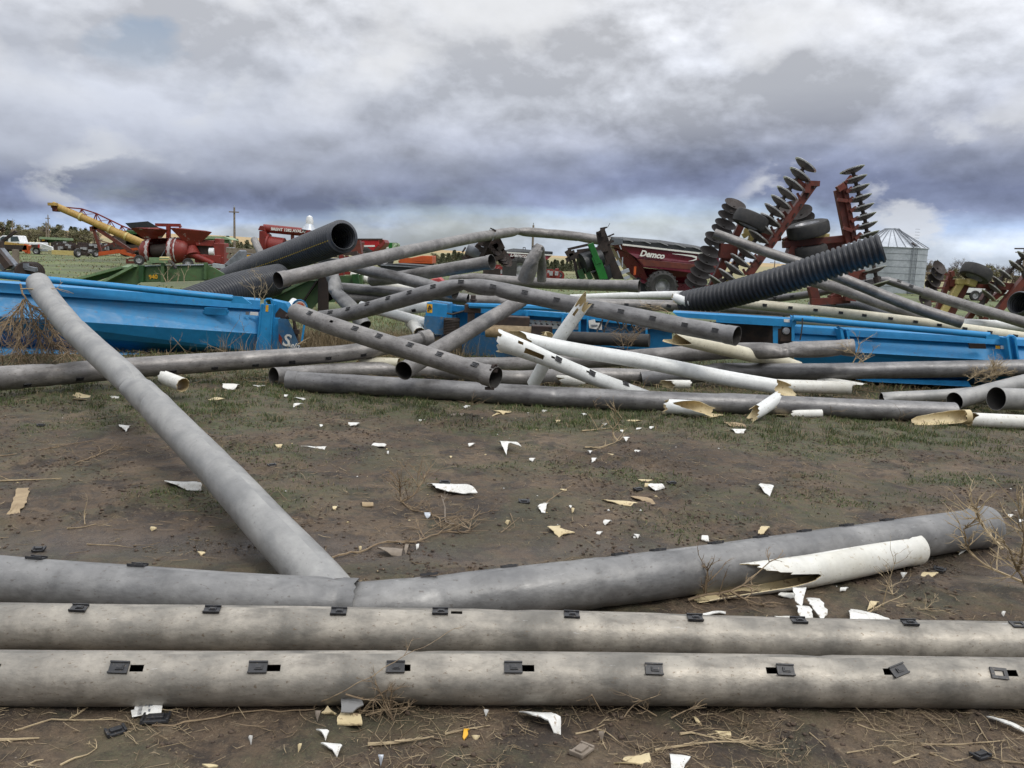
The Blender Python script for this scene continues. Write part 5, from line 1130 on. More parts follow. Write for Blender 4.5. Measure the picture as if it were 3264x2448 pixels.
# red and green hoppers behind
f = fr(L3, 75); t = thing('grain_cart', 'bright red grain cart hopper with white stripe beyond the culvert', 'grain cart', G(L3(1350, 850), 0))
one('hopper', t, 'bright_red', lambda mb: (mb.prism([f(1180, 600), f(1500, 597), f(1500, 665), f(1440, 735), f(1250, 735), f(1180, 690)], (0, 3, 0))), bevel=.05)
one('end_slope', t, 'red_paint', lambda mb: mb.prism([f(1500, 597), f(1560, 605, 1), f(1578, 640, 1), f(1560, 675, 1), f(1470, 770, .5), f(1430, 735)], (0, 2.6, 0)), bevel=.04)
one('stripe', t, 'label_white', lambda mb: mb.prism([f(1240, 672, -.03), f(1455, 668, -.03), f(1455, 688, -.03), f(1240, 690, -.03)], (0, .05, 0)))
one('top_rim', t, 'dark_metal', lambda mb: mb.bar(f(1180, 599, -.02), f(1545, 599, -.02), .12))
bars('undercarriage', t, 'rust_red', f, [((1380, 740), (1380, 830), .4), ((1280, 740), (1280, 830), .4), ((1500, 690), (1400, 790), .2)]); wheel(t, f(1330, 810), (0, -1, 0), .9, .6)
f = fr(L3, 82); t = thing('grain_cart', 'green grain cart hopper half hidden behind the bright red one', 'grain cart', G(L3(1620, 850), 0))
one('hopper', t, 'green_bright', lambda mb: mb.prism([f(1560, 640), f(1660, 638), f(1660, 700), f(1580, 745), f(1510, 745), f(1500, 700)], (0, 3, 0)), bevel=.05)
one('end_slope', t, 'green_roof', lambda mb: mb.prism([f(1662, 638), f(1700, 640, 1), f(1712, 660, 1), f(1705, 700, 1), f(1660, 705)], (0, 2.5, 0))); one('stripe', t, 'label_white', lambda mb: mb.prism([f(1555, 690, -.03), f(1620, 690, -.03), f(1618, 710, -.03), f(1550, 708, -.03)], (0, .05, 0)))
bars('ladder', t, 'dark_metal', f, [((1700, 640), (1730, 655), .05), ((1730, 655), (1712, 690), .05), ((1590, 745), (1590, 860), .3)])
wheel(t, f(1570, 830), (0, -1, 0), .9, .6)
# orange box wagon, dark trailer deck
f = fr(L3, 46); t = thing('wagon', 'small orange box wagon with boarded side beyond the pile', 'wagon', G(L3(1930, 960), 0))
ob = one('box', t, 'orange', lambda mb: mb.prism([f(1728, 850), f(2010, 792), f(2130, 795), f(2128, 888), f(1735, 878)], (0, 2.2, 0)), bevel=.03)
many('side_board', t, 'orange', lambda: [MB().bar(f(1745, y, -.04), f(2122, y+7, -.04), .05, .1) for y in (828, 848, 866)])
one('chassis', t, 'dark_metal', lambda mb: mb.prism([f(1735, 880, .2), f(2125, 890, .2), f(2120, 905, .2), f(1735, 895, .2)], (0, 1.8, 0))); wheel(t, f(1850, 930, 1), (0, -1, 0), .5, .3); wheel(t, f(2060, 935, 1), (0, -1, 0), .5, .3)
f = fr(L3, 40); t = thing('flat_trailer', 'low black trailer deck under the orange wagon', 'trailer', G(L3(1900, 1040), 0))
one('deck', t, 'tarp', lambda mb: mb.prism([f(1520, 895), f(1700, 885), f(2260, 925), f(2330, 985), f(1850, 1000), f(1520, 960)], (0, 2.5, 0)), bevel=.03)
one('side_rail', t, 'steel_grey', lambda mb: mb.bar(f(1530, 902, -.05), f(2230, 945, -.05), .05)); one('under', t, 'rust_dark', lambda mb: mb.prism([f(1850, 1000, .3), f(2240, 980, .3), f(2200, 1030, .3), f(1860, 1030, .3)], (0, 2, 0)))
f = fr(L3, 30); t = thing('black_trailer', 'black sheeted trailer under the raised end of the big culvert', 'trailer', G(L3(900, 1060), 0))
one('sheet', t, 'tarp', lambda mb: (mb.prism([f(690, 915), f(905, 822), f(1060, 835), f(1280, 800), f(1250, 905), f(760, 960)], (0, 2, 0))), bevel=.02)
bars('rails', t, 'dark_metal', f, [((1090, 745), (1275, 790), .14), ((1090, 770), (1250, 760), .12), ((900, 800), (1060, 810), .05), ((740, 890), (870, 880), .05)])
bars('frame', t, 'red_paint', f, [((1062, 790), (1062, 840), .12), ((1090, 800), (1095, 840), .06), ((1130, 790), (1135, 830), .06), ((1050, 960), (1070, 1100), .2), ((1100, 1000), (1200, 1000), .1)])
f = fr(L2, 36); t = thing('steel_cone', 'grey sheet steel cone standing before a black box', 'steel cone', G(L2(1250, 1000), 0))
one('cone', t, 'steel_grey', lambda mb: mb.prism([f(1150, 900), f(1340, 722), f(1358, 735), f(1360, 920), f(1280, 940)], (0, .8, 0)), bevel=.05)
t = thing('toolbox', 'black steel box with an orange reflector behind the grey cone', 'box', G(L2(1460, 1000), 0)); f = fr(L2, 40)
one('box', t, 'tarp', lambda mb: mb.prism([f(1355, 765), f(1590, 778), f(1560, 900), f(1360, 915)], (0, 1.2, 0)), bevel=.03); one('reflector', t, 'label_yellow', lambda mb: mb.prism([f(1412, 782, -.02), f(1495, 784, -.02), f(1493, 806, -.02), f(1412, 804, -.02)], (0, .05, 0)))
one('sticker', t, 'label_white', lambda mb: mb.prism([f(1380, 825, -.02), f(1396, 825, -.02), f(1396, 860, -.02), f(1380, 858, -.02)], (0, .03, 0)))
f = fr(L2, 62); t = thing('parts_pile', 'pale stacked parts and rails behind the black box', 'machine parts', G(L2(1350, 850), 0))
bars('rails', t, 'wood_grey', f, [((1190, 728), (1530, 745), .35), ((1200, 800), (1300, 815), .3), ((1380, 750), (1540, 765), .4)]); bars('rail', t, 'galvanised', f, [((1195, 716), (1280, 720), .3), ((1030, 905), (1280, 940), .3)])
bars('pipe_rack', t, 'rust_red', f, [((1040, 935), (1250, 965), .25), ((1180, 915), (1290, 945), .3)])
# --- dark disc tool in the middle, at 30 m
f = fr(M1, 27); t = thing('tiller', 'dark rusty toothed tiller poking up before the highest pipe', 'farm implement', G(M1(900, 1000), 0))
one('rack_bar', t, 'rust_dark', lambda mb: mb.bar(f(1022, 300, -3), f(850, 640, -3), .12, .1))
many('tooth', t, 'rust_dark', lambda: [MB().bar(f(1015-k*11, 305+k*22, -3), f(968-k*11, 285+k*22, -3), .035) for k in range(13)])
one('mast', t, 'dark_metal', lambda mb: (mb.box(f(1040, 480, -2), (.38, .4, .4), Matrix.Rotation(-.5, 3, 'Y')), mb.box(f(1000, 580, -2), (.5, .4, .5), Matrix.Rotation(-.4, 3, 'Y')), mb.box(f(960, 500, -2), (.2, .3, .7), Matrix.Rotation(.5, 3, 'Y'))), bevel=.02)
bars('arms', t, 'rust_dark', f, [((800, 480), (900, 560), .12), ((680, 510), (640, 570), .05), ((830, 440), (930, 470), .2), ((1100, 345), (1030, 310), .05), ((1105, 500), (1060, 540), .12), ((1000, 660), (1130, 600), .12), ((1030, 760), (1020, 900), .3), ((640, 620), (700, 660), .1)], d=-2.5)
one('drum', t, 'steel_grey', lambda mb: mb.cyl(f(700, 520, -2), f(860, 590, -2), .28, n=14), smooth=True); one('drum', t, 'rust_dark', lambda mb: mb.cyl(f(690, 585, -2), f(860, 660, -2), .22, n=12), smooth=True)
one('knife', t, 'galvanised', lambda mb: mb.bar(f(1032, 340, -3.1), f(995, 430, -3.1), .05, .02))
for k in range(5): one('disc', t, 'rust_dark', lambda mb: mb.lathe(f(1000+k*26, 520+k*32, -2.2), (.6, -.5, .6), [(.001, 0), (.3, .03), (.33, .08), (.3, .05), (.001, .02)], 18), smooth=True)
# small orange tractor rear, red implements
f = fr(M1, 70); t = thing('yellow_tank', 'yellow and black drum implement under the open grey pipe', 'farm implement', G(M1(930, 850), 0))
one('tank', t, 'label_yellow', lambda mb: mb.cyl(f(912, 810), f(948, 810), .35, n=12)); one('body', t, 'dark_metal', lambda mb: mb.box(f(985, 812), (1.4, .8, .7)), bevel=.05)
row_machine('low red implement on the grass left of the pink grain cart', M1, 85, 1045, 1150, 760, 808, 5, 'red_paint', n=8)
row_machine('low red implement on the grass right of the folded pipe', M1, 85, 1625, 1790, 800, 860, 6, 'red_paint', n=10)
f = fr(M1, 85); t = thing('small_tractor', 'small red tractor standing before the far fence', 'tractor', G(M1(1755, 845), 0))
one('body', t, 'red_paint', lambda mb: (mb.box(f(1752, 800), (.35, .6, .7)), mb.box(f(1765, 825), (.7, .6, .35))), bevel=.05); wheel(t, f(1740, 832, -.5), (0, -1, 0), .4, .3); wheel(t, f(1785, 838, -.5), (0, -1, 0), .28, .2)
# --- grain carts
def cart(label, f, k, body, big):
    pass
f = fr(M1, 66); t = thing('grain_cart', 'faded maroon grain cart behind the folded pipe', 'grain cart', G(M1(1280, 850), 0))
one('hopper', t, 'maroon_pale', lambda mb: (mb.prism([f(1118, 572), f(1700, 600), f(1640, 655), f(1150, 612)], (0, 3.4, 0)), mb.prism([f(1150, 610, .3), f(1640, 655, .3), f(1560, 700, .5), f(1190, 652, .3)], (0, 2.9, 0)), mb.prism([f(1190, 650, .6), f(1540, 690, .6), f(1330, 745, .9), f(1265, 752, .9)], (0, 2.2, 0))), bevel=.03)
one('tarp', t, 'tarp', lambda mb: mb.prism([f(1112, 548), f(1240, 522, .5), f(1705, 560), f(1700, 600), f(1118, 566)], (0, 3.2, 0)), bevel=.04)
one('rim', t, 'label_white', lambda mb: mb.bar(f(1116, 568, -.05), f(1700, 602, -.05), .1))
obj('lettering', text_mesh('Demco', .42, f(1200, 615, -.07), f(1280, 624)-f(1200, 615), (0, 0, 1), .004, .3, .012), 'label_white', t)
one('undercarriage', t, 'rubber', lambda mb: mb.box(f(1195, 785), (1.1, 1.5, 1.7)), bevel=.05); wheel(t, f(1310, 775, -.2), (.1, -1, 0), .95, .7, tread=18)
one('ladder', t, 'dark_metal', lambda mb: [mb.bar(f(x, 510, -.1), f(x, 545, -.1), .05) for x in (1355, 1380)]+[mb.bar(f(1355, 512, -.1), f(1380, 512, -.1), .05)])
f = fr(M2, 46); t = thing('grain_cart', 'large maroon tarped grain cart with white lettering and big tractor tyre', 'grain cart', G(M2(1320, 960), 0))
hp = one('hopper', t, 'maroon', lambda mb: (mb.prism([f(720, 300, .8), f(865, 292), f(2000, 420), f(2000, 545), f(1030, 455), f(940, 395, .1)], (0, 3.6, 0)), mb.prism([f(1030, 457), f(2000, 545), f(1950, 660), f(1110, 560)], (0, 3.5, 0)),
    mb.prism([f(1060, 560, .7), f(1950, 655, .7), f(1760, 700, 1.0), f(1500, 760, 1.2), f(1190, 700, 1.0)], (0, 2.2, 0)), mb.prism([f(760, 340, 1.0), f(940, 395, .3), f(1110, 560, .3), f(1190, 760, .6), f(1100, 750, .6), f(960, 640, 1)], (0, 2.2, 0))), bevel=.03)
hp.data.polygons  # keep
one('side_recess', hp, 'rust_red', lambda mb: slab(mb, M2, [(1045, 462), (1990, 552), (1960, 610), (1120, 542)], 45.98, .015))
one('front_panel', t, 'steel_grey', lambda mb: mb.prism([f(715, 215, .6), f(870, 225, -.05), f(868, 290, -.05), f(722, 300, .6)], (0, .1, 0)))
one('tarp', t, 'tarp', lambda mb: (mb.prism([f(870, 240), f(1300, 270), f(2000, 370), f(2000, 415), f(868, 288)], (0, 3.5, 0)), mb.prism([f(700, 198, 1), f(860, 205, .8), f(1300, 240, .8), f(1700, 300, .8), f(2000, 370, .2), f(1300, 275, 0), f(870, 245, 0)], (0, 2, -.02))), bevel=.03)
many('tarp_bow', t, 'rim', lambda: [MB().bar(f(x, y, -.02), f(x+130, y+52, -.06), .045) for x, y in ((860, 206), (1065, 230), (1270, 252), (1475, 278), (1680, 312))])
one('rim', t, 'label_white', lambda mb: mb.bar(f(865, 292, -.06), f(1980, 420, -.06), .09))
obj('lettering', text_mesh('Demco', .44, f(1062, 425, -.08), f(1235, 447)-f(1058, 425), (0, 0, 1), .006, .3, .018), 'label_white', t)
def swoosh(mb):
    c = [(1450, 402), (1560, 412), (1680, 428), (1740, 446), (1735, 462), (1700, 478), (1640, 488)]; P = [f(x, y, -.08) for x, y in c]; ws = [.02, .05, .09, .12, .1, .06, .01]
    for a, b, u, v in zip(P, P[1:], ws, ws[1:]): mb.prism([a+Vector((0, 0, u/2)), b+Vector((0, 0, v/2)), b-Vector((0, 0, v/2)), a-Vector((0, 0, u/2))], (0, .02, 0))
one('swoosh', t, 'label_white', swoosh)
one('reflector', t, 'orange', lambda mb: mb.box(f(1010, 600, .2), (.12, .05, .45)))
one('undercarriage', t, 'maroon', lambda mb: (mb.prism([f(1100, 560, 1), f(1200, 700, 1), f(1200, 800, 1), f(1130, 790, 1), f(900, 400, 1.2)], (0, 1, 0)), mb.bar(f(1500, 800, 1), f(1900, 830, 1), .5)))
one('underside', t, 'tarp', lambda mb: (mb.box(f(1150, 810, 1.5), (1.4, 1.5, 1.2)), mb.box(f(1580, 720, 2), (1, 1, 1.8))))
wheel(t, f(1322, 782, -.35), (.08, -1, 0), .8, .75, tread=20, rr=.5); wheel(t, f(1500, 800, 3.4), (.08, -1, 0), .8, .75)
# --- folded planter in dark green and black
f = fr(M2, 24); t = thing('folded_planter', 'folded dark green and rusty black farm tool tilted before the large grain cart', 'farm implement', G(M2(520, 800), 0))
one('main_frame', t, 'rust_dark', lambda mb: (mb.prism([f(560, 150), f(650, 100), f(690, 200), f(730, 330), f(880, 700), f(760, 700), f(640, 400), f(580, 280)], (0, .25, 0))), bevel=.01)
bars('spikes', t, 'rust_dark', f, [((600, 105), (685, 90), .04), ((555, 152), (625, 140), .04), ((690, 200), (765, 168), .04), ((620, 110), (640, 200), .1), ((660, 90), (640, 130), .05), ((690, 90), (715, 42), .012)], d=-.1)
one('green_beam', t, 'green_bright', lambda mb: mb.bar(f(485, 280, -.3), f(580, 520, -.3), .2, .16), bevel=.01)
one('green_beam', t, 'green_bright', lambda mb: (mb.bar(f(520, 440, -.25), f(620, 700, -.25), .28, .12), mb.bar(f(590, 480, -.3), f(665, 700, -.3), .14, .12)))
one('green_beam', t, 'green_dark', lambda mb: (mb.bar(f(360, 590, -.1), f(400, 700, -.1), .16), mb.bar(f(430, 560, -.1), f(490, 700, -.1), .2, .14)))
bars('cross_frame', t, 'rust_dark', f, [((215, 360), (255, 430), 0.180), ((220, 350), (480, 290), 0.072), ((240, 440), (690, 330), 0.180), ((200, 480), (330, 420), 0.132), ((290, 460), (345, 695), 0.084), ((280, 360), (300, 420), 0.072), ((330, 380), (560, 350), 0.132), ((345, 595), (640, 560), 0.060), ((570, 320), (760, 250), 0.072), ((350, 500), (370, 600), 0.042), ((600, 420), (700, 560), 0.084)])
one('black_hopper', t, 'tarp', lambda mb: mb.cyl(f(385, 520, -.1), f(600, 440, .1), .3, .27, n=16), smooth=True)
one('black_hopper', t, 'tarp', lambda mb: mb.cyl(f(600, 560, .1), f(660, 690, .2), .3, .27, n=12), smooth=True)
bars('springs', t, 'galvanised', f, [((865, 440), (860, 560), .03), ((850, 625), (940, 590), .1), ((800, 370), (830, 450), .03), ((830, 300), (850, 350), .03), ((800, 480), (830, 540), .08), ((880, 695), (950, 670), .08)], d=-.2)
one('red_plate', t, 'pink_red', lambda mb: (mb.prism([f(620, 545, .5), f(690, 545, .5), f(718, 625, .5), f(650, 618, .5)], (0, .05, 0))))
t = thing('machine_hood', 'faded pink red sheet metal hood peeping over the pipes', 'machine hood', G(M1(350, 1000), 0)); f = fr(M1, 24)
one('hood', t, 'pink_red', lambda mb: mb.prism([f(270, 885), f(370, 868), f(412, 908), f(400, 990), f(270, 960)], (0, .7, 0)), bevel=.02)
# --- disc harrow
def dish(mb, c, ax, R, cup=.16, n=26):
    prof = [(.035, cup*.0), (R*.35, cup*.1*R*2), (R*.65, cup*.42*R*2), (R*.88, cup*.8*R*2), (R, cup*R*2), (R, cup*R*2-.006), (R*.88, cup*.8*R*2-.008), (R*.65, cup*.42*R*2-.008), (R*.35, cup*.1*R*2-.008), (.035, -.008)]
    o = len(mb.f); mb.lathe(c, ax, prof, n)
    for i in range(len(mb.f)-o):
        if (i//n) in (0, 6, 7, 8): mb.m[o+i] = 1
def gang(t, f, pts, ax, R, mt, hub='rust_dark', shaft=True, dd=0):
    P = [f(x, y, dd) for x, y in pts]
    for p in P:
        mb = MB(); dish(mb, p, ax, R); d = obj('disc', mb, [mt, 'disc_centre' if mt == 'disc_white' else mt], t, smooth=True)
    if shaft:
        mb = MB(); mb.tube(P, .045, 6)
        for a, b in zip(P, P[1:]): m = (a+b)/2; mb.cyl(a.lerp(b, .3), a.lerp(b, .7), .085, .085, n=8)
        obj('gang_shaft', mb, hub, t)
f = fr(M3, 20.5); t = thing('disc_harrow', 'large folded disc harrow with red frame and pale steel discs', 'disc harrow', G(M3(1000, 1600), 0))
gang(t, f, [(1297, 112), (1240, 210), (1175, 303), (1110, 397), (1050, 487), (985, 572), (945, 668), (868, 742), (820, 832), (700, 990), (640, 1075), (580, 1155), (520, 1225), (420, 1290)], (.56, .0, .83), .295, 'disc_white')
gang(t, f, [(1800, 162), (1825, 257), (1850, 350), (1873, 447), (1895, 542), (1918, 632), (1932, 722), (1950, 815), (2020, 1165), (2060, 1310)], (-.30, .18, .93), .29, 'disc_white', dd=.2)
gang(t, f, [(600, 502), (565, 558), (530, 625), (500, 705), (465, 765), (400, 840), (390, 895), (350, 985), (325, 1062), (290, 1132), (250, 1195), (215, 1260), (195, 1310)], (.2, -.5, .82), .27, 'disc_rust', shaft=False, dd=.6)
gang(t, f, [(1275, 585), (1300, 655), (1230, 700), (1170, 545)], (-.5, -.5, .75), .3, 'disc_rust', shaft=False, dd=1.2)
one('wing_beam', t, 'rust_red', lambda mb: mb.bar(f(1395, 280, .1), f(740, 1195, .1), .2, .17), bevel=.015)
one('beam_end', t, 'rust_red', lambda mb: (mb.box(f(1388, 272, .1), (.26, .3, .12)), mb.bar(f(1230, 240), f(1330, 310), .1), mb.box(f(1330, 320, 0), (.12, .2, .2))))
bars('disc_arm', t, 'rust_red', f, [((1235, 365), (1270, 430), .05), ((1155, 450), (1190, 520), .05), ((1035, 620), (1085, 690), .05), ((970, 700), (1010, 800), .05), ((810, 980), (850, 1060), .05), ((690, 1130), (720, 1190), .05), ((930, 830), (960, 880), .05), ((760, 1060), (800, 1100), .05)])
one('wing_beam', t, 'rust_red', lambda mb: mb.bar(f(1650, 330, .3), f(1760, 870, .3), .17, .2), bevel=.015)
one('wing_beam', t, 'rust_red', lambda mb: mb.bar(f(1705, 270, .2), f(1815, 860, .2), .1, .12), bevel=.01)
bars('beam_brace', t, 'rust_red', f, [((1640, 330), (1710, 285), .14), ((1640, 430), (1740, 445), .08), ((1700, 715), (1790, 745), .08), ((1730, 360), (1790, 310), .08), ((1770, 550), (1830, 510), .08), ((1780, 650), (1850, 610), .08), ((1800, 740), (1860, 690), .08), ((1820, 830), (1880, 770), .08), ((1720, 260), (1780, 190), .06), ((1750, 460), (1800, 410), .08)], d=.1)
one('wing_beam', t, 'rust_red', lambda mb: (mb.bar(f(1800, 1150, .3), f(1760, 1450, .3), .26, .2), mb.bar(f(1880, 1140, .3), f(1890, 1240, .3), .14), mb.bar(f(1900, 1200, .2), f(1940, 1160, .2), .06)))
one('cross_beam', t, 'rust_red', lambda mb: mb.bar(f(1090, 885, .4), f(1740, 820, .4), .17, .17), bevel=.015)
one('cross_beam', t, 'rust_red', lambda mb: mb.bar(f(860, 805, .8), f(1060, 785, .8), .26, .3), bevel=.015)
many('centre_frame', t, 'rust_red', lambda: [MB().bar(f(1140, 800, .5), f(1260, 1040, .5), .26), MB().bar(f(1250, 890, .7), f(1215, 1000, .7), .22), MB().bar(f(1130, 960, .4), f(1200, 985, .4), .3, .35), MB().bar(f(1560, 860, .7), f(1600, 1000, .7), .25), MB().bar(f(1640, 850, .7), f(1660, 1000, .7), .25),
    MB().bar(f(1380, 1300, .6), f(1430, 1480, .6), .2), MB().bar(f(1600, 1380, .6), f(1640, 1470, .6), .25), MB().bar(f(1370, 1460, .5), f(1760, 1440, .5), .16)])
many('left_frame', t, 'rust_red', lambda: [MB().bar(f(735, 545, .8), f(600, 830, .8), .16), MB().bar(f(560, 930, .5), f(380, 1310, .5), .2), MB().bar(f(690, 960, .6), f(560, 1130, .6), .12), MB().box(f(540, 950, .4), (.4, .3, .35)), MB().bar(f(1080, 560, .2), f(1120, 620, .2), .14), MB().bar(f(1050, 640, .3), f(1100, 720, .3), .12)])
bars('yellow_strut', t, 'pale_yellow', f, [((760, 830), (510, 1270), .09), ((800, 740), (760, 870), .14), ((690, 800), (780, 740), .12), ((700, 740), (800, 760), .1)], d=.9)
one('yellow_bracket', t, 'pale_yellow', lambda mb: (mb.box(f(1440, 795, .5), (.5, .3, .12)), mb.bar(f(1480, 880, .5), f(1510, 970, .5), .14)), bevel=.02)
for c, ax_, R_w in (((770, 640), (.38, .0, .93), .42), ((1345, 730), (-.28, -.10, .95), .50), ((1370, 960), (-.2, -.08, .97), .40)):
    wheel(t, f(c[0], c[1], .3 if c[0] > 1000 else 0), ax_, R_w, .34)
for yy in range(8): pass
bars('small_bolts', t, 'rust_dark', f, [((1345, 360+k*0), (1352, 368), .1) for k in range(1)]+[((1400-k*68, 300+k*95), (1412-k*68, 306+k*95), .09) for k in range(9)])
# second disc harrow at the right edge
f = fr(M4, 25.5); t = thing('disc_harrow', 'second disc harrow with yellow axle and one raised tyre at right edge', 'disc harrow', G(M4(1500, 1450), 0))
gang(t, f, [(1065, 760), (1040, 835), (1000, 915), (965, 990), (898, 1155)], (.35, -.8, .6), .235, 'disc_rust', shaft=False)
gang(t, f, [(2060, 640), (1960, 745), (1840, 850), (1755, 930), (1710, 1010), (1640, 1090), (1500, 1290)], (.6, -.12, .78), .25, 'disc_white')
one('tyre_arm', t, 'pale_yellow', lambda mb: (mb.box(f(1385, 915, .2), (.6, .3, .16)), mb.bar(f(1330, 930, .2), f(1110, 1290, .2), .2), mb.bar(f(1440, 960), f(1470, 890), .25)), bevel=.02)
wheel(t, f(1518, 812, -.1), (.42, .12, .88), .44, .36)
one('frame', t, 'rust_red', lambda mb: (mb.bar(f(1190, 925, .3), f(2120, 985, .3), .2, .22), mb.bar(f(1370, 960, .3), f(1180, 1330, .3), .24), mb.bar(f(2100, 860, .1), f(1700, 1340, .1), .2), mb.bar(f(1690, 1000, .3), f(1590, 1150, .3), .2), mb.bar(f(1850, 1000, .4), f(1700, 1120, .4), .16), mb.bar(f(1230, 790, .3), f(1060, 1250, .3), .14), mb.bar(f(1240, 940, .4), f(1200, 1020, .4), .2), mb.bar(f(1600, 1280, .2), f(1610, 1420, .2), .2), mb.bar(f(1480, 1270, .2), f(1380, 1400, .2), .16)), bevel=.01)
bars('disc_arm', t, 'rust_red', f, [((1140, 825), (1225, 835), .06), ((1090, 905), (1180, 905), .05), ((1060, 990), (1150, 985), .05), ((980, 1145), (1070, 1145), .06), ((940, 1225), (1050, 1225), .05), ((1225, 790), (1240, 850), .1), ((1650, 1270), (1720, 1390), .06)], d=.1)
bars('spring_arm', t, 'rust_dark', f, [((1970, 525), (2100, 525), .04), ((2000, 700), (2070, 770), .1), ((2070, 770), (2090, 860), .1), ((2010, 575), (2079, 580), .04)])
for yy in (0,): pass
# --- grain bin
YB = 92; f = fr(M4, YB); c = Vector((at(M4(448, 1010), YB).x, YB, 0)); RB = 109/F*YB
t = thing('grain_bin', 'round galvanised grain bin with conical roof and ladder at right', 'grain bin', c)
ztop = at(M4(520, 502), YB-RB).z; zap = at(M4(515, 303), YB).z
def binwall(mb):
    seg = 72; rows = 42; vs = []; 
    for k in range(rows+1):
        z = ztop*k/rows; r = RB+(.012 if k % 2 else 0)
        for i in range(seg): q = 2*math.pi*i/seg; vs.append(c+Vector((math.cos(q)*r, math.sin(q)*r, z)))
    mb.add(vs, [(k*seg+i, k*seg+(i+1) % seg, (k+1)*seg+(i+1) % seg, (k+1)*seg+i) for k in range(rows) for i in range(seg)])
one('wall', t, 'galvanised', binwall, smooth=True)
many('wall_hoop', t, 'steel_grey', lambda: [MB().lathe(c+Vector((0, 0, ztop*k/7)), (0, 0, 1), [(RB+.01, 0), (RB+.035, 0), (RB+.035, .03), (RB+.01, .03)], 60) for k in range(1, 7)])
rf = one('roof', t, 'galvanised', lambda mb: mb.lathe(c+Vector((0, 0, ztop)), (0, 0, 1), [(RB+.12, -.05), (RB+.12, 0), (RB*.2, zap-ztop), (RB*.2, zap-ztop+.12), (.001, zap-ztop+.16)], 60))
many('roof_rib', rf, 'steel_grey', lambda: [MB().bar(c+Vector((math.cos(q)*(RB+.1), math.sin(q)*(RB+.1), ztop+.03)), c+Vector((math.cos(q)*RB*.2, math.sin(q)*RB*.2, zap+.03)), .07, .06) for q in [2*math.pi*i/28 for i in range(28)]])
def lad(mb):
    q = math.radians(-74); o = c+Vector((math.cos(q), math.sin(q), 0))*(RB+.12); tx = Vector((-math.sin(q), math.cos(q), 0))*.28
    for s in (-1, 1): mb.bar(o+tx*s, o+tx*s+Vector((0, 0, ztop)), .05); mb.bar(o+tx*s+Vector((0, 0, ztop+.1)), c+tx*s*.9+Vector((math.cos(q), math.sin(q), 0))*RB*.2+Vector((0, 0, zap+.15)), .05)
    for k in range(22): mb.bar(o-tx+Vector((0, 0, .3*k+.3)), o+tx+Vector((0, 0, .3*k+.3)), .03)
    for k in range(13):
        p = (o+Vector((0, 0, ztop+.12))).lerp(c+Vector((math.cos(q), math.sin(q), 0))*RB*.2+Vector((0, 0, zap+.15)), k/13); mb.bar(p-tx, p+tx, .03)
one('ladder', t, 'steel_grey', lad)
one('roof_hatch', rf, 'dark_metal', lambda mb: mb.bar(f(765, 460, -RB*.8), f(810, 488, -RB*.9), .35, .12))
one('base_panel', t, 'steel_grey', lambda mb: mb.box(c+Vector((RB*.3, -RB*.99, .5)), (.8, .2, .9)))
# white trailer at far right
f = fr(M4, 75); t = thing('white_trailer', 'long low white trailer beyond the second disc harrow', 'trailer', G(M4(1600, 1090), 0))
one('box', t, 'paint_white', lambda mb: mb.prism([f(1350, 975), f(2150, 1010), f(2150, 1065), f(1345, 1045)], (0, 2.2, 0)), bevel=.05)
one('chassis', t, 'tarp', lambda mb: mb.prism([f(1350, 1048, .3), f(2150, 1068, .3), f(2150, 1085, .3), f(1350, 1070, .3)], (0, 1.5, 0))); wheel(t, f(1500, 1078), (0, -1, 0), .45, .3); wheel(t, f(1600, 1082), (0, -1, 0), .45, .3)
# --- poles
def pole(label, cf, top, base, Y, r=.14, arm=1.6, leanm=0):
    a = at(cf(*base), Y); a.z = 0; b = at(cf(*top), Y); b.x = b.x; t = thing('utility_pole', label, 'utility pole', a)
    one('post', t, 'wood_grey', lambda mb: mb.cyl(a, Vector((a.x*.5+b.x*.5, Y, b.z)), r*1.2, r*.8, n=8))
    top3 = Vector((a.x*.5+b.x*.5, Y, b.z)); 
    if arm: one('crossarm', t, 'wood_grey', lambda mb: mb.box(top3-Vector((0, .15, .6)), (arm, .12, .14)))
    one('insulator', t, 'galvanised', lambda mb: mb.cyl(top3, top3+Vector((0, 0, .25)), .06, n=6))
pole('tall pale wooden pole with a short crossarm beyond the red mill', L2, (1277, 225), (1283, 745), 112, .15, 1.3)
pole('dark pole with a box near its top in the left trees', L1, (562, 318), (575, 600), 170, .12, .9)
pole('short grey pole left of the dark pole in the trees', L1, (540, 395), (548, 600), 190, .14, 0)
pole('pair pole standing in the trees above the pickup cab', L1, (146, 385), (150, 560), 200, .16, 0)
pole('distant pole seen between the harrow discs and culvert', M3, (1008, 1045), (1005, 1150), 230, .15, 2.6)
pole('distant pole behind the folded grey pipe', M1, (1472, 250), (1455, 800), 95, .13, 0)
pole('pole with two crossarms at the far right edge', M4, (2062, 520), (2050, 1000), 120, .16, 2.6)
# --- far fence
f = fr(M1, 150); t = thing('fence', 'weathered plank and wire fence far beyond the pasture', 'fence', G(M1(1850, 830), 0))
many('plank', t, 'wood_grey', lambda: [MB().box(at(M1(1630+k*14, 800), 150)*1+Vector((0, 0, 0)), (.5, .1, 1.6)) for k in range(0, 24)])
one('rail', t, 'wood_grey', lambda mb: mb.bar(f(1050, 755), f(1960, 782), .25, .2))
many('post', t, 'wood_grey', lambda: [MB().box(f(1040+k*48, 770+k*1.3), (.25, .2, 2)) for k in range(20)])
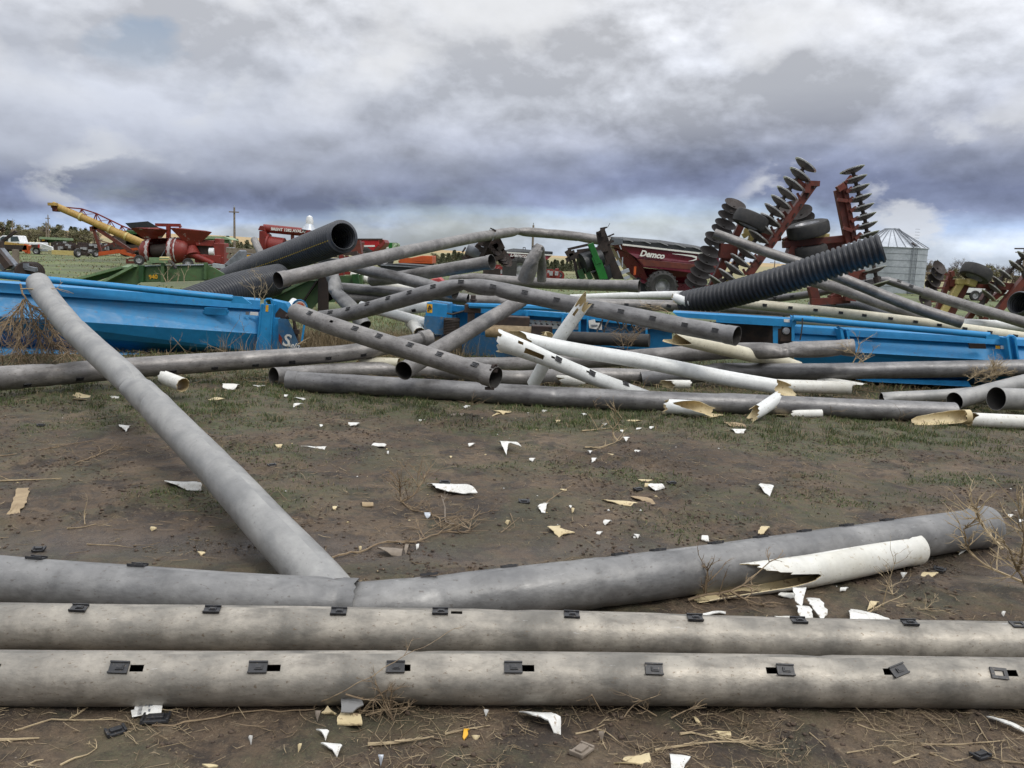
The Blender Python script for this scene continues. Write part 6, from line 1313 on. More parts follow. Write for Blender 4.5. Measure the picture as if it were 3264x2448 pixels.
# ---------------------------------------------------------------- trees
def tree_mesh(kind, seed):
    r = random.Random(seed); tr = MB(); cr = MB()
    Hh = {'cedar': 6.2, 'olive': 5.6, 'bare': 6.6}[kind]; W = {'cedar': 2.3, 'olive': 2.6, 'bare': 2.2}[kind]
    tr.tube([(0, 0, 0), (r.uniform(-.1, .1), 0, Hh*.3), (r.uniform(-.3, .3), 0, Hh*.62), (r.uniform(-.3, .3), 0, Hh*.9)], [.2, .15, .09, .03], 6)
    tips = []
    for k in range(16 if kind != 'bare' else 30):
        h = Hh*r.uniform(.12, .85); q = r.uniform(0, 6.28); ln = W*r.uniform(.5, 1)*(1-.55*h/Hh if kind == 'cedar' else (.6+.5*math.sin(h/Hh*3.1)))
        e = Vector((math.cos(q)*ln, math.sin(q)*ln, h+ln*r.uniform(.2, .9 if kind != 'cedar' else .4))); m = Vector((e.x*.5, e.y*.5, h+(e.z-h)*.35))
        tr.tube([(0, 0, h), m, e], [.06, .04, .012], 4); tips += [e, m]
        if kind == 'bare':
            for j in range(7): e2 = m.lerp(e, r.random())+Vector((r.uniform(-.7, .7), r.uniform(-.7, .7), r.uniform(.2, 1.1))); tr.tube([m.lerp(e, r.random()*.6), e2], [.03, .012], 3); tips.append(e2)
    n = {'cedar': 1500, 'olive': 1300, 'bare': 600}[kind]
    lob = [(r.choice(tips), r.uniform(.25, .6)*W*.55) for _ in range(22)]
    for i in range(n):
        if kind == 'cedar':
            h = Hh*(r.random()**.8)*.95+.3; q = r.uniform(0, 6.28); rr = W*(1-h/Hh*.85)*(r.random()**.4)*(.75+.35*mn.noise(Vector((math.cos(q)*1.5, math.sin(q)*1.5, h*.8+seed)))*2)
            p = Vector((math.cos(q)*rr, math.sin(q)*rr, h))
        else:
            c, s = r.choice(lob); d = Vector((r.gauss(0, 1), r.gauss(0, 1), r.gauss(0, .8))); p = c+d*s*.6; p.z = max(p.z, .5)
        s = r.uniform(.09, .26) if kind != 'bare' else r.uniform(.04, .12); a = Vector((r.gauss(0, 1), r.gauss(0, 1), r.gauss(0, 1))).normalized(); b = a.orthogonal().normalized()
        cr.add([p-a*s, p+b*s*.7, p+a*s, p-b*s*.6+a.cross(b)*s*.5], [(0, 1, 2), (0, 2, 3)])
    return tr, cr
def build_trees():
    protos = {}
    for kind in ('cedar', 'olive', 'bare'):
        for s in range(3):
            tr, cr = tree_mesh(kind, s*7+3); tr.local = cr.local = True; protos[kind, s] = (tr, cr)
    lab = {'cedar': 'dense green cedar', 'olive': 'rounded olive brown tree', 'bare': 'bare brown leafless tree'}
    mats = {'cedar': 'crown_cedar', 'olive': 'crown_olive', 'bare': 'crown_bare'}
    made = {}; r = random.Random(5)
    REG = {id(L1): ' behind the yellow auger', id(L2): ' right of the tall pole', id(M1): ' beyond the middle of the pile', id(M4): ' near the grain bin'}
    def put(cf, x, ytop, Y, kind, s, wide=1):
        reg = REG[id(cf)]
        p = at(cf(x, ytop), Y); hh = {'cedar': 6.2, 'olive': 5.9, 'bare': 6.9}[kind]; k = max(p.z, 1)/hh
        key = (kind, s)
        if key not in made:
            t = thing('tree', lab[kind], 'tree', (p.x, Y, 0), 'trees of the far windbreaks'); tr, cr = protos[key]
            obj('trunk', tr, 'bark', t); obj('crown', cr, mats[kind], t); made[key] = t
        else:
            src = made[key]; t = src.copy(); COL.objects.link(t)
            for ch in list(src.children): c = ch.copy(); COL.objects.link(c); c.parent = t
        t['label'] = lab[kind]+reg; t['group'] = 'trees of the windbreak'+reg
        t.location = (p.x, Y, -.1); t.scale = (k*wide, k*wide, k); t.rotation_euler = (0, 0, r.uniform(0, 6.28))
    for i, (x, y, k) in enumerate([(30, 378, 'olive'), (-50, 390, 'olive'), (95, 420, 'cedar'), (215, 440, 'cedar'), (270, 428, 'olive'), (330, 455, 'olive'), (410, 455, 'olive'), (450, 435, 'olive'), (505, 425, 'bare'), (520, 450, 'cedar'), (620, 470, 'cedar'), (680, 418, 'cedar'), (650, 440, 'olive'), (730, 460, 'bare'), (770, 470, 'olive'), (835, 450, 'cedar'), (880, 458, 'cedar'), (930, 490, 'olive'), (1000, 470, 'cedar'), (1050, 462, 'bare'), (1100, 480, 'bare'), (1020, 500, 'olive'), (160, 470, 'bare'), (370, 480, 'bare'), (580, 485, 'olive'), (1160, 520, 'bare'), (60, 430, 'bare')]):
        put(L1, x, y+r.uniform(-6, 6), 235+r.uniform(-25, 35), k, i % 3, 1.25)
    for i in range(15): put(L1, 20+i*78, 520+r.uniform(-15, 20), 215, 'olive' if i % 2 else 'bare', i % 3, 1.5)
    for i, (x, y, k) in enumerate([(1200, 555, 'cedar'), (1235, 570, 'olive'), (1310, 590, 'cedar'), (1360, 625, 'cedar'), (1430, 602, 'cedar'), (1480, 640, 'olive'), (1270, 630, 'olive'), (1540, 640, 'cedar'), (1400, 640, 'olive')]):
        put(L2, x, y, 150+r.uniform(-10, 20), k, i % 3, 1.3)
    for i, (x, y, k) in enumerate([(330, 590, 'olive'), (410, 572, 'cedar'), (480, 570, 'cedar'), (550, 535, 'cedar'), (600, 560, 'cedar'), (640, 570, 'cedar'), (700, 590, 'cedar'), (770, 600, 'cedar'), (370, 620, 'olive'), (520, 600, 'olive'), (1090, 640, 'cedar'), (1150, 635, 'cedar'), (1180, 650, 'cedar'), (1050, 660, 'olive'), (850, 640, 'cedar'), (950, 650, 'cedar'),
                                   (1640, 650, 'cedar'), (1690, 668, 'cedar'), (1730, 645, 'cedar'), (1760, 655, 'cedar'), (1820, 650, 'cedar'), (1870, 670, 'cedar'), (1920, 660, 'cedar'), (1990, 665, 'cedar'), (2050, 660, 'cedar'), (1420, 670, 'cedar')]):
        put(M1, x, y, 128+r.uniform(-8, 14), k, i % 3, 1.5)
    for i, (x, y, k) in enumerate([(930, 640, 'bare'), (965, 665, 'bare'), (1000, 690, 'olive'), (1050, 690, 'bare'), (1120, 740, 'olive'), (1240, 720, 'bare'), (1305, 655, 'bare'), (1360, 640, 'bare'), (1330, 740, 'olive'), (1440, 760, 'olive'), (1610, 740, 'olive'), (1660, 730, 'bare'), (1720, 690, 'bare'), (1760, 720, 'olive'), (1830, 710, 'bare'), (1900, 705, 'bare'), (1970, 700, 'bare'), (2040, 720, 'olive'), (1540, 770, 'olive'), (1180, 770, 'olive')]):
        put(M4, x, y, 190+r.uniform(-10, 15), k, i % 3, 1.1)
    put(M4, 1260, 850, 150, 'cedar', 1, 2.2)
build_trees()
# ---------------------------------------------------------------- shards and litter
SR = random.Random(12)
def shard(cf, pts, mt='shard_white', bulge=.02, label=None, name='pipe_shard', group=None, lift=.004, n2=None, gate=None, cat='plastic shard', tilt=0, base=None):
    W = []
    for p in pts: q = G(cf(*p), .01); W.append(q)
    # jagged edge
    E = []
    for a, b in zip(W, W[1:]+W[:1]):
        E.append(a); ln = (b-a).length; nseg = 1 if ln < .03 else min(7, int(ln/.022)+1); big = SR.random() < .5
        for q in range(1, nseg): E.append(a.lerp(b, (q+SR.uniform(-.2, .2))/nseg)+Vector((SR.uniform(-1, 1), SR.uniform(-1, 1), 0))*(min(ln*.045, .012) if big else .002))
    c = sum(E, Vector())/len(E); k = len(E)
    ext = max((e-c).length for e in E); z0 = gh1(c.x, c.y) if base is None else base; th = .006; vs = []
    yr = max(abs(e.y-c.y) for e in E)+1e-6
    def hz(p): v = (p.y-c.y)/yr; return z0+lift+(bulge*1.4*(1-v*v) if bulge > 0 else -bulge*1.4*v*v)+.008*mn.noise(p*9)+tilt*(v+1)
    for off in (0, -th):
        for s in (1, .7, .35):
            for e in E: q = c+(e-c)*s; vs.append(Vector((q.x, q.y, hz(q)+off)))
        vs.append(Vector((c.x, c.y, hz(c)+off)))
    fs = []; ms = []; o = 3*k+1
    for sd_, b in ((0, 0), (1, o)):
        for rg in range(2):
            for i in range(k):
                j = (i+1) % k; f = (b+rg*k+i, b+rg*k+j, b+(rg+1)*k+j, b+(rg+1)*k+i); fs.append(f)
        for i in range(k): fs.append((b+2*k+i, b+2*k+(i+1) % k, b+3*k))
    for i in range(k): j = (i+1) % k; fs.append((i, o+i, o+j, j))
    mb = MB(); mb.add(vs, fs); P = None
    if gate:
        t = thing(name, label, cat, Vector((c.x, c.y, z0)), group); obj('shell', mb, mt, t, smooth=True)
        g = G(cf(*gate), .02); gm = MB(); gm.box((g.x, g.y, hz(g)+.012), (.1, .07, .014)); gm.box((g.x, g.y, hz(g)+.022), (.07, .03, .01)); obj('gate', gm, 'black_plastic', t); return t
    o_ = obj(name, mb, mt, None, smooth=True); return tag(o_, label, cat, group)
def blob(x, y, w, h, ang=0, n=7):
    return [(x+math.cos(q)*w/2*SR.uniform(.75, 1.1), y+math.sin(q)*h/2*SR.uniform(.7, 1.1)+math.cos(q)*w/2*math.tan(math.radians(ang))) for q in [6.283*i/n+SR.uniform(-.2, .2) for i in range(n)]]
# larger pieces with labels of their own
shard(N1, [(425, 138), (490, 111), (583, 125), (550, 147), (480, 148)], 'cream_inside', -.02, 'yellowish curled shard on the soil left of the diagonal pipe')
shard(N1, [(1053, 700), (1068, 684), (1180, 688), (1290, 708), (1290, 732), (1200, 728)], 'shard_white', .03, 'long white shard tucked against the left side of the diagonal pipe')
shard(N1, [(760, 315), (846, 310), (805, 350)], 'shard_white', .01, 'white triangular shard just left of the diagonal pipe')
shard(N1, [(110, 718), (188, 714), (180, 775), (150, 850), (85, 935), (22, 932), (70, 850)], 'wood_tan', .01, 'tan piece of broken board on the weedy soil at left', name='board', cat='board')
shard(N1, blob(1480, 74, 135, 32), 'white_dirty', .05, 'muddy white curved shard in the grass left of the long front pipe')
shard(N1, [(1330, 155), (1385, 133), (1440, 147), (1400, 155)], 'cream_inside', .01, 'pale yellow pointed shard right of the diagonal pipe top')
shard(N1, [(1928, 440), (2000, 448), (2092, 450), (2080, 462), (2020, 456)], 'shard_white', .01, 'thin white splinter on the dark soil, leftmost of the middle splinters')
shard(N2, [(365, 355), (390, 338), (440, 336), (466, 352), (455, 360)], 'shard_white', .01, 'white trapezoid shard lying flat on the middle soil')
shard(N2, [(1184, 350), (1215, 338), (1270, 355), (1330, 390), (1270, 372), (1245, 378), (1235, 405), (1205, 385)], 'shard_white', .07, 'white curled shard with a dark hollow side on the middle soil')
shard(N2, [(727, 598), (760, 594), (820, 600), (900, 612), (985, 620), (1050, 656), (960, 656), (860, 648), (780, 636)], 'shard_white', .035, 'long white shard with a black gate on it, in mid ground', gate=(840, 606))
shard(N2, [(1845, 672), (1960, 684), (2122, 714), (2100, 724), (1960, 712), (1880, 694)], 'cream_inside', .015, 'long cream splinter beside a broken slat, right of middle')
shard(N2, [(2030, 655), (2060, 652), (2170, 685), (2195, 712), (2150, 708), (2060, 678)], 'wood_tan', .015, 'broken slat with peeling paint right of middle', name='board', cat='board')
shard(N2, [(2140, 610), (2190, 592), (2230, 600), (2250, 625), (2190, 630)], 'shard_white', .02, 'white curved shard above the broken slat')
shard(N2, [(1435, 742), (1480, 712), (1508, 706), (1492, 735), (1485, 768), (1460, 765)], 'shard_white', .02, 'white shark-fin shaped shard beside a bare twig')
shard(N2, [(1497, 868), (1580, 846), (1582, 855), (1545, 868), (1602, 892), (1674, 905), (1600, 912), (1570, 925), (1525, 890)], 'cream_inside', .02, 'cream zigzag fragment near the wet wheel track')
shard(N2, [(308, 702), (375, 700), (382, 722), (312, 720)], 'wood_tan', .02, 'small tan wood block lying on the soil', name='wood_block', cat='wood block')
shard(N2, [(408, 995), (440, 990), (570, 1020), (560, 1045), (500, 1040), (412, 1012)], 'wood_grey', .03, 'short weathered stick of firewood beside the wheel track', name='firewood', cat='wood')
shard(N2, [(580, 1010), (595, 965), (615, 965), (608, 1000), (590, 1022)], 'wood_grey', .03, 'small upright wood splinter next to the firewood stick', name='firewood', cat='wood')
shard(N3, [(730, 100), (745, 78), (790, 82), (815, 105), (795, 140), (765, 130)], 'shard_white', .03, 'white shield shaped shard alone on the right hand soil')
shard(N3, [(115, 100), (140, 84), (180, 84), (205, 106), (150, 108)], 'shard_white', .03, 'small white domed shard above the cream splinter')
shard(N3, [(728, 360), (745, 325), (780, 315), (793, 332), (760, 358)], 'cream_inside', .02, 'cream shard behind the belled foreground pipe')
shard(N3, [(412, 395), (420, 375), (445, 380), (455, 398)], 'shard_white', .03, 'small white shard peeping over the belled foreground pipe')
shard(N3, [(420, 797), (500, 780), (545, 774), (548, 800), (510, 795), (425, 803)], 'shard_white', .01, 'white forked splinter in front of the folded grey pipe')
shard(N3, [(910, 740), (925, 710), (975, 712), (990, 745), (970, 790), (930, 780)], 'shard_white', .05, 'tall rounded white shard on top of a heap of shards', base=.05)
shard(N3, [(990, 765), (1020, 742), (1070, 770), (1110, 850), (1080, 865), (1030, 830)], 'shard_white', .03, 'jagged white shard at the right of a heap of shards', lift=.03)
shard(N3, [(935, 800), (965, 770), (1010, 810), (1035, 862), (990, 870), (950, 840)], 'shard_white', .04, 'ribbed white shard in the middle of a heap of shards', lift=.012)
shard(N3, [(818, 810), (850, 808), (940, 830), (1000, 862), (900, 872), (835, 852)], 'white_dirty', .02, 'muddy white shard lying under a heap of shards')
shard(N3, [(1228, 872), (1240, 830), (1235, 810), (1246, 768), (1380, 815), (1540, 880)], 'shard_white', .02, 'large white triangular shard behind the second foreground pipe', lift=.01)
shard(N3, [(1770, 440), (1800, 420), (1855, 424), (1862, 450), (1830, 468), (1785, 462)], 'cream_inside', -.03, 'cream shell piece by the belled end of the grey pipe')
shard(N3, [(1850, 462), (1880, 435), (1920, 424), (1962, 430), (1900, 450)], 'white_dirty', .03, 'greyish curled shard beside the cream shell piece')
shard(N3, [(1920, 385), (1960, 350), (2010, 345), (2060, 380), (2070, 412), (2000, 425), (1950, 410)], 'shard_white', .09, 'crumpled white fitting beside the dry bush at right')
shard(N3, [(1625, 590), (1660, 560), (1720, 555), (1735, 566), (1700, 588)], 'cream_inside', .015, 'cream leaf shaped shard below the belled white pipe')
shard(N3, [(1338, 765), (1365, 715), (1405, 728), (1380, 752)], 'cream_inside', .015, 'cream shard among thin twigs right of the heap of shards')
shard(N3, [(840, 702), (890, 688), (935, 690), (945, 710), (890, 706)], 'white_dirty', .02, 'curved muddy shard below the saw-toothed pipe end')
shard(Q1, [(2060, 850), (2100, 836), (2160, 855), (2130, 872)], 'cream_inside', -.02, 'cream shard just left of the grey torn piece in front')
shard(Q2, [(150, 890), (180, 870), (300, 885), (312, 920), (300, 962), (250, 955), (200, 935), (150, 930)], 'cream_inside', -.02, 'yellow cream piece beneath the torn grey piece in front')
shard(Q2, [(172, 850), (200, 822), (215, 806), (260, 830), (300, 850), (318, 880), (250, 895), (175, 892)], 'pipe_mid', .05, 'torn grey piece standing on the yellow cream one')
shard(Q2, [(1316, 856), (1380, 845), (1470, 862), (1580, 915), (1586, 962), (1540, 955), (1500, 925), (1400, 902)], 'shard_white', .04, 'speckled white boomerang shard before the nearest pipe')
shard(Q2, [(1925, 1165), (1990, 1120), (2150, 1112), (2168, 1135), (2080, 1160)], 'cream_inside', -.02, 'long cream shard at the bottom edge, right of centre')
shard(Q2, [(15, 985), (60, 975), (98, 1005), (75, 1030), (50, 1005)], 'shard_white', .02, 'bent white shard at the bottom edge, upper of two')
shard(Q2, [(45, 1065), (100, 1052), (160, 1050), (182, 1080), (150, 1118), (120, 1095)], 'shard_white', .02, 'white fan shaped shard at the bottom edge, lower of two')
shard(Q3, [(62, 1042), (125, 1068), (190, 1092), (150, 1140), (75, 1140)], 'shard_white', .02, 'cream white shard with a brown hole at the bottom edge')
shard(Q3, [(340, 893), (430, 890), (442, 925), (375, 925)], 'cream_inside', .01, 'crumbled cream shard right of the bottom branch')
shard(Q3, [(203, 795), (215, 800), (265, 856), (225, 835)], 'cream_inside', .01, 'thin cream sliver before the nearest pipe')
shard(Q3, [(1985, 832), (2000, 834), (2110, 872), (2300, 955), (2290, 965), (2100, 885)], 'shard_white', .01, 'long white stick-like splinter at the right edge', lift=.02)
shard(Q1, [(1295, 1190), (1340, 1187), (1400, 1176), (1390, 1200), (1340, 1203)], 'cream_inside', .01, 'cream shard cut by the bottom edge left of centre')
# printed paper label
def paper():
    pts = [(840, 862), (862, 856), (870, 845), (935, 835), (1050, 825), (1035, 888), (925, 905), (848, 915)]
    W = [G(Q1(*p), 0) for p in pts]; c = sum(W, Vector())/len(W); t = thing('paper_label', 'white printed paper label lying on the soil at lower left', 'label', c)
    top = [Vector((w_.x, w_.y, gh1(w_.x, w_.y)+.018+.03*(1 if i in (3, 4, 2) else 0))) for i, w_ in enumerate(W)]
    mb = MB(); mb.add(top+[p-Vector((0, 0, .0015)) for p in top], [tuple(range(8)), tuple(range(15, 7, -1))]+[(i, (i+1) % 8, 8+(i+1) % 8, 8+i) for i in range(8)]); obj('sheet', mb, 'label_white', t)
    a, b = top[7], top[2]; a2, b2 = top[5], top[4]
    P = lambda u, v: (a.lerp(a2, u)).lerp(b.lerp(b2, u), v)+Vector((0, 0, .002))
    bc = MB(); r = random.Random(2)
    for k in range(14):
        v = .08+k*.06; bc.add([P(.16, v), P(.30, v), P(.30, v+r.uniform(.012, .045)), P(.16, v+.02)], [(0, 1, 2, 3)])
    obj('barcode', bc, 'label_dark', t)
    tx = MB()
    for u0, u1, v0, v1 in ((.38, .46, .6, .9), (.5, .56, .5, .62), (.58, .66, .55, .8), (.72, .8, .65, .92), (.84, .92, .62, .72), (.52, .6, .15, .35)):
        tx.add([P(u0, v0), P(u1, v0), P(u1, v1), P(u0, v1)], [(0, 1, 2, 3)])
    obj('print', tx, 'steel_grey', t)
paper()
def chips(items, mt, label, group):
    for cf, x, y, w_, h_ in items: shard(cf, blob(x, y, w_, h_, SR.uniform(-8, 8), SR.choice((4, 5, 6))), mt, SR.uniform(.006, .03), label, 'plastic_chip', group, cat='plastic chip')
chips([(N1, 735, 133, 75, 18), (N1, 1665, 60, 100, 12), (N1, 1925, 147, 80, 9), (N1, 1910, 187, 75, 9), (N1, 1832, 135, 30, 9), (N1, 2060, 311, 24, 12), (N2, 48, 210, 24, 14), (N2, 255, 215, 90, 20), (N2, 475, 397, 16, 8), (N2, 1010, 342, 56, 14), (N2, 1397, 450, 40, 12), (N2, 1795, 445, 42, 22), (N2, 1770, 392, 34, 10), (N2, 1645, 740, 20, 12), (N2, 1880, 830, 65, 14), (N2, 1830, 908, 46, 14), (N2, 2070, 920, 46, 10), (N2, 665, 992, 22, 18), (N2, 985, 92, 42, 13), (N2, 968, 113, 30, 8), (N2, 685, 187, 25, 9), (N2, 1865, 212, 36, 16), (N2, 2165, 232, 30, 13), (N2, 1975, 252, 24, 9), (N2, 2000, 312, 44, 18), (N2, 1480, 118, 40, 14), (N2, 1730, 147, 55, 8), (N2, 2075, 380, 44, 7), (N2, 2085, 238, 40, 9),
       (N3, 1205, 672, 55, 13), (N3, 1540, 597, 42, 9), (N3, 2095, 813, 26, 14), (N3, 50, 365, 40, 9), (N3, 2135, 262, 30, 14), (N3, 2195, 275, 30, 22), (Q1, 1605, 1047, 36, 12), (Q1, 790, 560, 4, 2), (Q2, 1105, 860, 30, 12)],
      'shard_white', 'small white plastic chip on the open soil', 'small plastic chips strewn over the soil')
chips([(N1, 1790, 440, 56, 20), (N2, 1565, 190, 46, 16), (N2, 2135, 600, 42, 16), (N2, 1905, 408, 56, 14), (N2, 2060, 175, 110, 11), (N2, 1210, 135, 128, 17), (N2, 1660, 762, 24, 12), (N2, 1600, 630, 50, 8), (N2, 135, 742, 34, 20), (N2, 1245, 833, 36, 8), (N1, 2145, 845, 40, 20), (N1, 1290, 1130, 50, 26), (Q1, 1920, 1083, 30, 26), (Q2, 1040, 985, 60, 22), (N1, 980, 980, 50, 8), (N2, 300, 980, 20, 10), (N2, 2130, 565, 100, 10), (N2, 880, 420, 20, 10)],
      'cream_inside', 'small cream plastic chip on the open soil', 'small plastic chips strewn over the soil')
for cf, x, y, l in ((N2, 905, 157, 'pale grey stone on the soil below the long front pipe'), (N2, 730, 795, 'blue grey flat stone beside the forked branch'), (N2, 935, 152, 'small round pale stone beside the pale grey one'), (Q2, 430, 1165, 'blue grey fragment at the bottom edge left of centre'), (Q2, 1845, 995, 'buff pebble below the nearest pipe'), (Q1, 2035, 885, 'brown pebble left of the torn grey piece')):
    shard(cf, blob(x, y, 52 if cf is N2 else 40, 18 if cf is N2 else 26), 'galvanised' if 'blue' in l else 'wood_grey', .03, l, 'stone', cat='stone')
def loose_gate(cf, x, y, rot, label, mt='black_plastic', s=1.0):
    s *= .82
    p = G(cf(x, y), .01); M = Matrix.Rotation(rot, 3, 'Z') @ Matrix.Rotation(SR.uniform(-.15, .15), 3, 'X'); z = gh1(p.x, p.y)+.012; c = Vector((p.x, p.y, z)); mb = MB()
    mb.box(c, (.1*s, .07*s, .014), M); mb.box(c+Vector((0, 0, .012)), (.06*s, .035*s, .012), M); mb.box(c+M @ Vector((.045*s, 0, .008)), (.012, .07*s, .014), M); mb.box(c-M @ Vector((.045*s, 0, -.008)), (.012, .07*s, .014), M)
    o = obj('loose_gate', mb, mt, None, bevel=.003); tag(o, label, 'pipe gate', None)
loose_gate(N2, 1348, 703, .05, 'black slide gate lying face up on the middle soil', s=1.2)
loose_gate(N2, 2078, 622, .5, 'black slide gate lying above the broken slat')
loose_gate(Q1, 742, 985, .7, 'black slide gate on the ground at lower left')
loose_gate(N1, 1742, 570, .6, 'black gate fragment right of the diagonal pipe')
loose_gate(N1, 262, 305, .3, 'black gate fragment on the weedy soil at far left')
loose_gate(N1, 248, 1090, .2, 'black gate fragment behind the left foreground pipe')
loose_gate(N3, 1742, 545, -.6, 'black gate fragment below the belled white pipe')
loose_gate(Q3, 1948, 1055, .4, 'black gate fragment at the bottom right')
loose_gate(Q2, 1718, 1085, .9, 'muddy grey gate block on the soil at the bottom', 'wood_grey', 1.25)
loose_gate(N3, 245, 78, .4, 'black gate fragment near the domed white shard')
loose_gate(Q1, 1000, 905, .2, 'black plastic piece half under the printed label', s=1.5)
# ---------------------------------------------------------------- torn pieces at the foot of the pile
pk = dict(min_='cream_inside', name='pipe_fragment', cat='pipe fragment')
plain('short torn white pipe piece with curling lip before the long front pipe', [(C(1352, 985), 12.0), (C(1500, 990), 11.9), (C(1720, 1010), 11.75)], .105, 'white_pipe', seed=70, jag=(.1, .6), jagfn=(None, jl((0, .5), (60, 1), (120, .2), (180, 0), (270, .1))), **pk)
plain('white half pipe piece propped up like a fin before the long front pipe', [(C(1945, 1068), 11.9), (C(2060, 1000), 12.05), (C(2185, 915), 12.2)], .095, 'white_pipe', seed=71, jag=(.25, .3), jagfn=(jl((0, 1), (90, .6), (180, 0), (270, .8)), jl((0, 0), (90, .4), (180, 1), (270, .3))), **pk)
plain('short white pipe piece lying right of the fin shaped one', [(D(500, 965), 12.3), (D(620, 962), 12.3), (D(732, 960), 12.3)], .062, 'white_dirty', seed=72, jag=(.15, 0), **pk)
shard(D, [(395, 990), (425, 945), (480, 942), (515, 960), (480, 992)], 'cream_inside', -.03, 'cream shell piece beside the fin shaped white piece')
plain('large cream shell split open from a pipe, beside the split white pipe', [(D(1362, 998), 12.25), (D(1600, 990), 12.25), (D(1812, 982), 12.25)], .105, 'cream_inside', seed=77, jag=(.82, 0), jagfn=(jl((0, .97), (60, 1), (110, 1), (140, .8), (170, .3), (220, .05), (270, .2), (320, .7)), None), **pk)
shard(C, [(1600, 1060), (1640, 1046), (1770, 1042), (1775, 1062), (1700, 1070)], 'cream_inside', .02, 'cream strip under the short torn white piece')
shard(D, [(0, 1030), (60, 1028), (150, 1045), (182, 1062), (60, 1056)], 'wood_tan', .01, 'reddish brown lath lying on the grass edge at right', name='board', cat='board')
shard(D, [(60, 1082), (120, 1090), (180, 1092), (160, 1110), (100, 1108)], 'shard_white', .02, 'muddy white splinter near the reddish lath')
shard(C, [(150, 1050), (200, 1025), (290, 1018), (280, 1026), (210, 1038)], 'cream_inside', .01, 'slim cream splinter on the grass before the front pipe')
plain('broken cup shaped pipe end with cream inside, left of the front pipes', [(N1(1050, 5), 12.0), (N1(1110, 30), 11.8), (N1(1180, 58), 11.5)], .1, 'white_dirty', seed=73, jag=(.25, .08), **pk)
plain('torn cream pipe piece under the steep white pipe', [(C(600, 800), 13.6), (C(700, 805), 13.6), (C(830, 815), 13.7)], .085, 'white_dirty', seed=74, jag=(.15, .2), **pk)
plain('half buried white pipe piece in the grass under the long white pipe', [(C(1335, 832), 13.7), (C(1440, 828), 13.7), (C(1550, 830), 13.8)], .07, 'white_dirty', seed=75, jag=(.25, .05), **pk)
plain('curled cream piece hanging behind the steep white pipe', [(C(490, 495), 14.6), (C(530, 488), 14.6), (C(565, 492), 14.5)], .075, 'cream_inside', seed=76, jag=(.12, .1), **pk)
def ply(name, label, cf, pts, Y, mt, tilt=.1, cat='plastic shard'):
    mb = MB(); mb.prism([at(cf(*p), Y+tilt*i/len(pts)) for i, p in enumerate(pts)], Vector((0, .02, .004))); o = obj(name, mb, mt, None); tag(o, label, cat)
# ---------------------------------------------------------------- branches
def branch(label, stems, r0=.007, mt='twig', twigs=8, tl=.25, seed=0, name='branch', cat='branch', up=.3, sub=2, spread=1.0, split=False, group=None):
    """stems: list of [(pixel, Y | 'g' | ('z', height))...]"""
    if split and len(stems) > 1:
        for i, st in enumerate(stems): branch(label, [st], r0, mt, max(1, twigs//len(stems)), tl, seed*10+i, name, cat, up, sub, spread, False, label)
        return
    r = random.Random(seed+91); mb = MB()
    for st in stems:
        P = []
        for p, d in st:
            if d == 'g': q = G(p, .01); P.append(Vector((q.x, q.y, gh1(q.x, q.y)+r0)))
            elif isinstance(d, tuple): P.append(G(p, d[1]))
            else: P.append(at(p, d))
        path = catmull(P, (), .06 if len(P) > 1 else .1); L = sum((b-a).length for a, b in zip(path, path[1:]))
        path = [p+Vector((r.uniform(-1, 1), r.uniform(-1, 1), r.uniform(-.5, 1)))*L*.006 for p in path]
        mb.tube(path, [r0*(1-.75*i/len(path)) for i in range(len(path))], 5)
        def twig(a, d, ln, rr, lev):
            n = 4; q = [a]; dd = d.normalized()
            for i in range(n): dd = (dd+Vector((r.uniform(-.3, .3), r.uniform(-.3, .3), r.uniform(-.25, .25)))).normalized(); q.append(q[-1]+dd*ln/n)
            for v in q: v.z = max(v.z, .004)
            mb.tube(q, [rr*(1-.7*i/n) for i in range(n+1)], 3)
            if lev > 0:
                for _ in range(r.randint(1, 3)): i = r.randint(1, n-1); twig(q[i], dd+Vector((r.uniform(-1, 1), r.uniform(-1, 1), r.uniform(-.6, .8)))*.8, ln*r.uniform(.35, .65), rr*.6, lev-1)
        for k in range(twigs):
            i = r.randint(len(path)//6, len(path)-1); T = (path[min(i+1, len(path)-1)]-path[max(i-1, 0)]).normalized()
            twig(path[i], T*.8+Vector((r.uniform(-1, 1)*spread, r.uniform(-1, 1)*spread, r.uniform(-.4, 1)*up*2)), tl*r.uniform(.4, 1.1), r0*.5, sub)
    o = obj(name, mb, mt, None); return tag(o, label, cat, group)
S = lambda cf, pts, d: [(cf(*p), d) for p in pts]
branch('long forked dry branch lying across the middle of the soil', [S(N2, [(118, 1062), (200, 1030), (330, 990), (460, 950), (650, 952), (850, 880), (960, 835), (1050, 780)], 'g'), S(N2, [(850, 880), (980, 885), (1005, 840)], 'g')], .009, 'twig', 10, .3, 1)
branch('bent grey stick with twiggy end lying on the middle soil', [S(N2, [(565, 705), (640, 740), (740, 772), (805, 800), (818, 860)], 'g'), [(N2(560, 700), 'g'), (N2(552, 640), ('z', .08)), (N2(550, 550), ('z', .25))], [(N2(560, 705), 'g'), (N2(640, 660), ('z', .08)), (N2(705, 560), ('z', .2))]], .009, 'twig', 16, .28, 2)
branch('short crooked stick standing right of the bent grey stick', [[(N2(920, 825), 'g'), (N2(848, 822), 'g'), (N2(840, 740), ('z', .05)), (N2(818, 660), ('z', .12))]], .010, 'wood_grey', 3, .12, 3)
branch('thin straight twig rising from the shark-fin shard', [[(N2(1440, 742), 'g'), (N2(1540, 670), ('z', .05)), (N2(1665, 590), ('z', .12))]], .006, 'twig', 3, .15, 4)
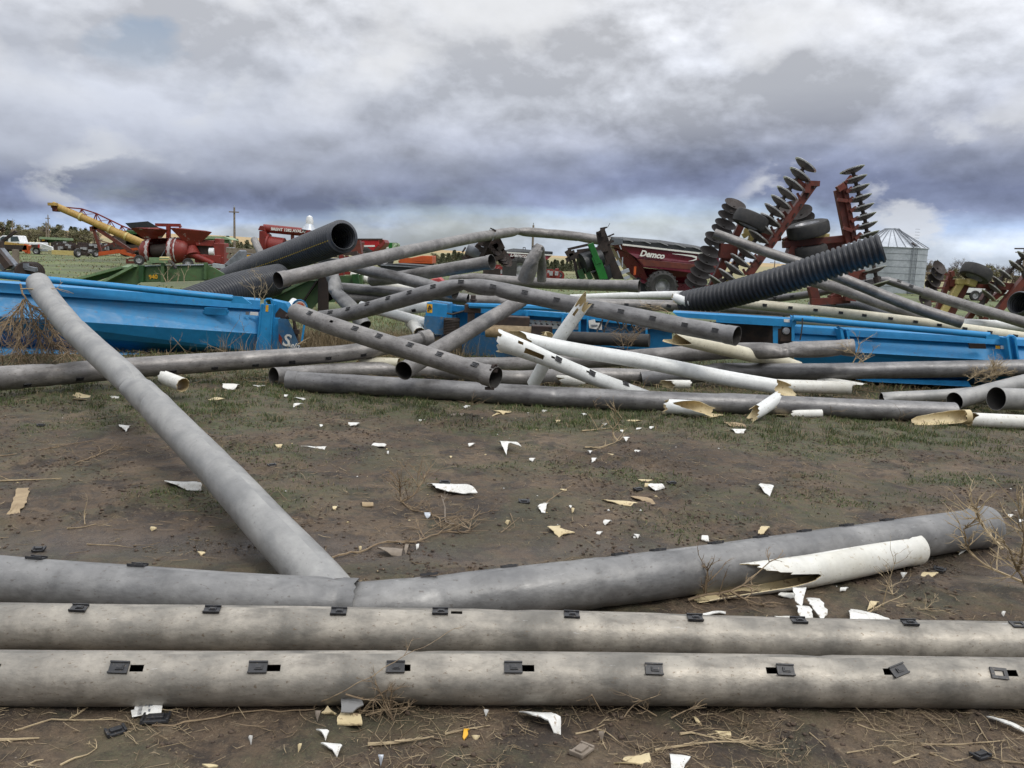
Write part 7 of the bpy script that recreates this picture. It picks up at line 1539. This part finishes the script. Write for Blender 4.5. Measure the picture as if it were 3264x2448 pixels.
branch('curved pale branch with thin twigs near the front pipe', [S(N2, [(1740, 348), (1830, 345), (1900, 325), (1960, 308)], 'g'), [(N2(1950, 310), 'g'), (N2(1915, 255), ('z', .1)), (N2(1975, 165), ('z', .3))], S(N2, [(1720, 252), (1900, 238)], 'g')], .012, 'twig_pale', 5, .3, 5)
branch('dark thorny branch lying over the torn end of the white pipe', [[(N3(340, 722), ('z', .02)), (N3(440, 692), ('z', .06)), (N3(580, 672), ('z', .1)), (N3(690, 605), ('z', .18)), (N3(790, 508), ('z', .28))], [(N3(575, 672), ('z', .1)), (N3(650, 715), ('z', .05)), (N3(742, 755), 'g')], [(N3(430, 690), ('z', .05)), (N3(448, 560), ('z', .22))]], .010, 'twig', 8, .2, 6)
branch('sparse upright twigs between the white pipe and the triangular shard', [[(N3(1335, 790), 'g'), (N3(1420, 745), ('z', .04)), (N3(1510, 710), ('z', .06))], [(N3(1425, 745), 'g'), (N3(1445, 660), ('z', .12)), (N3(1490, 520), ('z', .3))], [(N3(1500, 745), 'g'), (N3(1660, 768), 'g')], [(N3(1480, 690), 'g'), (N3(1440, 610), ('z', .08))]], .005, 'twig_pale', 7, .18, 7)
branch('leafless pale bush at the right edge of the foreground', [[(N3(2235, 660), 'g'), (N3(2180, 560), ('z', .2)), (N3(2130, 450), ('z', .42)), (N3(2090, 380), ('z', .55))], [(N3(2225, 630), ('z', .05)), (N3(2060, 560), ('z', .15)), (N3(1920, 470), ('z', .25)), (N3(1872, 330), ('z', .5))], [(N3(2180, 560), ('z', .2)), (N3(2210, 400), ('z', .5)), (N3(2200, 240), ('z', .75))], [(N3(2090, 440), ('z', .4)), (N3(1990, 320), ('z', .5)), (N3(1945, 222), ('z', .7))]], .011, 'twig_pale', 16, .26, 8, name='dry_bush', cat='dry bush')
branch('long thin vine running from the soil up over the nearest pipe', [[(Q1(985, 948), 'g'), (Q1(1110, 930), 'g'), (Q1(1500, 845), 'g'), (Q1(1960, 825), 'g'), (Q2(0, 805), ('z', .03)), (Q2(200, 715), 3.66), (Q2(440, 570), 3.72), (Q2(640, 450), 3.9), (Q2(815, 370), 4.1)]], .0045, 'twig', 2, .15, 9)
branch('pale forked twig lying left of the printed label', [S(Q1, [(90, 972), (200, 935), (330, 910), (530, 900), (720, 898), (905, 942)], 'g'), S(Q1, [(450, 895), (540, 830), (610, 765)], 'g')], .005, 'twig_pale', 8, .12, 10, split=True)
branch('thick pale stick at the far left of the bottom edge', [S(Q1, [(-20, 1030), (100, 1025), (250, 1003)], 'g')], .008, 'twig_pale', 1, .06, 11)
branch('crooked stick at the bottom edge left of centre', [S(Q1, [(385, 1200), (480, 1155), (560, 1132), (620, 1082)], 'g'), S(Q1, [(180, 1190), (230, 1165), (280, 1160)], 'g')], .005, 'twig_pale', 4, .08, 12, split=True)
branch('tangle of twigs before the nearest pipe, left of centre', [[(Q2(330, 868), 'g'), (Q2(460, 830), ('z', .03)), (Q2(605, 818), ('z', .04))], [(Q2(510, 885), 'g'), (Q2(450, 770), ('z', .08)), (Q2(408, 675), ('z', .16))], [(Q2(205, 728), ('z', .12)), (Q2(320, 765), ('z', .1)), (Q2(440, 770), ('z', .08)), (Q2(500, 860), 'g')], [(Q2(300, 860), 'g'), (Q2(380, 760), ('z', .08)), (Q2(478, 700), ('z', .14))], [(Q2(490, 800), ('z', .05)), (Q2(500, 720), ('z', .12)), (Q2(540, 690), ('z', .15))]], .0045, 'twig', 12, .12, 13)
branch('thick pale stem lying in the litter at the bottom', [S(Q2, [(345, 1047), (520, 1020), (770, 985)], 'g')], .009, 'straw', 2, .1, 14)
branch('straight straw stem beside a yellow leaf', [S(Q2, [(840, 970), (980, 945), (1130, 918)], 'g')], .006, 'straw', 2, .08, 15)
branch('forked twig below the nearest pipe right of centre', [S(Q2, [(1680, 950), (1780, 930), (1865, 905)], 'g'), S(Q2, [(1800, 925), (1870, 940), (1965, 1012)], 'g'), S(Q2, [(1860, 935), (1850, 1000), (1880, 1060)], 'g')], .005, 'straw', 5, .1, 16, split=True)
branch('bundle of bleached stems at the bottom right of centre', [S(Q3, [(-20, 1003), (150, 985), (330, 965), (580, 975)], 'g'), S(Q3, [(130, 920), (200, 912), (400, 945), (590, 960)], 'g')], .007, 'twig_pale', 6, .12, 17, split=True)
branch('twiggy cluster against the foot of the nearest pipe at right', [[(Q2(1990, 870), 'g'), (Q2(2050, 800), ('z', .05)), (Q2(2160, 755), ('z', .12))], [(Q2(1780, 735), ('z', .14)), (Q2(1860, 845), 'g')], [(Q3(75, 830), 'g'), (Q3(160, 790), ('z', .04)), (Q3(290, 750), ('z', .1))], [(Q2(2200, 850), 'g'), (Q2(2080, 800), ('z', .06))]], .004, 'twig', 14, .13, 18, split=True)
branch('long pale stems at the bottom right corner', [S(Q3, [(1590, 992), (1760, 968), (2110, 968)], 'g'), S(Q3, [(1420, 1095), (1500, 1070), (1575, 1048)], 'g'), S(Q3, [(1640, 1040), (1790, 1085)], 'g'), S(Q3, [(2080, 1090), (2250, 1105)], 'g')], .006, 'straw', 8, .14, 19, split=True)
branch('scattered thin twigs at the lower right of the litter', [S(Q3, [(1200, 870), (1300, 892), (1370, 908)], 'g'), S(Q3, [(910, 940), (1010, 1015)], 'g'), S(Q3, [(1920, 840), (2000, 960), (2040, 1000)], 'g'), S(Q3, [(1140, 1040), (1300, 1000)], 'g')], .004, 'straw', 8, .1, 20, split=True)
branch('long bleached stalk on the weedy soil at far left', [S(N1, [(0, 657), (150, 655), (290, 660), (395, 655)], 'g')], .010, 'twig_pale', 2, .1, 21)
branch('thin branch on the bare soil at far left', [S(N1, [(0, 500), (260, 465), (420, 435), (570, 408), (720, 392)], 'g')], .006, 'twig', 3, .3, 22)
branch('forked twig on the soil left of the diagonal pipe', [S(N1, [(485, 560), (600, 505), (700, 465), (745, 420)], 'g'), S(N1, [(560, 520), (640, 480), (625, 430)], 'g'), S(N1, [(740, 440), (850, 450)], 'g')], .006, 'twig', 6, .22, 23, split=True)
branch('pale twigs behind the left foreground pipe', [S(N1, [(555, 1045), (650, 1055), (750, 1060), (850, 1078)], 'g'), S(N1, [(430, 965), (550, 960), (620, 945)], 'g'), [(N1(545, 950), 'g'), (N1(540, 880), ('z', .06)), (N1(555, 805), ('z', .15))]], .005, 'straw', 7, .16, 24, split=True)
branch('small twigs near the bottom of the diagonal pipe', [S(N2, [(-10, 1005), (80, 1012)], 'g'), S(N2, [(390, 850), (460, 915)], 'g'), S(N2, [(1200, 890), (1320, 800)], 'g'), S(N2, [(1260, 780), (1290, 850)], 'g')], .004, 'twig', 10, .15, 25, split=True)
branch('dry stems tufting against the long front pipe', [[(N2(910, 50), 'g'), (N2(1000, 70), ('z', .05)), (N2(1060, 30), ('z', .2))], [(N2(1790, 55), ('z', .3)), (N2(1815, 125), 'g')], [(N2(1000, 75), 'g'), (N2(1080, 70), ('z', .08))]], .006, 'twig', 10, .25, 26, split=True)
branch('weed stalks in the grass at the right edge of the soil', [[(D(800, 985), 'g'), (D(798, 905), ('z', .3))], S(D, [(880, 1030), (900, 1080), (990, 1110)], 'g'), S(D, [(1250, 1015), (1330, 1040), (1470, 1058)], 'g'), [(D(1290, 1040), 'g'), (D(1310, 950), ('z', .25))]], .006, 'twig', 9, .25, 27, split=True)
branch('dry tumbleweed hanging over the left end of the blue header', [[(A(142, 122), 14.5), (A(160, 190), 14.45), (A(200, 260), 14.4), (A(245, 400), 14.35), (A(300, 570), 14.3)], [(A(165, 230), 14.45), (A(100, 330), 14.35), (A(0, 420), 14.2)], [(A(200, 260), 14.4), (A(290, 320), 14.35), (A(380, 460), 14.3)], [(A(170, 230), 14.4), (A(150, 400), 14.3), (A(120, 620), 14.2)], [(A(230, 380), 14.3), (A(330, 500), 14.3), (A(480, 600), 14.2)]], .016, 'twig', 42, .6, 28, name='tumbleweed', cat='dry bush', up=-.25, spread=.8)
branch('matted dry bush under the left end of the blue header', [[(A(60, 680), 'g'), (A(120, 600), ('z', .3)), (A(200, 560), ('z', .5))], [(A(100, 680), 'g'), (A(250, 620), ('z', .2)), (A(420, 640), ('z', .15))], [(A(20, 690), 'g'), (A(10, 560), ('z', .5))]], .008, 'twig', 12, .35, 29, name='dry_bush', cat='dry bush')
branch('pale twig lying over the top end of the diagonal pipe', [[(A(150, 158), 14.0), (A(300, 158), 13.6), (A(400, 155), 13.6), (A(480, 175), 13.7), (A(522, 192), 13.8)]], .013, 'twig_pale', 3, .3, 30)
branch('dry weed standing before the right part of the left header', [[(A(1590, 600), 15.6), (A(1605, 500), 15.6), (A(1690, 370), 15.6)], [(A(1580, 600), 15.7), (A(1480, 560), 15.6), (A(1440, 590), 15.5)], [(A(1610, 560), 15.6), (A(1745, 455), 15.6)], [(A(1190, 612), 15.4), (A(1280, 510), 15.4)], [(A(1220, 500), 15.4), (A(1310, 600), 15.4)]], .007, 'twig', 14, .35, 31, name='dry_weed', cat='weed', split=True)
branch('pale slanting reed before the end shield of the left header', [[(B(365, 735), 15.0), (B(410, 705), 15.0), (B(462, 678), 15.0)]], .014, 'twig_pale', 2, .2, 32)
branch('dark twiggy growth before the drive shaft of the right header', [[(C(1100, 590), 15.9), (C(1130, 500), 15.9), (C(1175, 395), 15.9)], [(C(1130, 560), 15.9), (C(1180, 470), 15.9), (C(1260, 430), 15.9)], [(C(1080, 580), 15.9), (C(1060, 480), 15.9)]], .007, 'twig', 16, .4, 33, name='dry_weed', cat='weed')
branch('wispy yellow weed lying on the bent grey pipe', [[(C(1410, 325), 14.0), (C(1300, 300), 14.0), (C(1200, 262), 14.0)], [(C(1400, 322), 14.0), (C(1330, 285), 14.0), (C(1240, 268), 14.0)]], .006, 'twig_pale', 9, .25, 34, name='dry_weed', cat='weed')
branch('dry weed poking out beside the belled end of the torn grey pipe', [[(D(960, 590), 14.2), (D(985, 540), 14.2), (D(1005, 455), 14.2)], [(D(1040, 590), 14.2), (D(990, 540), 14.2), (D(930, 490), 14.2)], [(D(1000, 590), 14.2), (D(1080, 552), 14.2)]], .010, 'twig_pale', 10, .28, 35, name='dry_weed', cat='weed')
branch('pale tumbleweed resting on the straight grey pipe at right', [[(D(1800, 720), 14.5), (D(1900, 660), 14.5), (D(2040, 620), 14.5)], [(D(1850, 740), 14.5), (D(1960, 690), 14.4), (D(2090, 660), 14.5)], [(D(1960, 740), 14.5), (D(2000, 660), 14.5), (D(1990, 610), 14.5)]], .007, 'twig_pale', 60, .22, 36, name='tumbleweed', cat='dry bush', spread=1.2)
branch('brown stalks matted under the right blue header', [S(D, [(1000, 790), (1200, 760), (1400, 740), (1560, 690)], 'g'), S(D, [(1250, 800), (1420, 770), (1640, 790)], 'g'), S(D, [(1500, 800), (1760, 760)], 'g')], .008, 'twig', 26, .4, 37, name='dry_weed', cat='weed', split=True)
branch('stalks on the ground behind the long white pipe end', [S(C, [(1200, 870), (1250, 820), (1330, 815)], 'g'), S(C, [(1700, 820), (1800, 850), (1900, 890)], 'g')], .008, 'twig', 16, .35, 38, split=True)
branch('bleached upright weed before the green implement frame', [[(L2(500, 1106), 18.6), (L2(495, 1000), 18.6), (L2(500, 935), 18.6)], [(L2(510, 1100), 18.6), (L2(575, 1020), 18.6)], [(L2(480, 1106), 18.6), (L2(430, 1000), 18.6)], [(L2(690, 1106), 18.8), (L2(685, 1020), 18.8), (L2(650, 940), 18.8)], [(L2(610, 1106), 18.7), (L2(618, 1050), 18.7)]], .010, 'twig_pale', 12, .35, 39, name='dry_weed', cat='weed', split=True)
branch('dry stalks standing under the fine ribbed black pipe', [[(B(60, 380), 16.9), (B(80, 300), 16.9), (B(85, 245), 16.9)], [(B(30, 380), 16.9), (B(20, 290), 16.9)], [(B(90, 380), 16.9), (B(130, 310), 16.9)]], .008, 'twig_pale', 22, .35, 40, name='dry_weed', cat='weed', split=True)
branch('twigs left of the front pipes by the broken cup', [S(A, [(1200, 760), (1300, 775), (1500, 790)], 'g'), S(A, [(1240, 790), (1300, 750)], 'g'), S(A, [(1650, 800), (1480, 770)], 'g')], .008, 'twig', 12, .35, 41, split=True)
def leaf():
    pts = [(955, 995), (962, 950), (985, 938), (1002, 940), (985, 960), (990, 985), (965, 1002)]
    shard(Q2, pts, 'label_yellow', .015, 'small bright yellow leaf on the soil at the bottom', 'leaf', cat='leaf')
leaf()
